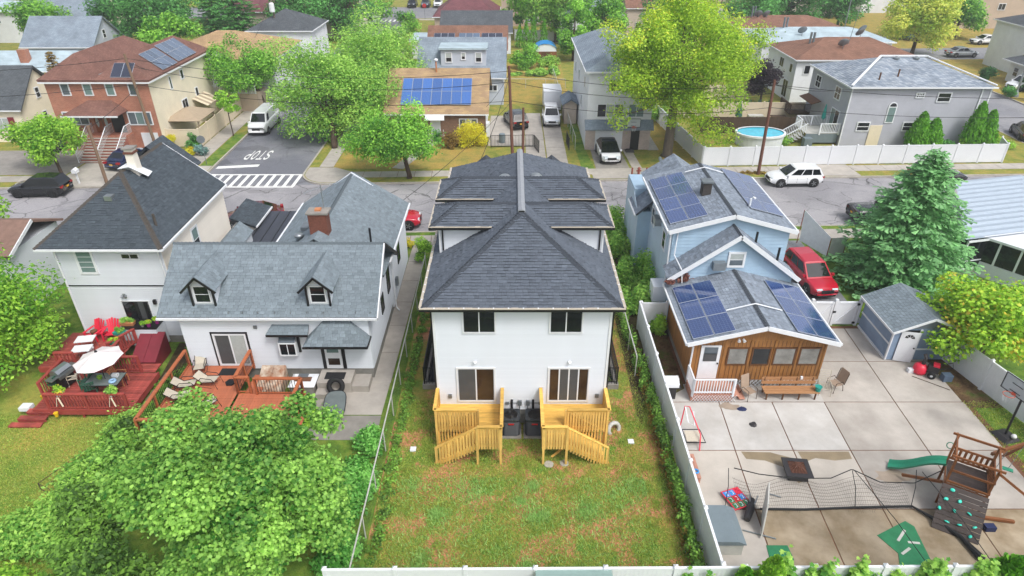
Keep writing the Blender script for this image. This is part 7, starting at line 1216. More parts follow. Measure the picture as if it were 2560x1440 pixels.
# snow blower, hoops
t = thing('snow_blower', 'red and black snow blower beside the shed door', 'snow blower', (21.75, 27.0, .02), R(-30)); mb = MB(); mb.lathe([(.3, 0), (.34, .12), (.32, .4), (.2, .52), (.05, .55)], 14, (-.5, 0, .05)); mb.build('auger_housing', MATS['red_plastic'], t, smooth=True); bx('engine', t, 'fire_black', -.2, .3, -.2, .2, .3, .68); bx('hood', t, 'red_plastic', .0, .28, -.16, .16, .682, .8); mb = MB(); mb.path([(-.45, 0, .55), (-.4, 0, .95), (-.5, .1, 1.15)], .09, 8); mb.build('chute', MATS['fire_black'], t); rod('handle', t, 'black_metal', [(.2, -.2, .6), (.8, -.25, .95), (.8, .25, .95), (.2, .2, .6)], .02)
for s in (-1, 1): w_ = torus('wheel', 'rubber', (.05, .3 * s, .2), .13, .075, (R(90), 0, 0), t, 16, 8); mb = MB(); mb.lathe([(.1, -.03), (.1, .03), (.02, .04)], 10); mb.build('hub', MATS['white_trim'], w_)
tag(bx('paint_carton', None, 'white_trim', 20.75, 21.05, 27.2, 27.4, .03, .25), 'white and blue carton beside the snow blower', 'carton'); tag(bx('tarp_bundle', None, 'cloth_slate' if mat('cloth_slate', '#56687c', .8, .1) else '', 22.15, 22.6, 26.45, 26.8, .03, .4), 'slate blue tarp bundle behind the snow blower', 'tarp'); tag(bx('brick_pile', None, 'hydrant', 20.1, 20.5, 29.6, 29.8, .03, .14), 'broken brick lying beside the blue shed', 'brick')
def hoop(loc, rz, label, h=3.05, board=(1.3, .85)):
    t = thing('basketball_hoop', label, 'basketball hoop', loc, rz); mb = MB(); mb.hexa([(-.45, -.4, 0), (.45, -.4, 0), (.45, .5, 0), (-.45, .5, 0), (-.3, -.25, .2), (.3, -.25, .2), (.25, .35, .16), (-.25, .35, .16)]); mb.build('base', MATS['fire_black'], t); rod('pole', t, 'black_metal', [(0, 0, .1), (0, -.1, h - .5), (0, -.7, h + .2)], .05); w, b = board; bx('backboard', t, 'hoop_board', -w / 2, w / 2, -.76, -.73, h - .1, h + b - .1); z = h - .1
    for a in ((-w / 2, w / 2, z, z + .04), (-w / 2, w / 2, z + b - .04, z + b), (-w / 2, -w / 2 + .04, z, z + b), (w / 2 - .04, w / 2, z, z + b), (-.25, .25, z + .15, z + .18), (-.25, .25, z + .5, z + .53)): bx('board_edge', t, 'black_metal', a[0], a[1], -.775, -.76, a[2], a[3])
    torus('rim', 'orange_rim', (0, -1.05, h), .23, .015, (0, 0, 0), t, 18, 6); bx('rim_bracket', t, 'orange_rim', -.08, .08, -.84, -.76, h - .08, h + .03); n_ = MB()
    for k in range(10): a = R(36 * k); n_.bar((.23 * math.cos(a), -1.05 + .23 * math.sin(a), h), (.13 * math.cos(a + .4), -1.05 + .13 * math.sin(a + .4), h - .4), .008, .008)
    n_.build('net', MATS['white_trim'], t); return t
hoop((22.75, 22.5, .02), R(-75), 'portable basketball hoop with clear backboard at the right edge', 2.75); hoop((11.5, 61.9, .03), R(0), 'basketball hoop before the garage of the tall white house', 2.7); mb = MB(); mb.lathe([(.01, 0), (.09, .04), (.12, .12), (.09, .2), (.01, .24)], 12, (22.9, 22.2, .2)); tag(mb.build('ball', MATS['board_white'], smooth=True), 'red and white ball on the base of the right hoop', 'ball')
for i, (x, y, lb) in enumerate(((-4.46, 21.67, 'small white square tile on the grass left of the pine decks'), (5.44, 22.15, 'small white square tile on the grass right of the pine decks'))): tag(bx('marker_tile', None, 'white_trim', x - .13, x + .13, y - .13, y + .13, .02, .09), lb, 'tile')
tag(torus('plastic_sledge', 'panel_grey', (4.75, 22.9, .12), .3, .1, (R(70), 0, R(30)), None, 14, 8), 'white plastic ring leaning beside the right pine deck', 'ring'); tag(barp('loose_plank', None, 'pine_new', (1.75, 21.15, .1), (2.35, 21.6, .25), .1, .04), 'loose pine plank under the right deck', 'plank')
gs = thing('tool_shed', 'grey green ribbed shed roof peeping over the bottom fence', 'shed', (2.1, 13.15, 0)); roof_base(gs, gable_x(-1.3, 1.3, -1.2, 1.2, 1.75, 2.05), MATS['box_green'] if mat('box_green', '#8aa39c', .6, .08) else None, .06); bx('wall', gs, 'panel_grey', -1.1, 1.1, -1, 1, 0, 1.72)
# ------------------------------------------------------------------ chain link fences
def chainlink(label, pts, h=1.25, rail='panel_grey', step=2.4, wire=True, sp=.11):
    t = thing('chain_link_fence', label, 'fence', (*pts[0], 0)); o = Vector((*pts[0], 0)); ps = MB(); ps.tube((0, 0, 0), (0, 0, h), .03, n=6); pm = ps.mesh('post', MATS[rail])
    for a, b in zip(pts[:-1], pts[1:]):
        a = Vector((*a, 0)) - o; b = Vector((*b, 0)) - o; L = (b - a).length; d = (b - a) / L; rod('top_rail', t, rail, [a + Vector((0, 0, h)), b + Vector((0, 0, h))], .032); n = max(1, round(L / step))
        for k in range(n + 1): link('post', pm, t, loc=a + d * (L * k / n))
        if wire:
            mb = MB(); m = int(L / sp)
            for k in range(m):
                for sg in (1, -1):
                    u0 = k * sp; u1 = u0 + sg * h
                    z0, z1 = 0.03, h
                    if u1 > L: z1 = h * (L - u0) / h; u1 = L
                    if u1 < 0: z1 = u0; u1 = 0
                    p, q = a + d * u0 + Vector((0, 0, z0)), a + d * u1 + Vector((0, 0, z1)); nn = Vector((-d.y, d.x, 0)) * .004; up = Vector((0, 0, .004)); mb.add([p - up, q - up, q + up, p + up], [(0, 1, 2, 3)])
            mb.build('wire_mesh', MATS['net_green'], t, kind='stuff')
    return t
mat('net_green', '#4a5c50', .5, .1); chainlink('chain link fence between the cottage yard and the duplex lawn', [(-5.7, 38), (-5.7, 14.6)]); chainlink('chain link fence among vines right of the duplex', [(6.35, 45), (6.4, 27)]); chainlink('chain link fence across the far back lawn', [(-.8, 86.5), (6.9, 86.3)], 1.2, sp=.2); chainlink('green chain link fence along the long driveway', [(6.2, 62.5), (5.6, 92)], 1.3, sp=.2)
t = thing('iron_fence', 'black iron picket fence with open gates across the driveway', 'fence', (-2.1, 63.1, 0)); railing(t, (0, 0), (4.2, .2), 0, 1.25, 'black_metal', bw=.03, step=.14, rail=(.03, .04), pw=.06, tube=True); railing(t, (4.3, .2), (4.7, -1.6), 0, 1.25, 'black_metal', bw=.03, step=.14, rail=(.03, .04), pw=.06, tube=True); railing(t, (7.6, 1.4), (7.7, -.8), 0, 1.25, 'black_metal', bw=.03, step=.14, rail=(.03, .04), pw=.06, tube=True)
# ------------------------------------------------------------------ fences, pool and decks of the right-hand neighbours
vinyl_fence('vinyl_fence', 'long white vinyl fence along the street before the grey house', [(17.6, SY(17.6, 3.0)), (45.9, SY(45.9, 3.0)), (46.6, 60.8)]); vinyl_fence('vinyl_fence', 'white vinyl fence running back beside the yellow green tree', [(17.5, SY(17.5, 3.1)), (15.6, 75)], cap=False); vinyl_fence('vinyl_fence', 'beige vinyl fence behind the pool yard', [(18.0, 73), (33, 73)], m='fence_beige'); vinyl_fence('vinyl_fence', 'beige vinyl fence farther back behind the purple tree', [(18.5, 80.5), (29, 80.8)], m='fence_beige'); vinyl_fence('vinyl_fence', 'white vinyl fence at the right edge across the side road', [(62.6, 80), (72, 80.5)], 2.0); vinyl_fence('vinyl_fence', 'cream vinyl fence along the side street by the brick house', [(-34.0, 63.2), (-30.9, 63.3), (-31.8, 96)], m='fence_beige'); vinyl_fence('vinyl_fence', 'white fence in front of the tan building at the top', [(.5, 119), (9, 118)], m='white_vinyl'); vinyl_fence('vinyl_fence', 'white fence beyond the brown roofs at top right', [(52, 118), (61, 112)], m='white_vinyl')
t = thing('board_fence', 'dark brown board fence behind the oval pool', 'fence', (19.5, 67.6, 0)); b = MB(); b.box(0, .19, -.02, .02, .05, 1.75); me = b.mesh('board', MATS['fence_brown'])
for k in range(52): link('board', me, t, loc=(k * .2, 0, random.uniform(-.02, .02)))
barp('rail', t, 'fence_brown', (0, .05, 1.4), (10.4, .05, 1.4), .06, .08)
t = thing('swimming_pool', 'oval above ground pool with blue water behind the white fence', 'pool', (24.9, 64.4, 0)); el = lambda a, b, z: [(a * math.cos(R(10 * k)), b * math.sin(R(10 * k)), z) for k in range(36)]
mb = MB(); mb.prism(el(2.35, 1.7, 0), (0, 0, 1.02)); mb.build('wall', MATS['siding_cool'], t); mb = MB(); mb.add(el(2.5, 1.85, 1.2) + el(2.28, 1.63, 1.2) + el(2.5, 1.85, 1.02), [(k, (k + 1) % 36, 36 + (k + 1) % 36, 36 + k) for k in range(36)] + [(k, 72 + k, 72 + (k + 1) % 36, (k + 1) % 36) for k in range(36)]); mb.build('rim', MATS['white_trim'], t); mb = MB(); mb.prism(el(2.3, 1.65, 1.022), (0, 0, .1)); mb.build('water', MATS['pool_water'], t)
t = thing('raised_deck', 'white railed raised deck with stairs at the grey house', 'deck', (30.8, 64.6, 0)); planks(t, -1.5, 1.7, -.6, 2.2, 1.15, 'panel_grey', 'x', .15); bx('deck_skirt', t, 'box_grey', -1.5, 1.7, -.6, -.55, .2, 1.1); K = dict(m='white_vinyl', bw=.05, step=.15, rail=(.09, .07), pw=.13)
railing(t, (-.2, -.6), (1.7, -.6), 1.15, 2.15, **K); railing(t, (-1.5, 2.2), (1.6, 2.2), 1.15, 2.15, **K); railing(t, (-1.5, 2.2), (-1.5, 1.0), 1.15, 2.15, **K)
for k in range(6): bx('stair', t, 'panel_grey', -1.5 - .3 * (k + 1), -1.5 - .3 * k, -.4, .9, .75 - k * .18, .8 - k * .18)
for y in (-.45, .95):
    barp('hand_rail', t, 'white_vinyl', (-1.45, y, 2.1), (-3.3, y, .95), .08, .08)
    for k in range(11): f = (k + .5) / 11; barp('baluster', t, 'white_vinyl', (-1.45 - 1.85 * f, y, 2.08 - 1.15 * f), (-1.45 - 1.85 * f, y, 1.2 - 1.1 * f), .04, .04)
t = thing('closed_umbrella', 'closed turquoise patio umbrella on the raised deck', 'umbrella', (31.6, 66.0, 1.15)); rod('pole', t, 'galv', [(0, 0, 0), (0, 0, 2.4)], .025); mb = MB(); mb.lathe([(.05, .8), (.22, 1.0), (.16, 1.6), (.04, 2.35)], 10); mb.build('canopy', MATS['teal_plastic'], t); t = thing('closed_umbrella', 'closed green patio umbrella by the beige fence', 'umbrella', (24.8, 71.3, 0)); rod('pole', t, 'galv', [(0, 0, 0), (0, 0, 2.5)], .025); mb = MB(); mb.lathe([(.05, .6), (.4, .8), (.26, 1.6), (.04, 2.5)], 10); mb.build('canopy', MATS['green_plastic'], t)
tag(bx('covered_grill', None, 'box_grey', 28.9, 29.7, 63.0, 63.7, 0, .9), 'grey covered grill under the raised deck stairs', 'grill'); tag(bx('cushion_box', None, 'panel_grey', 26.0, 27.6, 71.3, 72.0, 0, .8), 'pale cushion box by the beige fence', 'box'); t = thing('tall_deck', 'brown railed deck behind the beige fence', 'deck', (30.4, 71.5, 0)); bx('platform', t, 'fence_brown', 0, 3, 0, 3, .9, 1.05); railing(t, (0, 0), (3, 0), 1.05, 2.0, 'fence_brown'); railing(t, (0, 3), (0, 0), 1.05, 2.0, 'fence_brown'); bx('ramp', t, 'fence_brown', -1.6, 0, .2, 1.2, .4, .5)
for i in range(5): garden_chair((25.6 + i * 1.1, 77.6, 0), R(170 + 12 * i), 'green_plastic', ('green garden chair, first of five from the left behind the beige fence', 'green garden chair, second of five from the left behind the beige fence', 'green garden chair, middle of five behind the beige fence', 'green garden chair, fourth of five from the left behind the beige fence', 'green garden chair, last of five behind the beige fence')[i], 'five garden chairs behind the beige fence')
t = thing('gazebo', 'tan hip roofed gazebo behind the cream fence', 'gazebo', (-32.9, 66.5, 0)); mat('gazebo_tan', '#a3927c', .8, .06); pl = hip_roof(-1.9, 1.9, -2.2, 2.2, 2.3, 3.1); roof_base(t, pl, MATS['gazebo_tan'], .06)
for x in (-1.6, 1.6):
    for y in (-1.9, 1.9): bx('post', t, 'gazebo_tan', x - .06, x + .06, y - .06, y + .06, 0, 2.3)
t = thing('door_awning', 'striped tan awning on the cream side of the brick house', 'awning', (-34.0, 71.8, 0)); mb = MB()
for k in range(7): mb = MB(); y = -1.6 + k * .46; mb.hexa([(0, y, 2.9), (1.5, y, 2.2), (1.5, y + .44, 2.2), (0, y + .44, 2.9), (0, y, 2.95), (1.5, y, 2.25), (1.5, y + .44, 2.25), (0, y + .44, 2.95)]); mb.build('slat', MATS['gazebo_tan' if k % 2 else 'cream'], t)
t = thing('tarp_shed', 'small shed with arched blue tarp roof beyond the far lawn', 'shed', (5.0, 101, 0)); mb = MB(); ar_ = [(1.7 * math.cos(R(a)), 0, 1.7 + 1.1 * math.sin(R(a))) for a in range(0, 181, 20)]; mb.add(ar_ + [(x, 3.2, z) for x, y, z in ar_], [(k, k + 1, 11 + k, 10 + k) for k in range(9)]); mb.build('tarp', MATS['tarp_blue'], t); bx('wall', t, 'play_wood', -1.6, 1.6, .1, 3.1, 0, 1.7); bx('door', t, 'wood_dark', -.6, .6, .05, .1, 0, 1.7); mb = MB(); mb.prism([(x * .95, .12, z - .05) for x, y, z in ar_], (0, .06, 0)); mb.build('end_sheet', MATS['white_trim'], t)
# ------------------------------------------------------------------ poles, wires, street furniture
def upole(label, x, y, h, m='pole_wood', lean=(0, 0), arms=0, r=.15): 
    t = thing('utility_pole', label, 'utility pole', (x, y, 0)); top = Vector((lean[0], lean[1], h)); rod('pole', t, m, [(0, 0, -.1), top * .5, top], [r, r * .9, r * .75], 9)
    for k in range(arms): z = h - .5 - k * .8; barp('cross_arm', t, m, top * (z / h) + Vector((-.9, 0, 0)), top * (z / h) + Vector((.9, 0, 0)), .1, .1); [rod('insulator', t, 'box_grey', [top * (z / h) + Vector((dx, 0, .05)), top * (z / h) + Vector((dx, 0, .22))], .04) for dx in (-.8, -.3, .3, .8)]
    return t
upole('tall leaning wooden pole in front of the brick house', -34.3, 61.3, 9.3, lean=(-.5, 0)); upole('short wooden pole by the kerb behind the hip roofed house', -35.0, 53.3, 5.2, lean=(0, 0)); upole('reddish utility pole behind the duplex roof', .1, 56.4, 9.3, 'pole_brown', (-.35, 0)); upole('short brown pole stub beside the reddish pole', 1.0, 57.6, 5.5, 'pole_brown', (0, 0), r=.13); upole('brown utility pole at the kerb by the white fence', 22.1, 55.8, 8.3, 'pole_brown', (-.2, 0), 0); fp_ = upole('grey pole with white transformer beyond the tan roof', -34.7, 102.5, 9.5, 'bark_grey', (0, 0), 1); mb = MB(); mb.lathe([(.35, 0), (.38, .1), (.38, 1.1), (.2, 1.25)], 12, (0, -.4, 7.0)); mb.build('transformer', MATS['white_trim'], fp_)
def wire(label, a, b, sag=.6, r=.022): a, b = Vector(a), Vector(b); pts = [a.lerp(b, i / 10) - Vector((0, 0, sag * 4 * (i / 10) * (1 - i / 10))) for i in range(11)]; return tag(rod('overhead_wire', None, 'net_black', pts, r, 4), label, 'wire', 'overhead wires along the street')
PA, PB, PD = (-34.7, 61.3, 8.9), (-.1, 56.4, 8.9), (21.95, 55.8, 7.9)
for i, (a, b, s) in enumerate(((PA, PB, 1.1), ((-34.6, 61.3, 8.2), (-.1, 56.4, 8.0), 1.3), ((-34.5, 61.3, 6.6), (0, 56.4, 6.4), 1.0), (PB, PD, .8), ((-.1, 56.4, 8.0), (21.95, 55.8, 7.2), .9), ((0, 56.4, 6.4), (22, 55.8, 6.0), .8), (PD, (70, 57.5, 8), 1.4), ((22, 55.8, 6.0), (70, 57.5, 6.4), 1.3), (PA, (-80, 59, 8.8), 1.2), ((-34.5, 61.3, 6.6), (-80, 59, 6.6), 1.2), ((-35, 53.3, 5.0), (-34.5, 61.3, 6.4), .2), (PB, (-2.6, 66.2, 3.2), .3), ((-34.7, 61.3, 8.6), (-34.1, 70, 5.2), .3), (PB, (-2.2, 39.2, 6.8), .5), ((0, 56.4, 6.4), (-7.4, 39, 4.4), .4), ((-34.7, 102.5, 9), (-31, 80, 6), .6), (PD, (33, 64, 5.6), .4))): wire(('top wire from the leaning pole to the reddish pole', 'second wire from the leaning pole to the reddish pole', 'lowest cable from the leaning pole to the reddish pole', 'top wire from the reddish pole to the brown pole', 'second wire from the reddish pole to the brown pole', 'lowest cable from the reddish pole to the brown pole', 'top wire running right from the brown pole', 'lower cable running right from the brown pole', 'top wire running left from the leaning pole', 'lower cable running left from the leaning pole', 'stay wire between the short pole and the leaning pole', 'service wire from the reddish pole to the brick ranch', 'service wire from the leaning pole to the brick house wall', 'service wire from the reddish pole to the duplex roof', 'service wire from the reddish pole to the white cottage', 'wire from the transformer pole to the tan roofed house', 'service wire from the brown pole to the grey house')[i], a, b, s)
t = thing('fire_hydrant', 'brown fire hydrant between two guard posts at the kerb', 'hydrant', (11.3, SY(11.3) + .9, .03)); mb = MB(); mb.lathe([(.16, 0), (.16, .08), (.11, .1), (.11, .55), (.15, .58), (.13, .68), (.05, .76)], 12); mb.build('barrel', MATS['hydrant'], t); mb = MB(); mb.tube((-.22, 0, .42), (.22, 0, .42), .07, n=8); mb.build('nozzle', MATS['hydrant'], t)
for x, lb in ((10.65, 'rusty guard post left of the fire hydrant'), (11.95, 'rusty guard post right of the fire hydrant')): t = thing('guard_post', lb, 'post', (x, SY(x) + .6, 0)); mb = MB(); mb.lathe([(.08, 0), (.08, .8), (.06, .86), (.01, .88)], 10); mb.build('post', MATS['hydrant'], t)
t = thing('mailbox', 'dark mailbox on a post by the yellow lawn', 'mailbox', (13.3, 56.4, 0)); bx('post', t, 'black_metal', -.04, .04, -.04, .04, 0, 1.1); mb = MB(); mb.prism([(-.13, -.22, 1.1), (.13, -.22, 1.1), (.13, -.22, 1.28), (.06, -.22, 1.36), (-.06, -.22, 1.36), (-.13, -.22, 1.28)], (0, .45, 0)); mb.build('box', MATS['box_grey'], t)
t = thing('mailbox', 'white mailbox on a post behind the black SUV', 'mailbox', (-37.6, 53.6, 0)); bx('post', t, 'white_trim', -.06, .06, -.06, .06, 0, 1.0); mb = MB(); mb.prism([(-.2, -.25, 1.0), (.2, -.25, 1.0), (.2, -.25, 1.25), (.0, -.25, 1.42), (-.2, -.25, 1.25)], (0, .5, 0)); mb.build('box', MATS['white_trim'], t)
for x, y, lb in ((-28.4, 58.3, 'grey sign post on the verge seen edge on'),): t = thing('sign_post', lb, 'sign', (x, y, 0)); rod('post', t, 'grey_metal', [(0, 0, 0), (0, 0, 2.6)], .03); mb = MB(); mb.lathe([(.38, -.01), (.38, .01)], 8); o = mb.build('sign_plate', MATS['grey_metal'], t); o.rotation_euler = (R(90), 0, R(12)); o.location = (0, 0, 2.4)
t = thing('stop_sign', 'red stop sign at the far crossing', 'sign', (-17.6, 142.0, 0)); rod('post', t, 'grey_metal', [(0, 0, 0), (0, 0, 2.6)], .04); mb = MB(); mb.lathe([(.42, -.012), (.42, .012)], 8); o = mb.build('sign_plate', MATS['red_badge'], t); o.rotation_euler = (R(90), 0, 0); o.location = (0, 0, 2.5)
t = thing('street_lamp', 'grey street lamp post on the far side of the right road', 'street lamp', (62.6, 82.3, 0)); mb = MB(); mb.lathe([(.4, 0), (.35, .25), (.12, .8), (.1, 9), (.07, 9.1)], 12); mb.build('post', MATS['galv'], t); rod('arm', t, 'galv', [(0, 0, 9), (-1, 0, 9.5), (-2.4, 0, 9.6)], .05); t = thing('street_lamp', 'thin grey street lamp post behind the brown roofs', 'street lamp', (52.5, 110, 0)); mb = MB(); mb.lathe([(.15, 0), (.1, 1), (.07, 10)], 8); mb.build('post', MATS['galv'], t)
def dish(parent, x, y, z, r=.5, rz=0): mb = MB(); mb.lathe([(.02, 0), (r * .5, .04), (r * .85, .12), (r, .2)], 14); o = mb.build('satellite_dish', MATS['grey_metal'], parent); o.location = (x, y, z + .6); o.rotation_euler = (R(-55), 0, R(rz)); rod('dish_mast', parent, 'grey_metal', [(x, y, z - .2), (x, y, z + .6)], .03, 5)
for nm, pts in (('white_row_house', ((-1.5, 2.0, 5.9), (2.2, 6, 6.4))), ('grey_roof_row', ((-3, 1.5, 5.5), (5.2, 2, 5.6))), ('brown_row_house', ((-4, 3, 5.8), (-2.8, 3, 5.8)))):
    h_ = bpy.data.objects[nm]
    for k, (x, y, z) in enumerate(pts): dish(h_, x, y, z, .6, 20 * k)
    for x in (-4.6, -4.2): mb = MB(); mb.tube((x, 4.2, 5.6), (x, 4.2, 7.4), .14); mb.build('flue', MATS['grey_metal'], h_)
rod('roof_mast', bpy.data.objects['white_row_house'], 'grey_metal', [(-.5, 3, 6), (-.1, 3, 11)], .03); mb = MB(); mb.lathe([(.3, 0), (.32, .9), (.25, .95)], 12, (-1.0, 64.6, 0)); tag(mb.build('rubbish_bin', MATS['box_grey']), 'blue grey rubbish bin behind the iron fence', 'bin')
for i, (x, y) in enumerate(((-35.0, 60.8), (-34.0, 60.6))): t = thing('green_bin', ('green wheeled bin lying left of the leaning pole', 'green wheeled bin lying right of the leaning pole')[i], 'bin', (x, y, .25), R(80)); mb = MB(); mb.path([(0, -.5, 0), (0, .5, .03)], [.28, .22], 8); mb.build('body', MATS['slide_green'], t)
mat('lattice_white', '#e6e8e8', .6, .06); t = thing('torn_canopy', 'white translucent sheet canopy on rusty poles behind the red SUV', 'canopy', (21.3, 40.6, 0)); q = [Vector((-.8, 1.6, 2.6)), Vector((.2, -1.0, 1.7)), Vector((1.5, -.6, 1.6)), Vector((1.6, 1.2, 2.0))]
for a, b in ((0, 1), (1, 2)): pass
mb = MB(); mb.prism([q[0], q[0] - Vector((0, .3, 2.2)), q[1] - Vector((0, 0, 1.4)), q[1]], (.02, .01, 0)); mb.build('sheet', MATS['lattice_white'], t); mb = MB(); mb.prism([q[1] + Vector((.05, 0, 0)), q[1] - Vector((-.05, 0, 1.4)), q[2] - Vector((0, 0, 1.3)), q[2]], (.02, .02, 0)); mb.build('sheet', MATS['lattice_white'], t)
for a in q[:3]: rod('pole', t, 'hydrant', [(a.x, a.y, 0), a], .03)
# ------------------------------------------------------------------ vegetation
def raw_mesh(name, V, nv, T, m):
    """V (k,nv,3): k polygons of nv corners, T tint per polygon"""
    k = V.shape[0]; me = bpy.data.meshes.new(name); me.vertices.add(k * nv); me.vertices.foreach_set('co', V.reshape(-1).astype(np.float32)); me.loops.add(k * nv); me.loops.foreach_set('vertex_index', np.arange(k * nv, dtype=np.int32))
    me.polygons.add(k); me.polygons.foreach_set('loop_start', np.arange(0, k * nv, nv, dtype=np.int32)); me.polygons.foreach_set('loop_total', np.full(k, nv, dtype=np.int32)); me.materials.append(m)
    at = me.attributes.new('tint', 'FLOAT', 'FACE'); at.data.foreach_set('value', np.clip(T, 0, 1).astype(np.float32)); me.update(); return me
def unit(a): return a / (np.linalg.norm(a, axis=-1, keepdims=True) + 1e-9)
def leafquads(P, N, size, rng, aspect=.62, shape='diamond', up=None):
    k = len(P); r = rng.normal(size=(k, 3)); a = unit(np.cross(N, r)) if up is None else unit(up - N * np.sum(up * N, 1, keepdims=True)); b = np.cross(N, a); s = (size * rng.uniform(.6, 1.35, k))[:, None]
    if shape == 'diamond': q = [(-.5, 0, 0), (.05, -.5, .1), (.6, 0, -.06), (.05, .5, .1)]
    elif shape == 'maple': q = [(-.5, 0, 0), (-.35, -.42, .06), (.0, -.3, .03), (.12, -.55, .08), (.28, -.2, .02), (.6, 0, -.08), (.28, .2, .02), (.12, .55, .08), (.0, .3, .03), (-.35, .42, .06)]
    else: q = [(-.5, -.08, 0), (.5, -.5, -.05), (.62, 0, 0), (.5, .5, -.05), (-.5, .08, 0)]
    asp = 1.0 if shape == 'maple' else aspect
    V = np.stack([P + a * s * x + b * s * (y * asp) + N * s * z for x, y, z in q], 1); return V, len(q)
def cloud(clumps, n, rng, shell=.45, outward=.5, upw=.95):
    """points and normals over ellipsoid clumps (x,y,z,rx,ry,rz)"""
    C = np.array(clumps); w = (C[:, 3] * C[:, 4] + C[:, 3] * C[:, 5] + C[:, 4] * C[:, 5]); idx = rng.choice(len(C), n, p=w / w.sum()); d = unit(rng.normal(size=(n, 3))); rad = rng.uniform(shell ** 3, 1, n) ** (1 / 3)
    P = C[idx, :3] + d * C[idx, 3:] * (rad * (1 + rng.normal(0, .1, n) + .3 * (rng.uniform(0, 1, n) > .93)))[:, None]; N = unit(d * outward + rng.normal(size=(n, 3)) * .55 + np.array([0, 0, upw])); return P, N, idx
def crown_clumps(c, r, k, rng, cs=.34, flat=.8, low=-.75):
    out = []; ph = rng.uniform(0, 6.28, 3)
    for i in range(k):
        d = unit(rng.normal(size=3)); d[2] = max(d[2], low); q = rng.uniform(.4, 1.0); a = math.atan2(d[1], d[0]); s = cs * rng.uniform(.65, 1.35) * (1.55 - .62 * q) * min(r[0], r[1]); q *= 1 + .13 * math.sin(2 * a + ph[0]) + .1 * math.sin(5 * a + ph[1]) + .08 * math.sin(4 * d[2] * 3 + ph[2]); out.append((c[0] + d[0] * r[0] * q, c[1] + d[1] * r[1] * q, c[2] + d[2] * r[2] * q, s, s, s * flat))
    return out
LG = dict(bright=('#43782a', '#9ace58', None), maple=('#2a5c1c', '#93cb58', None), deep=('#2a5428', '#5f9a4c', None), yellow=('#5a7c1e', '#9fba3a', '#c6ba42'), ash=('#376a26', '#8cbc48', None), purple=('#1a1418', '#352c34', None), pale=('#7c9a34', '#bccb5a', None), gold=('#a89a1c', '#d8c92c', None), blue=('#3a5a58', '#7a9a94', None), spruce=('#3c6440', '#8cbc7e', None), vine=('#33501f', '#7ba543', None), arbor=('#2a5c18', '#6ea82c', None), lime=('#477a20', '#97c644', None), brownish=('#5a4620', '#8f7a34', None), autumn=('#527a1e', '#98bc3c', '#b5a03e'), weed=('#3f7a2c', '#86bc60', None), dark=('#16351c', '#3b6a34', None), vinered=('#4a2c2a', '#8a5a4a', None))
for k_, (a, b, y) in LG.items(): leafmat('leaf_' + k_, a, b, y)
SEED = [100]
def foliage(name, parent, clumps, n, size, col, shape='diamond', seed=None, tvar=.24, **kw):
    SEED[0] += 1; rng = np.random.default_rng(seed or SEED[0]); P, N, idx = cloud(clumps, n, rng, **kw); V, nv = leafquads(P, N, size, rng, shape=shape); ct = rng.normal(.5, .17, len(clumps)); T = ct[idx] + rng.normal(0, tvar, n)
    return link(name, raw_mesh(name, V, nv, T, MATS['leaf_' + col]), parent)
def tree(label, base, c, r, n=9000, size=.3, col='bright', k=26, trunk=.22, name='tree', shape='diamond', bark='bark', cs=.34, limbs=9, extra=(), group=None, flat=.8, low=-.75, shell=.45):
    t = thing(name, label, 'tree', (base[0], base[1], 0), 0, group); SEED[0] += 1; rng = np.random.default_rng(SEED[0]); o = np.array([base[0], base[1], 0]); c = np.array(c, float) - o
    cl = crown_clumps(c, r, k, rng, cs, flat, low) + [tuple(np.array(e[:3]) - o) + tuple(e[3:]) for e in extra]
    mb = MB(); zc = c[2] - r[2] * .35; mid = Vector((c[0] * .6, c[1] * .6, max(zc, .8))); mb.path([(0, 0, -.1), (.03, .02, .25), mid * .5, mid, Vector((c[0], c[1], c[2] + r[2] * .35))], [trunk * 1.5, trunk * 1.05, trunk * .9, trunk * .75, trunk * .2], 9)
    for i in rng.choice(len(cl), min(limbs, len(cl)), replace=False):
        e = Vector(cl[i][:3]); s = mid * rng.uniform(.75, 1.0); m_ = s.lerp(e, .5) + Vector((0, 0, -.1 * r[2])); mb.path([s, m_, e], [trunk * .34, trunk * .2, trunk * .06], 6)
    mb.build('trunk', MATS[bark], t, smooth=True); foliage('crown', t, cl, n, size, col, shape, shell=shell); return t
def bush(label, x, y, r, h, col='vine', n=1500, size=.16, k=9, name='shrub', cat='shrub', z=0, group=None, ry=None):
    t = thing(name, label, cat, (x, y, z), 0, group); SEED[0] += 1; rng = np.random.default_rng(SEED[0]); cl = crown_clumps((0, 0, h * .5), (r * .8, (ry or r) * .8, h * .45), k, rng, .5, .8)
    mb = MB(); 
    for j in range(3): a = 2.1 * j; mb.tube((0, 0, -.05), (.4 * r * math.cos(a), .4 * r * math.sin(a), h * .6), .04, .015, 5)
    mb.build('stem', MATS['bark'], t); foliage('foliage', t, cl, n, size, col); return t
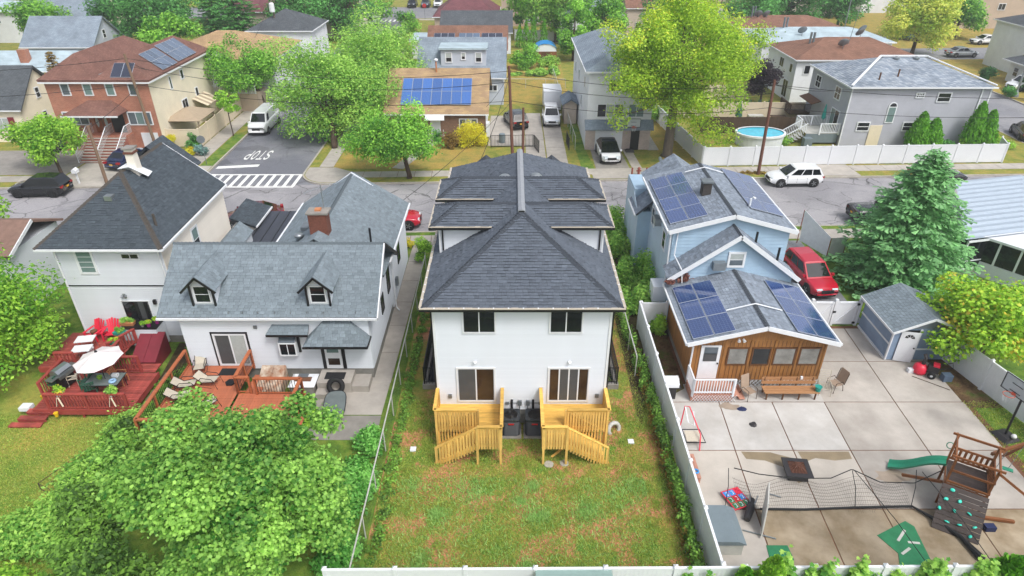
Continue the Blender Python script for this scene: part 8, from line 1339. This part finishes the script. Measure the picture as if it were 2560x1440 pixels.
def cypress(label, x, y, r, h, col='arbor', n=2600, tops=1, group=None, name='arborvitae', cone=.85):
    t = thing(name, label, 'conifer', (x, y, 0), 0, group); SEED[0] += 1; rng = np.random.default_rng(SEED[0]); mb = MB(); mb.tube((0, 0, -.1), (0, 0, h * .8), .1, .03, 6); mb.build('trunk', MATS['bark'], t)
    k = n; j = rng.integers(0, tops, k); hh = h * (1 - .18 * (j > 0) * rng.uniform(.6, 1, tops)[j]); ox = np.where(tops > 1, (j - (tops - 1) / 2) * r * .9, 0); u = rng.uniform(0, 1, k) ** .8; z = u * hh; rad = r * (.75 if tops > 1 else 1) * np.clip(np.minimum((1 - u) ** cone * 1.25, .72 + u * 1.2), .02, 1); a = rng.uniform(0, 2 * np.pi, k); rr = rad * (rng.uniform(.65, 1.03, k)); d = np.stack([np.cos(a), np.sin(a), np.zeros(k)], 1)
    P = np.stack([ox + rr * np.cos(a), rr * np.sin(a), z + .05], 1); N = unit(d + rng.normal(size=(k, 3)) * .45 + [0, 0, .2]); up = unit(np.array([0, 0, 1.]) + d * .35 + rng.normal(size=(k, 3)) * .15); V, nv = leafquads(P, N, .3 * max(.6, min(1, r)), rng, .45, 'fan', up=up); ct = rng.normal(.5, .2, k); link('foliage', raw_mesh('foliage', V, nv, ct, MATS['leaf_' + col]), t); return t
def conifer(label, x, y, r, h, col='spruce', whorls=26, per=13, sprays=26, ssize=.26, name='spruce_tree', group=None, droop=.18, z0=.25):
    t = thing(name, label, 'conifer', (x, y, 0), 0, group); SEED[0] += 1; rng = np.random.default_rng(SEED[0]); tr = MB(); tr.path([(0, 0, -.1), (0, 0, h * .5), (0, 0, h * .97)], [.2 * r / 4 + .06, .12, .02], 8); tr.build('trunk', MATS['bark'], t); Ps = []; Ds = []; br = MB()
    for i in range(whorls):
        f = (i + .3) / whorls; z = z0 + (h - z0) * f ** .92; R0 = r * (1 - f) ** .66 * rng.uniform(.82, 1.1) + .12; n = max(4, int(per * (1 - f * .6)))
        for j in range(n):
            a = 2 * math.pi * (j + rng.uniform(-.35, .35)) / n + i; L = R0 * rng.uniform(.72, 1.12); s = np.linspace(.12, 1, max(5, int(sprays * L / r))); dx = np.array([math.cos(a), math.sin(a), 0]); zz = z + L * (.12 * s - droop * 1.6 * s ** 2 + .16 * s ** 4); p = np.stack([dx[0] * L * s, dx[1] * L * s, zz], 1)
            if i % 3 == 0 and j % 3 == 0: br.path([(0, 0, z), tuple(p[len(p) // 2]), tuple(p[-1])], [.03, .02, .008], 4)
            side = np.array([-dx[1], dx[0], 0])
            for sg in (-1, 0, 1):
                q = p + rng.normal(0, .05, p.shape); w = (1 - .6 * s)[:, None] * .42 * L ** .5; q = q + side * sg * w * rng.uniform(.4, 1.0, (len(s), 1)); Ps.append(q); Ds.append(np.tile(dx * .8 + side * sg * .8 + np.array([0, 0, -.12]), (len(s), 1)))
    br.build('branches', MATS['bark'], t, kind='stuff'); P = np.concatenate(Ps); D = unit(np.concatenate(Ds) + rng.normal(0, .22, P.shape)); N = unit(np.cross(D, np.cross(np.array([0, 0, 1.]) + rng.normal(0, .35, P.shape), D))); V, nv = leafquads(P, N, ssize, rng, .6, 'fan', up=D)
    T = rng.normal(.5, .2, len(P)); link('crown', raw_mesh('crown', V, nv, T, MATS['leaf_' + col]), t); return t
def strip(name, label, pts, w, h, n, size, col, cat='hedge', z=0, kind=None, k=None, shape='diamond'):
    SEED[0] += 1; rng = np.random.default_rng(SEED[0]); cl = []
    for (a, b) in zip(pts[:-1], pts[1:]):
        L = math.dist(a, b); m = max(2, int(L / (w * .45)))
        for i in range(m):
            f = (i + rng.uniform(0, 1)) / m; s = w * rng.uniform(.3, .6); hh = h * rng.uniform(.25, 1.05); cl.append((a[0] + (b[0] - a[0]) * f + rng.normal(0, w * .18) - pts[0][0], a[1] + (b[1] - a[1]) * f + rng.normal(0, w * .18) - pts[0][1], z + hh * .5, s, s, hh * .5))
    o = foliage(name, None, cl, n, size, col, shape, shell=.35); o.location = (pts[0][0], pts[0][1], 0)
    if kind: o['kind'] = kind; o['label'] = label
    else: tag(o, label, cat)
    return o
# foreground maple and the tangle on the left
tree('big leafy maple filling the bottom left foreground', (-10.4, 16.2), (-9.3, 16.0, 3.4), (3.35, 3.2, 3.0), 95000, .12, 'maple', 120, .2, 'maple_tree', 'maple', cs=.19, shell=.3, limbs=16, extra=[(-6.8, 16.6, 2.6, .9, 1.0, 1.0), (-12.4, 19.6, 4.3, .7, .6, .9), (-10.8, 14.8, 5.9, 1.1, 1.0, .7), (-9.4, 16.2, 6.2, 1.0, 1.0, .7), (-11.4, 16.6, 6.1, .9, .9, .7), (-10, 13.6, 5.6, 1.0, .9, .7), (-8.4, 14.8, 5.6, .9, .9, .8), (-12.3, 15.0, 5.2, 1, 1, .8)])
tree('leafy tree spilling over the red deck at the left edge', (-28.3, 27.3), (-28.2, 26.8, 4.0), (4.2, 4.6, 3.4), 40000, .18, 'lime', 64, .25, 'leafy_tree', cs=.3, limbs=14, extra=[(-24.6, 28.2, 2.2, 1.3, 1.2, 1.0), (-25.2, 25.2, 2.0, 1.4, 1.2, 1.3), (-26.5, 22.6, 1.6, 1.5, 1.4, 1.3), (-24.2, 27.6, 1.6, .9, .9, .9), (-25.8, 29.3, 3.0, 1.4, 1.4, 1.3)])
tree('tall pale green tree at the left edge before the street', (-36.5, 38.5), (-36.3, 38.5, 4.6), (3.6, 3.4, 3.8), 12000, .25, 'lime', 26, .2, cs=.32)
for i, (x, y, r, h, c) in enumerate(((-17.0, 21.6, 1.0, 1.9, 'vine'), (-16.6, 19.4, 1.2, 2.1, 'maple'), (-16.3, 17.2, 1.3, 2.2, 'vine'), (-15.6, 15.2, 1.5, 2.0, 'vine'), (-13.6, 13.9, 1.7, 2.3, 'vine'), (-17.6, 14.0, 1.3, 1.6, 'lime'), (-11, 13.2, 1.6, 2.0, 'vine'), (-15.5, 23.4, .8, 1.2, 'vine'))):
    bush(('tall narrow shrub at the front left corner of the cedar deck', 'grey green shrub below the cedar deck corner', 'bright shrub beside the rusty wire cage', 'dense shrub left of the big maple near the bottom', 'broad shrub under the maple at the bottom edge', 'low bright shrub in the bottom left corner', 'leafy shrub under the middle of the maple at the bottom edge', 'small shrub under the corner railing of the cedar deck')[i], x, y, r, h, c, 3200, .17, 14)
strip('ivy_bed', 'green creepers and ferns between the red deck and the cedar deck', [(-17.2, 22.5), (-17.0, 29.2)], 1.1, .9, 5200, .15, 'vine', 'plants'); strip('tall_weeds', 'tall feathery weeds along the chain link fence beside the maple', [(-6.4, 14.8), (-6.5, 22.6)], 1.3, 1.0, 7000, .15, 'weed', 'weeds'); strip('fence_ivy', 'low ivy along the chain link fence on the duplex side', [(-5.25, 16), (-5.2, 41)], .55, .35, 6000, .11, 'vine', 'ivy'); strip('weeds', 'weeds below the steps of the cedar deck', [(-9.8, 24.6), (-9.7, 22.6)], .7, .7, 1500, .14, 'lime', 'weeds')
# hedge and vines right of the duplex
strip('vine_hedge', 'vine covered fence along the right side of the duplex lawn', [(6.8, 14.8), (6.82, 24), (6.5, 32), (6.4, 43)], .48, 1.35, 10000, .12, 'vine', 'hedge'); strip('shrub_mass', 'dense green shrubs between the duplex and the blue house', [(7.6, 32), (7.5, 37), (7.4, 42.5)], 1.5, 1.9, 10000, .18, 'bright', 'shrubs'); bush('bright yellow green bush at the front corner beside the street', 7.1, 43.6, 1.45, 2.4, 'lime', 3600, .14, 12); strip('wall_creeper', 'green creeper climbing the flank of the blue house', [(8.35, 33.5), (8.4, 37.5)], .8, 2.6, 3000, .16, 'bright', 'creeper'); strip('red_creeper', 'bare reddish creeper over the lower roof of the blue house', [(8.6, 31.0), (9.6, 31.5), (10.3, 32)], .5, .5, 1300, .1, 'vinered', 'creeper', z=3.2); strip('sunroom_creeper', 'bright creeper spilling beside the sunroom roof', [(8.2, 31.6), (8.5, 30.6)], .8, 2.7, 1800, .16, 'lime', 'creeper')
strip('hedge', 'tangled green hedge running down the left yard to the bottom corner', [(-17.3, 23.2), (-17.6, 18), (-19.2, 13.2)], 2.3, 2.4, 22000, .15, 'bright'); strip('dead_vines', 'brown stems at the foot of the vine covered fence', [(6.7, 16), (6.7, 30)], .35, .7, 2500, .1, 'brownish', 'vines')
# right yard
conifer('large blue green spruce beside the garden shed', 24.5, 36.4, 4.1, 9.0, 'spruce', 30, 16, 34, .3)
tree('small yellow green maple by the white fence behind the shed', (24.1, 27.0), (24.6, 28.0, 3.0), (3.0, 2.6, 1.7), 13000, .17, 'autumn', 26, .16, 'maple_tree', 'maple', 'bark_grey', cs=.34, limbs=10)
cypress('bright conical arborvitae at the bottom beside the grey deck box', 8.75, 13.95, .85, 2.7, 'lime', 4200); cypress('rounded green arborvitae at the bottom right corner', 17.35, 14.0, 1.15, 2.5, 'arbor', 5200, 2, cone=.55); cypress('smaller arborvitae leaning on the conical one at the bottom', 7.85, 13.9, .7, 2.2, 'arbor', 2600); strip('grape_vine', 'leafy vine covering the bottom fence on the right', [(5.6, 14.1), (16, 14.2), (21, 14.2)], .55, 2.35, 15000, .16, 'bright', 'vine', shape='maple')
# across the street
tree('round street maple in front of the brick ranch', (-9.1, 54.9), (-9.8, 54.9, 3.7), (4.3, 3.2, 2.0), 18000, .21, 'ash', 40, .2, cs=.3, limbs=12); tree('large bright maple on the corner of the side street', (-17.6, 63.0), (-18.0, 66.0, 5.0), (5.4, 4.6, 4.8), 40000, .22, 'bright', 70, .3, 'maple_tree', cs=.3, limbs=14); tree('second bright maple behind the corner one along the side street', (-16.4, 76), (-15.2, 76, 5.4), (5.2, 5.2, 4.6), 32000, .24, 'bright', 60, .28, 'maple_tree', cs=.3); tree('layered green ash tree over the side street behind the van', (-29.2, 77.5), (-30.2, 76.5, 4.9), (4.4, 3.8, 2.7), 16000, .24, 'ash', 44, .24, cs=.32)
tree('huge yellow green tree behind the street right of centre', (14.9, 60.7), (14.9, 60.0, 9.6), (8.0, 6.0, 6.8), 74000, .2, 'yellow', 95, .46, 'maple_tree', bark='bark_grey', cs=.22, limbs=26, extra=[(17.6, 58.6, 3.2, 1.6, 1.4, 1.6), (19.5, 58.8, 2.6, 1.3, 1.2, 1.0), (9.6, 58.6, 4.4, 1.2, 1.2, 1.4), (16.5, 58, 5.0, 1.7, 1.5, 1.4)], shell=.3)
tree('small rounded street tree behind the black SUV at left', (-40.4, 55.7), (-40.9, 56.2, 3.3), (3.4, 2.6, 1.6), 9000, .24, 'lime', 26, .14, cs=.32); tree('dark purple leaved tree in the yard behind the pool', (30.0, 79.6), (29.9, 79.6, 3.4), (2.0, 2.0, 2.2), 5000, .26, 'purple', 18, .14, cs=.36); tree('young thin street tree beside the white van', (-29.0, 66.7), (-29.0, 66.7, 3.4), (1.1, 1.1, 1.3), 1500, .22, 'lime', 10, .06, cs=.42); tree('young street tree on the far right kerb of the side street', (-17.9, 117), (-17.9, 117, 3.6), (1.9, 1.9, 1.9), 1800, .35, 'ash', 10, .08, cs=.45)
for a in (('pale willow like tree beyond the brown roofs', (62, 106), (61.5, 105, 6), (5.8, 5, 5.2), 13000, .4, 'pale', 32, .3), ('green tree behind the satellite dishes', (62, 133), (62, 133, 5.5), (5, 4.5, 4.5), 5500, .5, 'deep', 18, .25), ('green tree at the top right of the big yellow tree', (50, 128), (50, 128, 6), (6, 5, 5.5), 6500, .5, 'deep', 20, .25), ('bushy tree at the top beside the tan house on the right', (78, 122), (78, 122, 4), (5, 4, 3.4), 5000, .45, 'ash', 18, .2), ('large dark green tree behind the brick house', (-53.5, 103), (-53.5, 103, 6), (6, 5, 5.6), 10000, .42, 'deep', 30, .3), ('dark green tree in the top left corner', (-78, 97), (-78, 97, 6), (5, 5, 5.5), 6000, .45, 'deep', 20, .25), ('green tree behind the far pole left of centre', (-36, 112), (-35.5, 112, 6.2), (4.6, 4.4, 5.6), 8000, .42, 'deep', 24, .25), ('broad green tree over the far left kerb of the side street', (-30.5, 119), (-29.5, 119, 6), (5.2, 5, 5.4), 9000, .42, 'deep', 26, .28), ('olive green tree at the far end of the side street', (-30, 137), (-28.5, 137, 6), (6, 5, 4.6), 7000, .48, 'ash', 22, .28), ('tall light green tree beyond the long driveway', (7.5, 118), (7.0, 118, 7.5), (6.5, 5, 6.2), 10000, .45, 'bright', 30, .3), ('narrow olive tree beside the blue tarp shed', (9.2, 103), (9.2, 103, 4.6), (2.6, 2.6, 4.6), 6000, .34, 'ash', 18, .2), ('dark tree behind the tall white house', (17, 132), (17, 132, 6), (5.5, 5, 5.5), 6000, .5, 'dark', 20, .25), ('light shrub like tree behind the tan roof', (-59.5, 100), (-59, 99.5, 3.4), (1.6, 1.6, 2.6), 2200, .35, 'bright', 12, .12), ('spreading green tree beyond the tarp shed', (1.5, 126), (1.5, 126, 4), (3.5, 3, 3.2), 3500, .45, 'ash', 14, .16), ('green tree over the far crossing at top centre', (-33, 152), (-33, 152, 6), (6, 5, 5), 5000, .6, 'deep', 18, .25), ('tree at the top beyond the far crossing', (10, 160), (10, 160, 6), (7, 5, 5.5), 5000, .6, 'deep', 18, .25), ('tree at the top edge beyond the tan block', (32, 150), (32, 150, 6), (7, 5, 5.5), 5000, .6, 'ash', 18, .25), ('tree at the top left beyond the slate roofs', (-64, 128), (-64, 128, 6), (6, 5, 5.5), 5000, .55, 'ash', 18, .25), ('tree at the top edge between the far houses on the left', (-54, 145), (-54, 145, 6), (6, 5, 5.5), 5000, .6, 'deep', 18, .25)): tree(a[0], a[1], a[2], a[3], a[4], a[5], a[6], a[7], a[8], group='trees in the far blocks')
for i, (x, y, r, c) in enumerate(((-47, 96, 3.6, 'ash'), (-63, 111, 5, 'deep'), (-73, 108, 4.5, 'ash'), (-40, 127, 5.5, 'bright'), (-59, 137, 6, 'ash'), (14.5, 108, 4.5, 'ash'), (25, 101, 4, 'bright'), (27, 114, 5, 'deep'), (41, 118, 5, 'deep'), (46, 136, 6, 'ash'), (68, 143, 6, 'deep'), (-8, 150, 5, 'deep'), (88, 113, 4.5, 'pale'), (-88, 110, 5, 'deep'))):
    tree('%s tree %s' % ({'ash': 'mid green', 'deep': 'dark green', 'bright': 'bright green', 'pale': 'pale green'}[c], ('just behind the tan roof ridge at left', 'filling the gap beside the far slate roof', 'between the two slate roofs at top left', 'behind the transformer pole at the top', 'at the top edge above the brick house', 'right behind the tall white house', 'between the tall white house and the pale flat roof', 'above the big yellow green crown', 'behind the brown row house', 'at the top right of the huge tree', 'beside the far cream house at top right', 'at the top edge above the dark roofed house', 'at the far right beside the parked white car', 'in the far top left corner behind the white house')[i]), (x, y), (x, y, 4.6 + r * .2), (r, r * .85, r * .9), 6000, .42, c, 22, .22, group='trees in the far blocks')
conifer('tall fir with spreading boughs behind the tan roof', -44, 112, 5.2, 11, 'deep', 20, 11, 18, .55, 'fir_tree'); conifer('second fir beside the tall fir behind the tan roof', -50, 118, 4, 9, 'deep', 16, 10, 16, .55, 'fir_tree'); conifer('slim spruce between the pale roof and the brick house', -53.2, 78.5, 1.5, 6.2, 'brownish', 18, 8, 12, .3); conifer('silvery blue spruce behind the brown roofs', 69.5, 121, 3.6, 8.5, 'blue', 18, 11, 18, .42); bush('dark dome shaped evergreen behind the brick house', -50.5, 82.5, 3.0, 3.4, 'dark', 4500, .3, 14); bush('dark blue spruce bush beside the tan house at top right', 81, 131, 2.6, 5, 'blue', 2500, .4, 10)
for i, (x, h) in enumerate(((1.2, 3.6), (2.3, 4.3), (3.5, 4.9), (5.2, 4.6))): cypress(('short arborvitae, leftmost of the four beside the tarp shed', 'second arborvitae from the left beside the tarp shed', 'tallest arborvitae of the four beside the tarp shed', 'rightmost arborvitae of the four beside the tarp shed')[i], x, 112.5, .85, h, 'arbor', 900, group='four arborvitae beyond the long driveway')
cypress('twin topped arborvitae before the grey house, left one', 40.2, 62.4, 1.5, 3.6, 'arbor', 4200, 2, cone=.6); cypress('tall arborvitae at the right corner of the grey house', 45.4, 62.3, 1.4, 4.6, 'arbor', 4200, 2, cone=.6)
for a in (('golden yellow shrub beside the ranch house door', -4.0, 63.6, 1.75, 2.2, 'gold', 4200, .16, 14), ('brown leaved shrub in front of the brick ranch', -6.1, 63.3, 1.15, 1.6, 'brownish', 2200, .15, 9), ('green shrub at the left of the ranch front wall', -7.6, 64.9, .7, 1.3, 'deep', 900, .15), ('yellow upright shrub in the corner garden of the brick house', -33.2, 62.0, .75, 1.9, 'gold', 1500, .13), ('bright round shrub in the corner garden, left one', -32.5, 60.6, .6, .95, 'lime', 1200, .12), ('bright round shrub in the corner garden, right one', -30.9, 60.9, .6, .95, 'gold', 1200, .12), ('dark red shrub at the edge of the corner garden', -33.8, 60.1, .7, .9, 'vinered', 1200, .12), ('green climber against the cream fence in the corner garden', -31.4, 62.6, .8, 1.8, 'deep', 1500, .14), ('blue dwarf spruce at the end of the cream fence', -29.9, 60.7, .7, 1.1, 'blue', 1500, .13), ('big rounded bush beside the blue tarp shed', 1.8, 97.5, 2.4, 2.9, 'ash', 4200, .26, 14), ('bush at the corner of the dormer house', -14.2, 92, 1.9, 2.6, 'bright', 2800, .26, 10), ('clipped dark hedge ball by the porch at the right edge', 62.9, 88.8, 1.3, 2.4, 'dark', 1800, .22), ('wide clipped hedge below the brick porch at right', 66.2, 84.2, 2.2, 1.7, 'dark', 2400, .24), ('low clipped shrub before the white fence at right', 61.9, 82.5, 1.1, 1.2, 'deep', 1200, .2), ('low round shrub between the two arborvitae', 42.6, 62.2, 1.0, 1.1, 'deep', 1600, .16), ('leafy plant beside the white garden fence of the grey house', 44.0, 62.0, .6, 1.3, 'lime', 800, .15), ('grassy plant at the end of the oval pool', 27.4, 64.0, .7, 1.0, 'bright', 900, .18), ('small conical bush beside the path of the white cottage', -6.15, 39.6, .75, 1.8, 'lime', 1800, .13), ('yellow flowering weeds by the path of the white cottage', -7.6, 41.6, .6, .6, 'gold', 700, .12), ('green bush in the yard behind the white fence post', 16.1, 71.5, 1.2, 2.2, 'bright', 1700, .2), ('creeper on the wooden fence beside the yellow green tree', 16.6, 66, .8, 1.5, 'ash', 1200, .18), ('green bush in front of the tarp shed', 5.2, 99, 1.6, 1.4, 'bright', 1600, .24), ('round bush at the corner of the grey house by the path', 48.2, 62.6, 1.0, 1.0, 'lime', 1200, .18)): bush(a[0], a[1], a[2], a[3], a[4], a[5], a[6], a[7], *(a[8:9] or (9,)))
strip('hedge', 'green hedge along the chain link fence of the far back lawn', [(.2, 93.5), (7.2, 94)], 1.6, 1.2, 4500, .26, 'bright'); strip('garden_flowers', 'red and white flowers edging the corner garden', [(-34, 59.3), (-30.6, 59.6)], .35, .3, 700, .1, 'vinered', 'flowers'); strip('street_weeds', 'dry leaf pile at the foot of the right utility pole', [(20.6, 55.9), (22.6, 56.1)], .5, .25, 900, .13, 'brownish', 'leaf pile')
for i, (x, y) in enumerate(((-37.6, 83.5), (-36.6, 82.8))): bush(('red flower basket on the balcony of the tan roofed house, left one', 'red flower basket on the balcony of the tan roofed house, right one')[i], x + 1.5, y - 7.6, .45, .7, 'autumn', 500, .12, 6, z=2.6)
for t, w, d, h in POTS:
    cl = [(random.uniform(-w * .4, w * .4), random.uniform(-d * .5, d * .5), h + d * random.uniform(.3, 1.1), d * .8, d * .8, d * .8) for _ in range(6)]; foliage('plant', t, cl, 320, .11, random.choice(('lime', 'bright', 'autumn')))
# turf: blades scattered thickly enough to break the sheet's surface
def turf(name, label, poly, n, h, col, seed, patch=None, zz=.01):
    rng = np.random.default_rng(seed); x0, x1, y0, y1 = poly; P = np.stack([rng.uniform(x0, x1, n), rng.uniform(y0, y1, n)], 1)
    if patch is not None:
        cx = rng.uniform(x0, x1, patch); cy = rng.uniform(y0, y1, patch); j = rng.integers(0, patch, n // 2); P[:n // 2] = np.stack([cx[j], cy[j]], 1) + rng.normal(0, .3, (n // 2, 2)) * rng.uniform(.4, 1.6, patch)[j][:, None]; P[:, 0] = np.clip(P[:, 0], x0, x1)
    a = rng.uniform(0, 2 * np.pi, n); w = rng.uniform(.012, .03, n); hh = h * rng.uniform(.4, 1.3, n); le = rng.normal(0, .5, (n, 2)) * hh[:, None]; d = np.stack([np.cos(a), np.sin(a)], 1) * w[:, None]; z = np.full(n, zz)
    V = np.stack([np.c_[P - d, z], np.c_[P + d, z], np.c_[P + le, z + hh]], 1); o = link(name, raw_mesh(name, V, 3, rng.normal(.5, .2, n), MATS['leaf_' + col]), None, kind='stuff'); o['label'] = label
for k_, (a, b, y) in dict(turf=('#598032', '#98a04c', '#b58c5c'), turfdry=('#8a8440', '#b5a055', None), clover=('#5c8a3c', '#a2c876', None)).items(): leafmat('leaf_' + k_, a, b, y)
turf('grass', 'patchy short grass of the duplex lawn', (-5.5, 6.6, 14.6, 25), 90000, .08, 'turf', 5, 170); turf('grass', 'short grass along the duplex flanks', (4.9, 6.4, 25, 42), 7000, .07, 'turf', 6); turf('clover', 'blue green clover patches in the duplex lawn', (-4.8, 5.6, 14.8, 20), 16000, .13, 'clover', 8, 24); turf('grass', 'mown grass of the left back lawn', (-28, -17.2, 13.5, 24), 60000, .06, 'turf', 9); turf('grass', 'short turf beside the basketball hoop', (22.2, 24.2, 15, 25), 6000, .07, 'turf', 10)
# ------------------------------------------------------------------ thin summer haze filling the air over the whole place
hz = MB(); hz.box(-320, 320, -60, 430, -2.0, 24.0); ho = hz.build('haze', None, kind='stuff'); ho['label'] = 'thin pale summer haze'
hm = bpy.data.materials.new('haze_air'); hm.use_nodes = True; hn = hm.node_tree.nodes; hn.remove(hn['Principled BSDF'])
pv = hn.new('ShaderNodeVolumePrincipled'); pv.inputs['Color'].default_value = (.93, .96, 1.0, 1); pv.inputs['Density'].default_value = .0007; pv.inputs['Anisotropy'].default_value = .2
hm.node_tree.links.new(pv.outputs[0], hn['Material Output'].inputs['Volume']); ho.data.materials.append(hm)
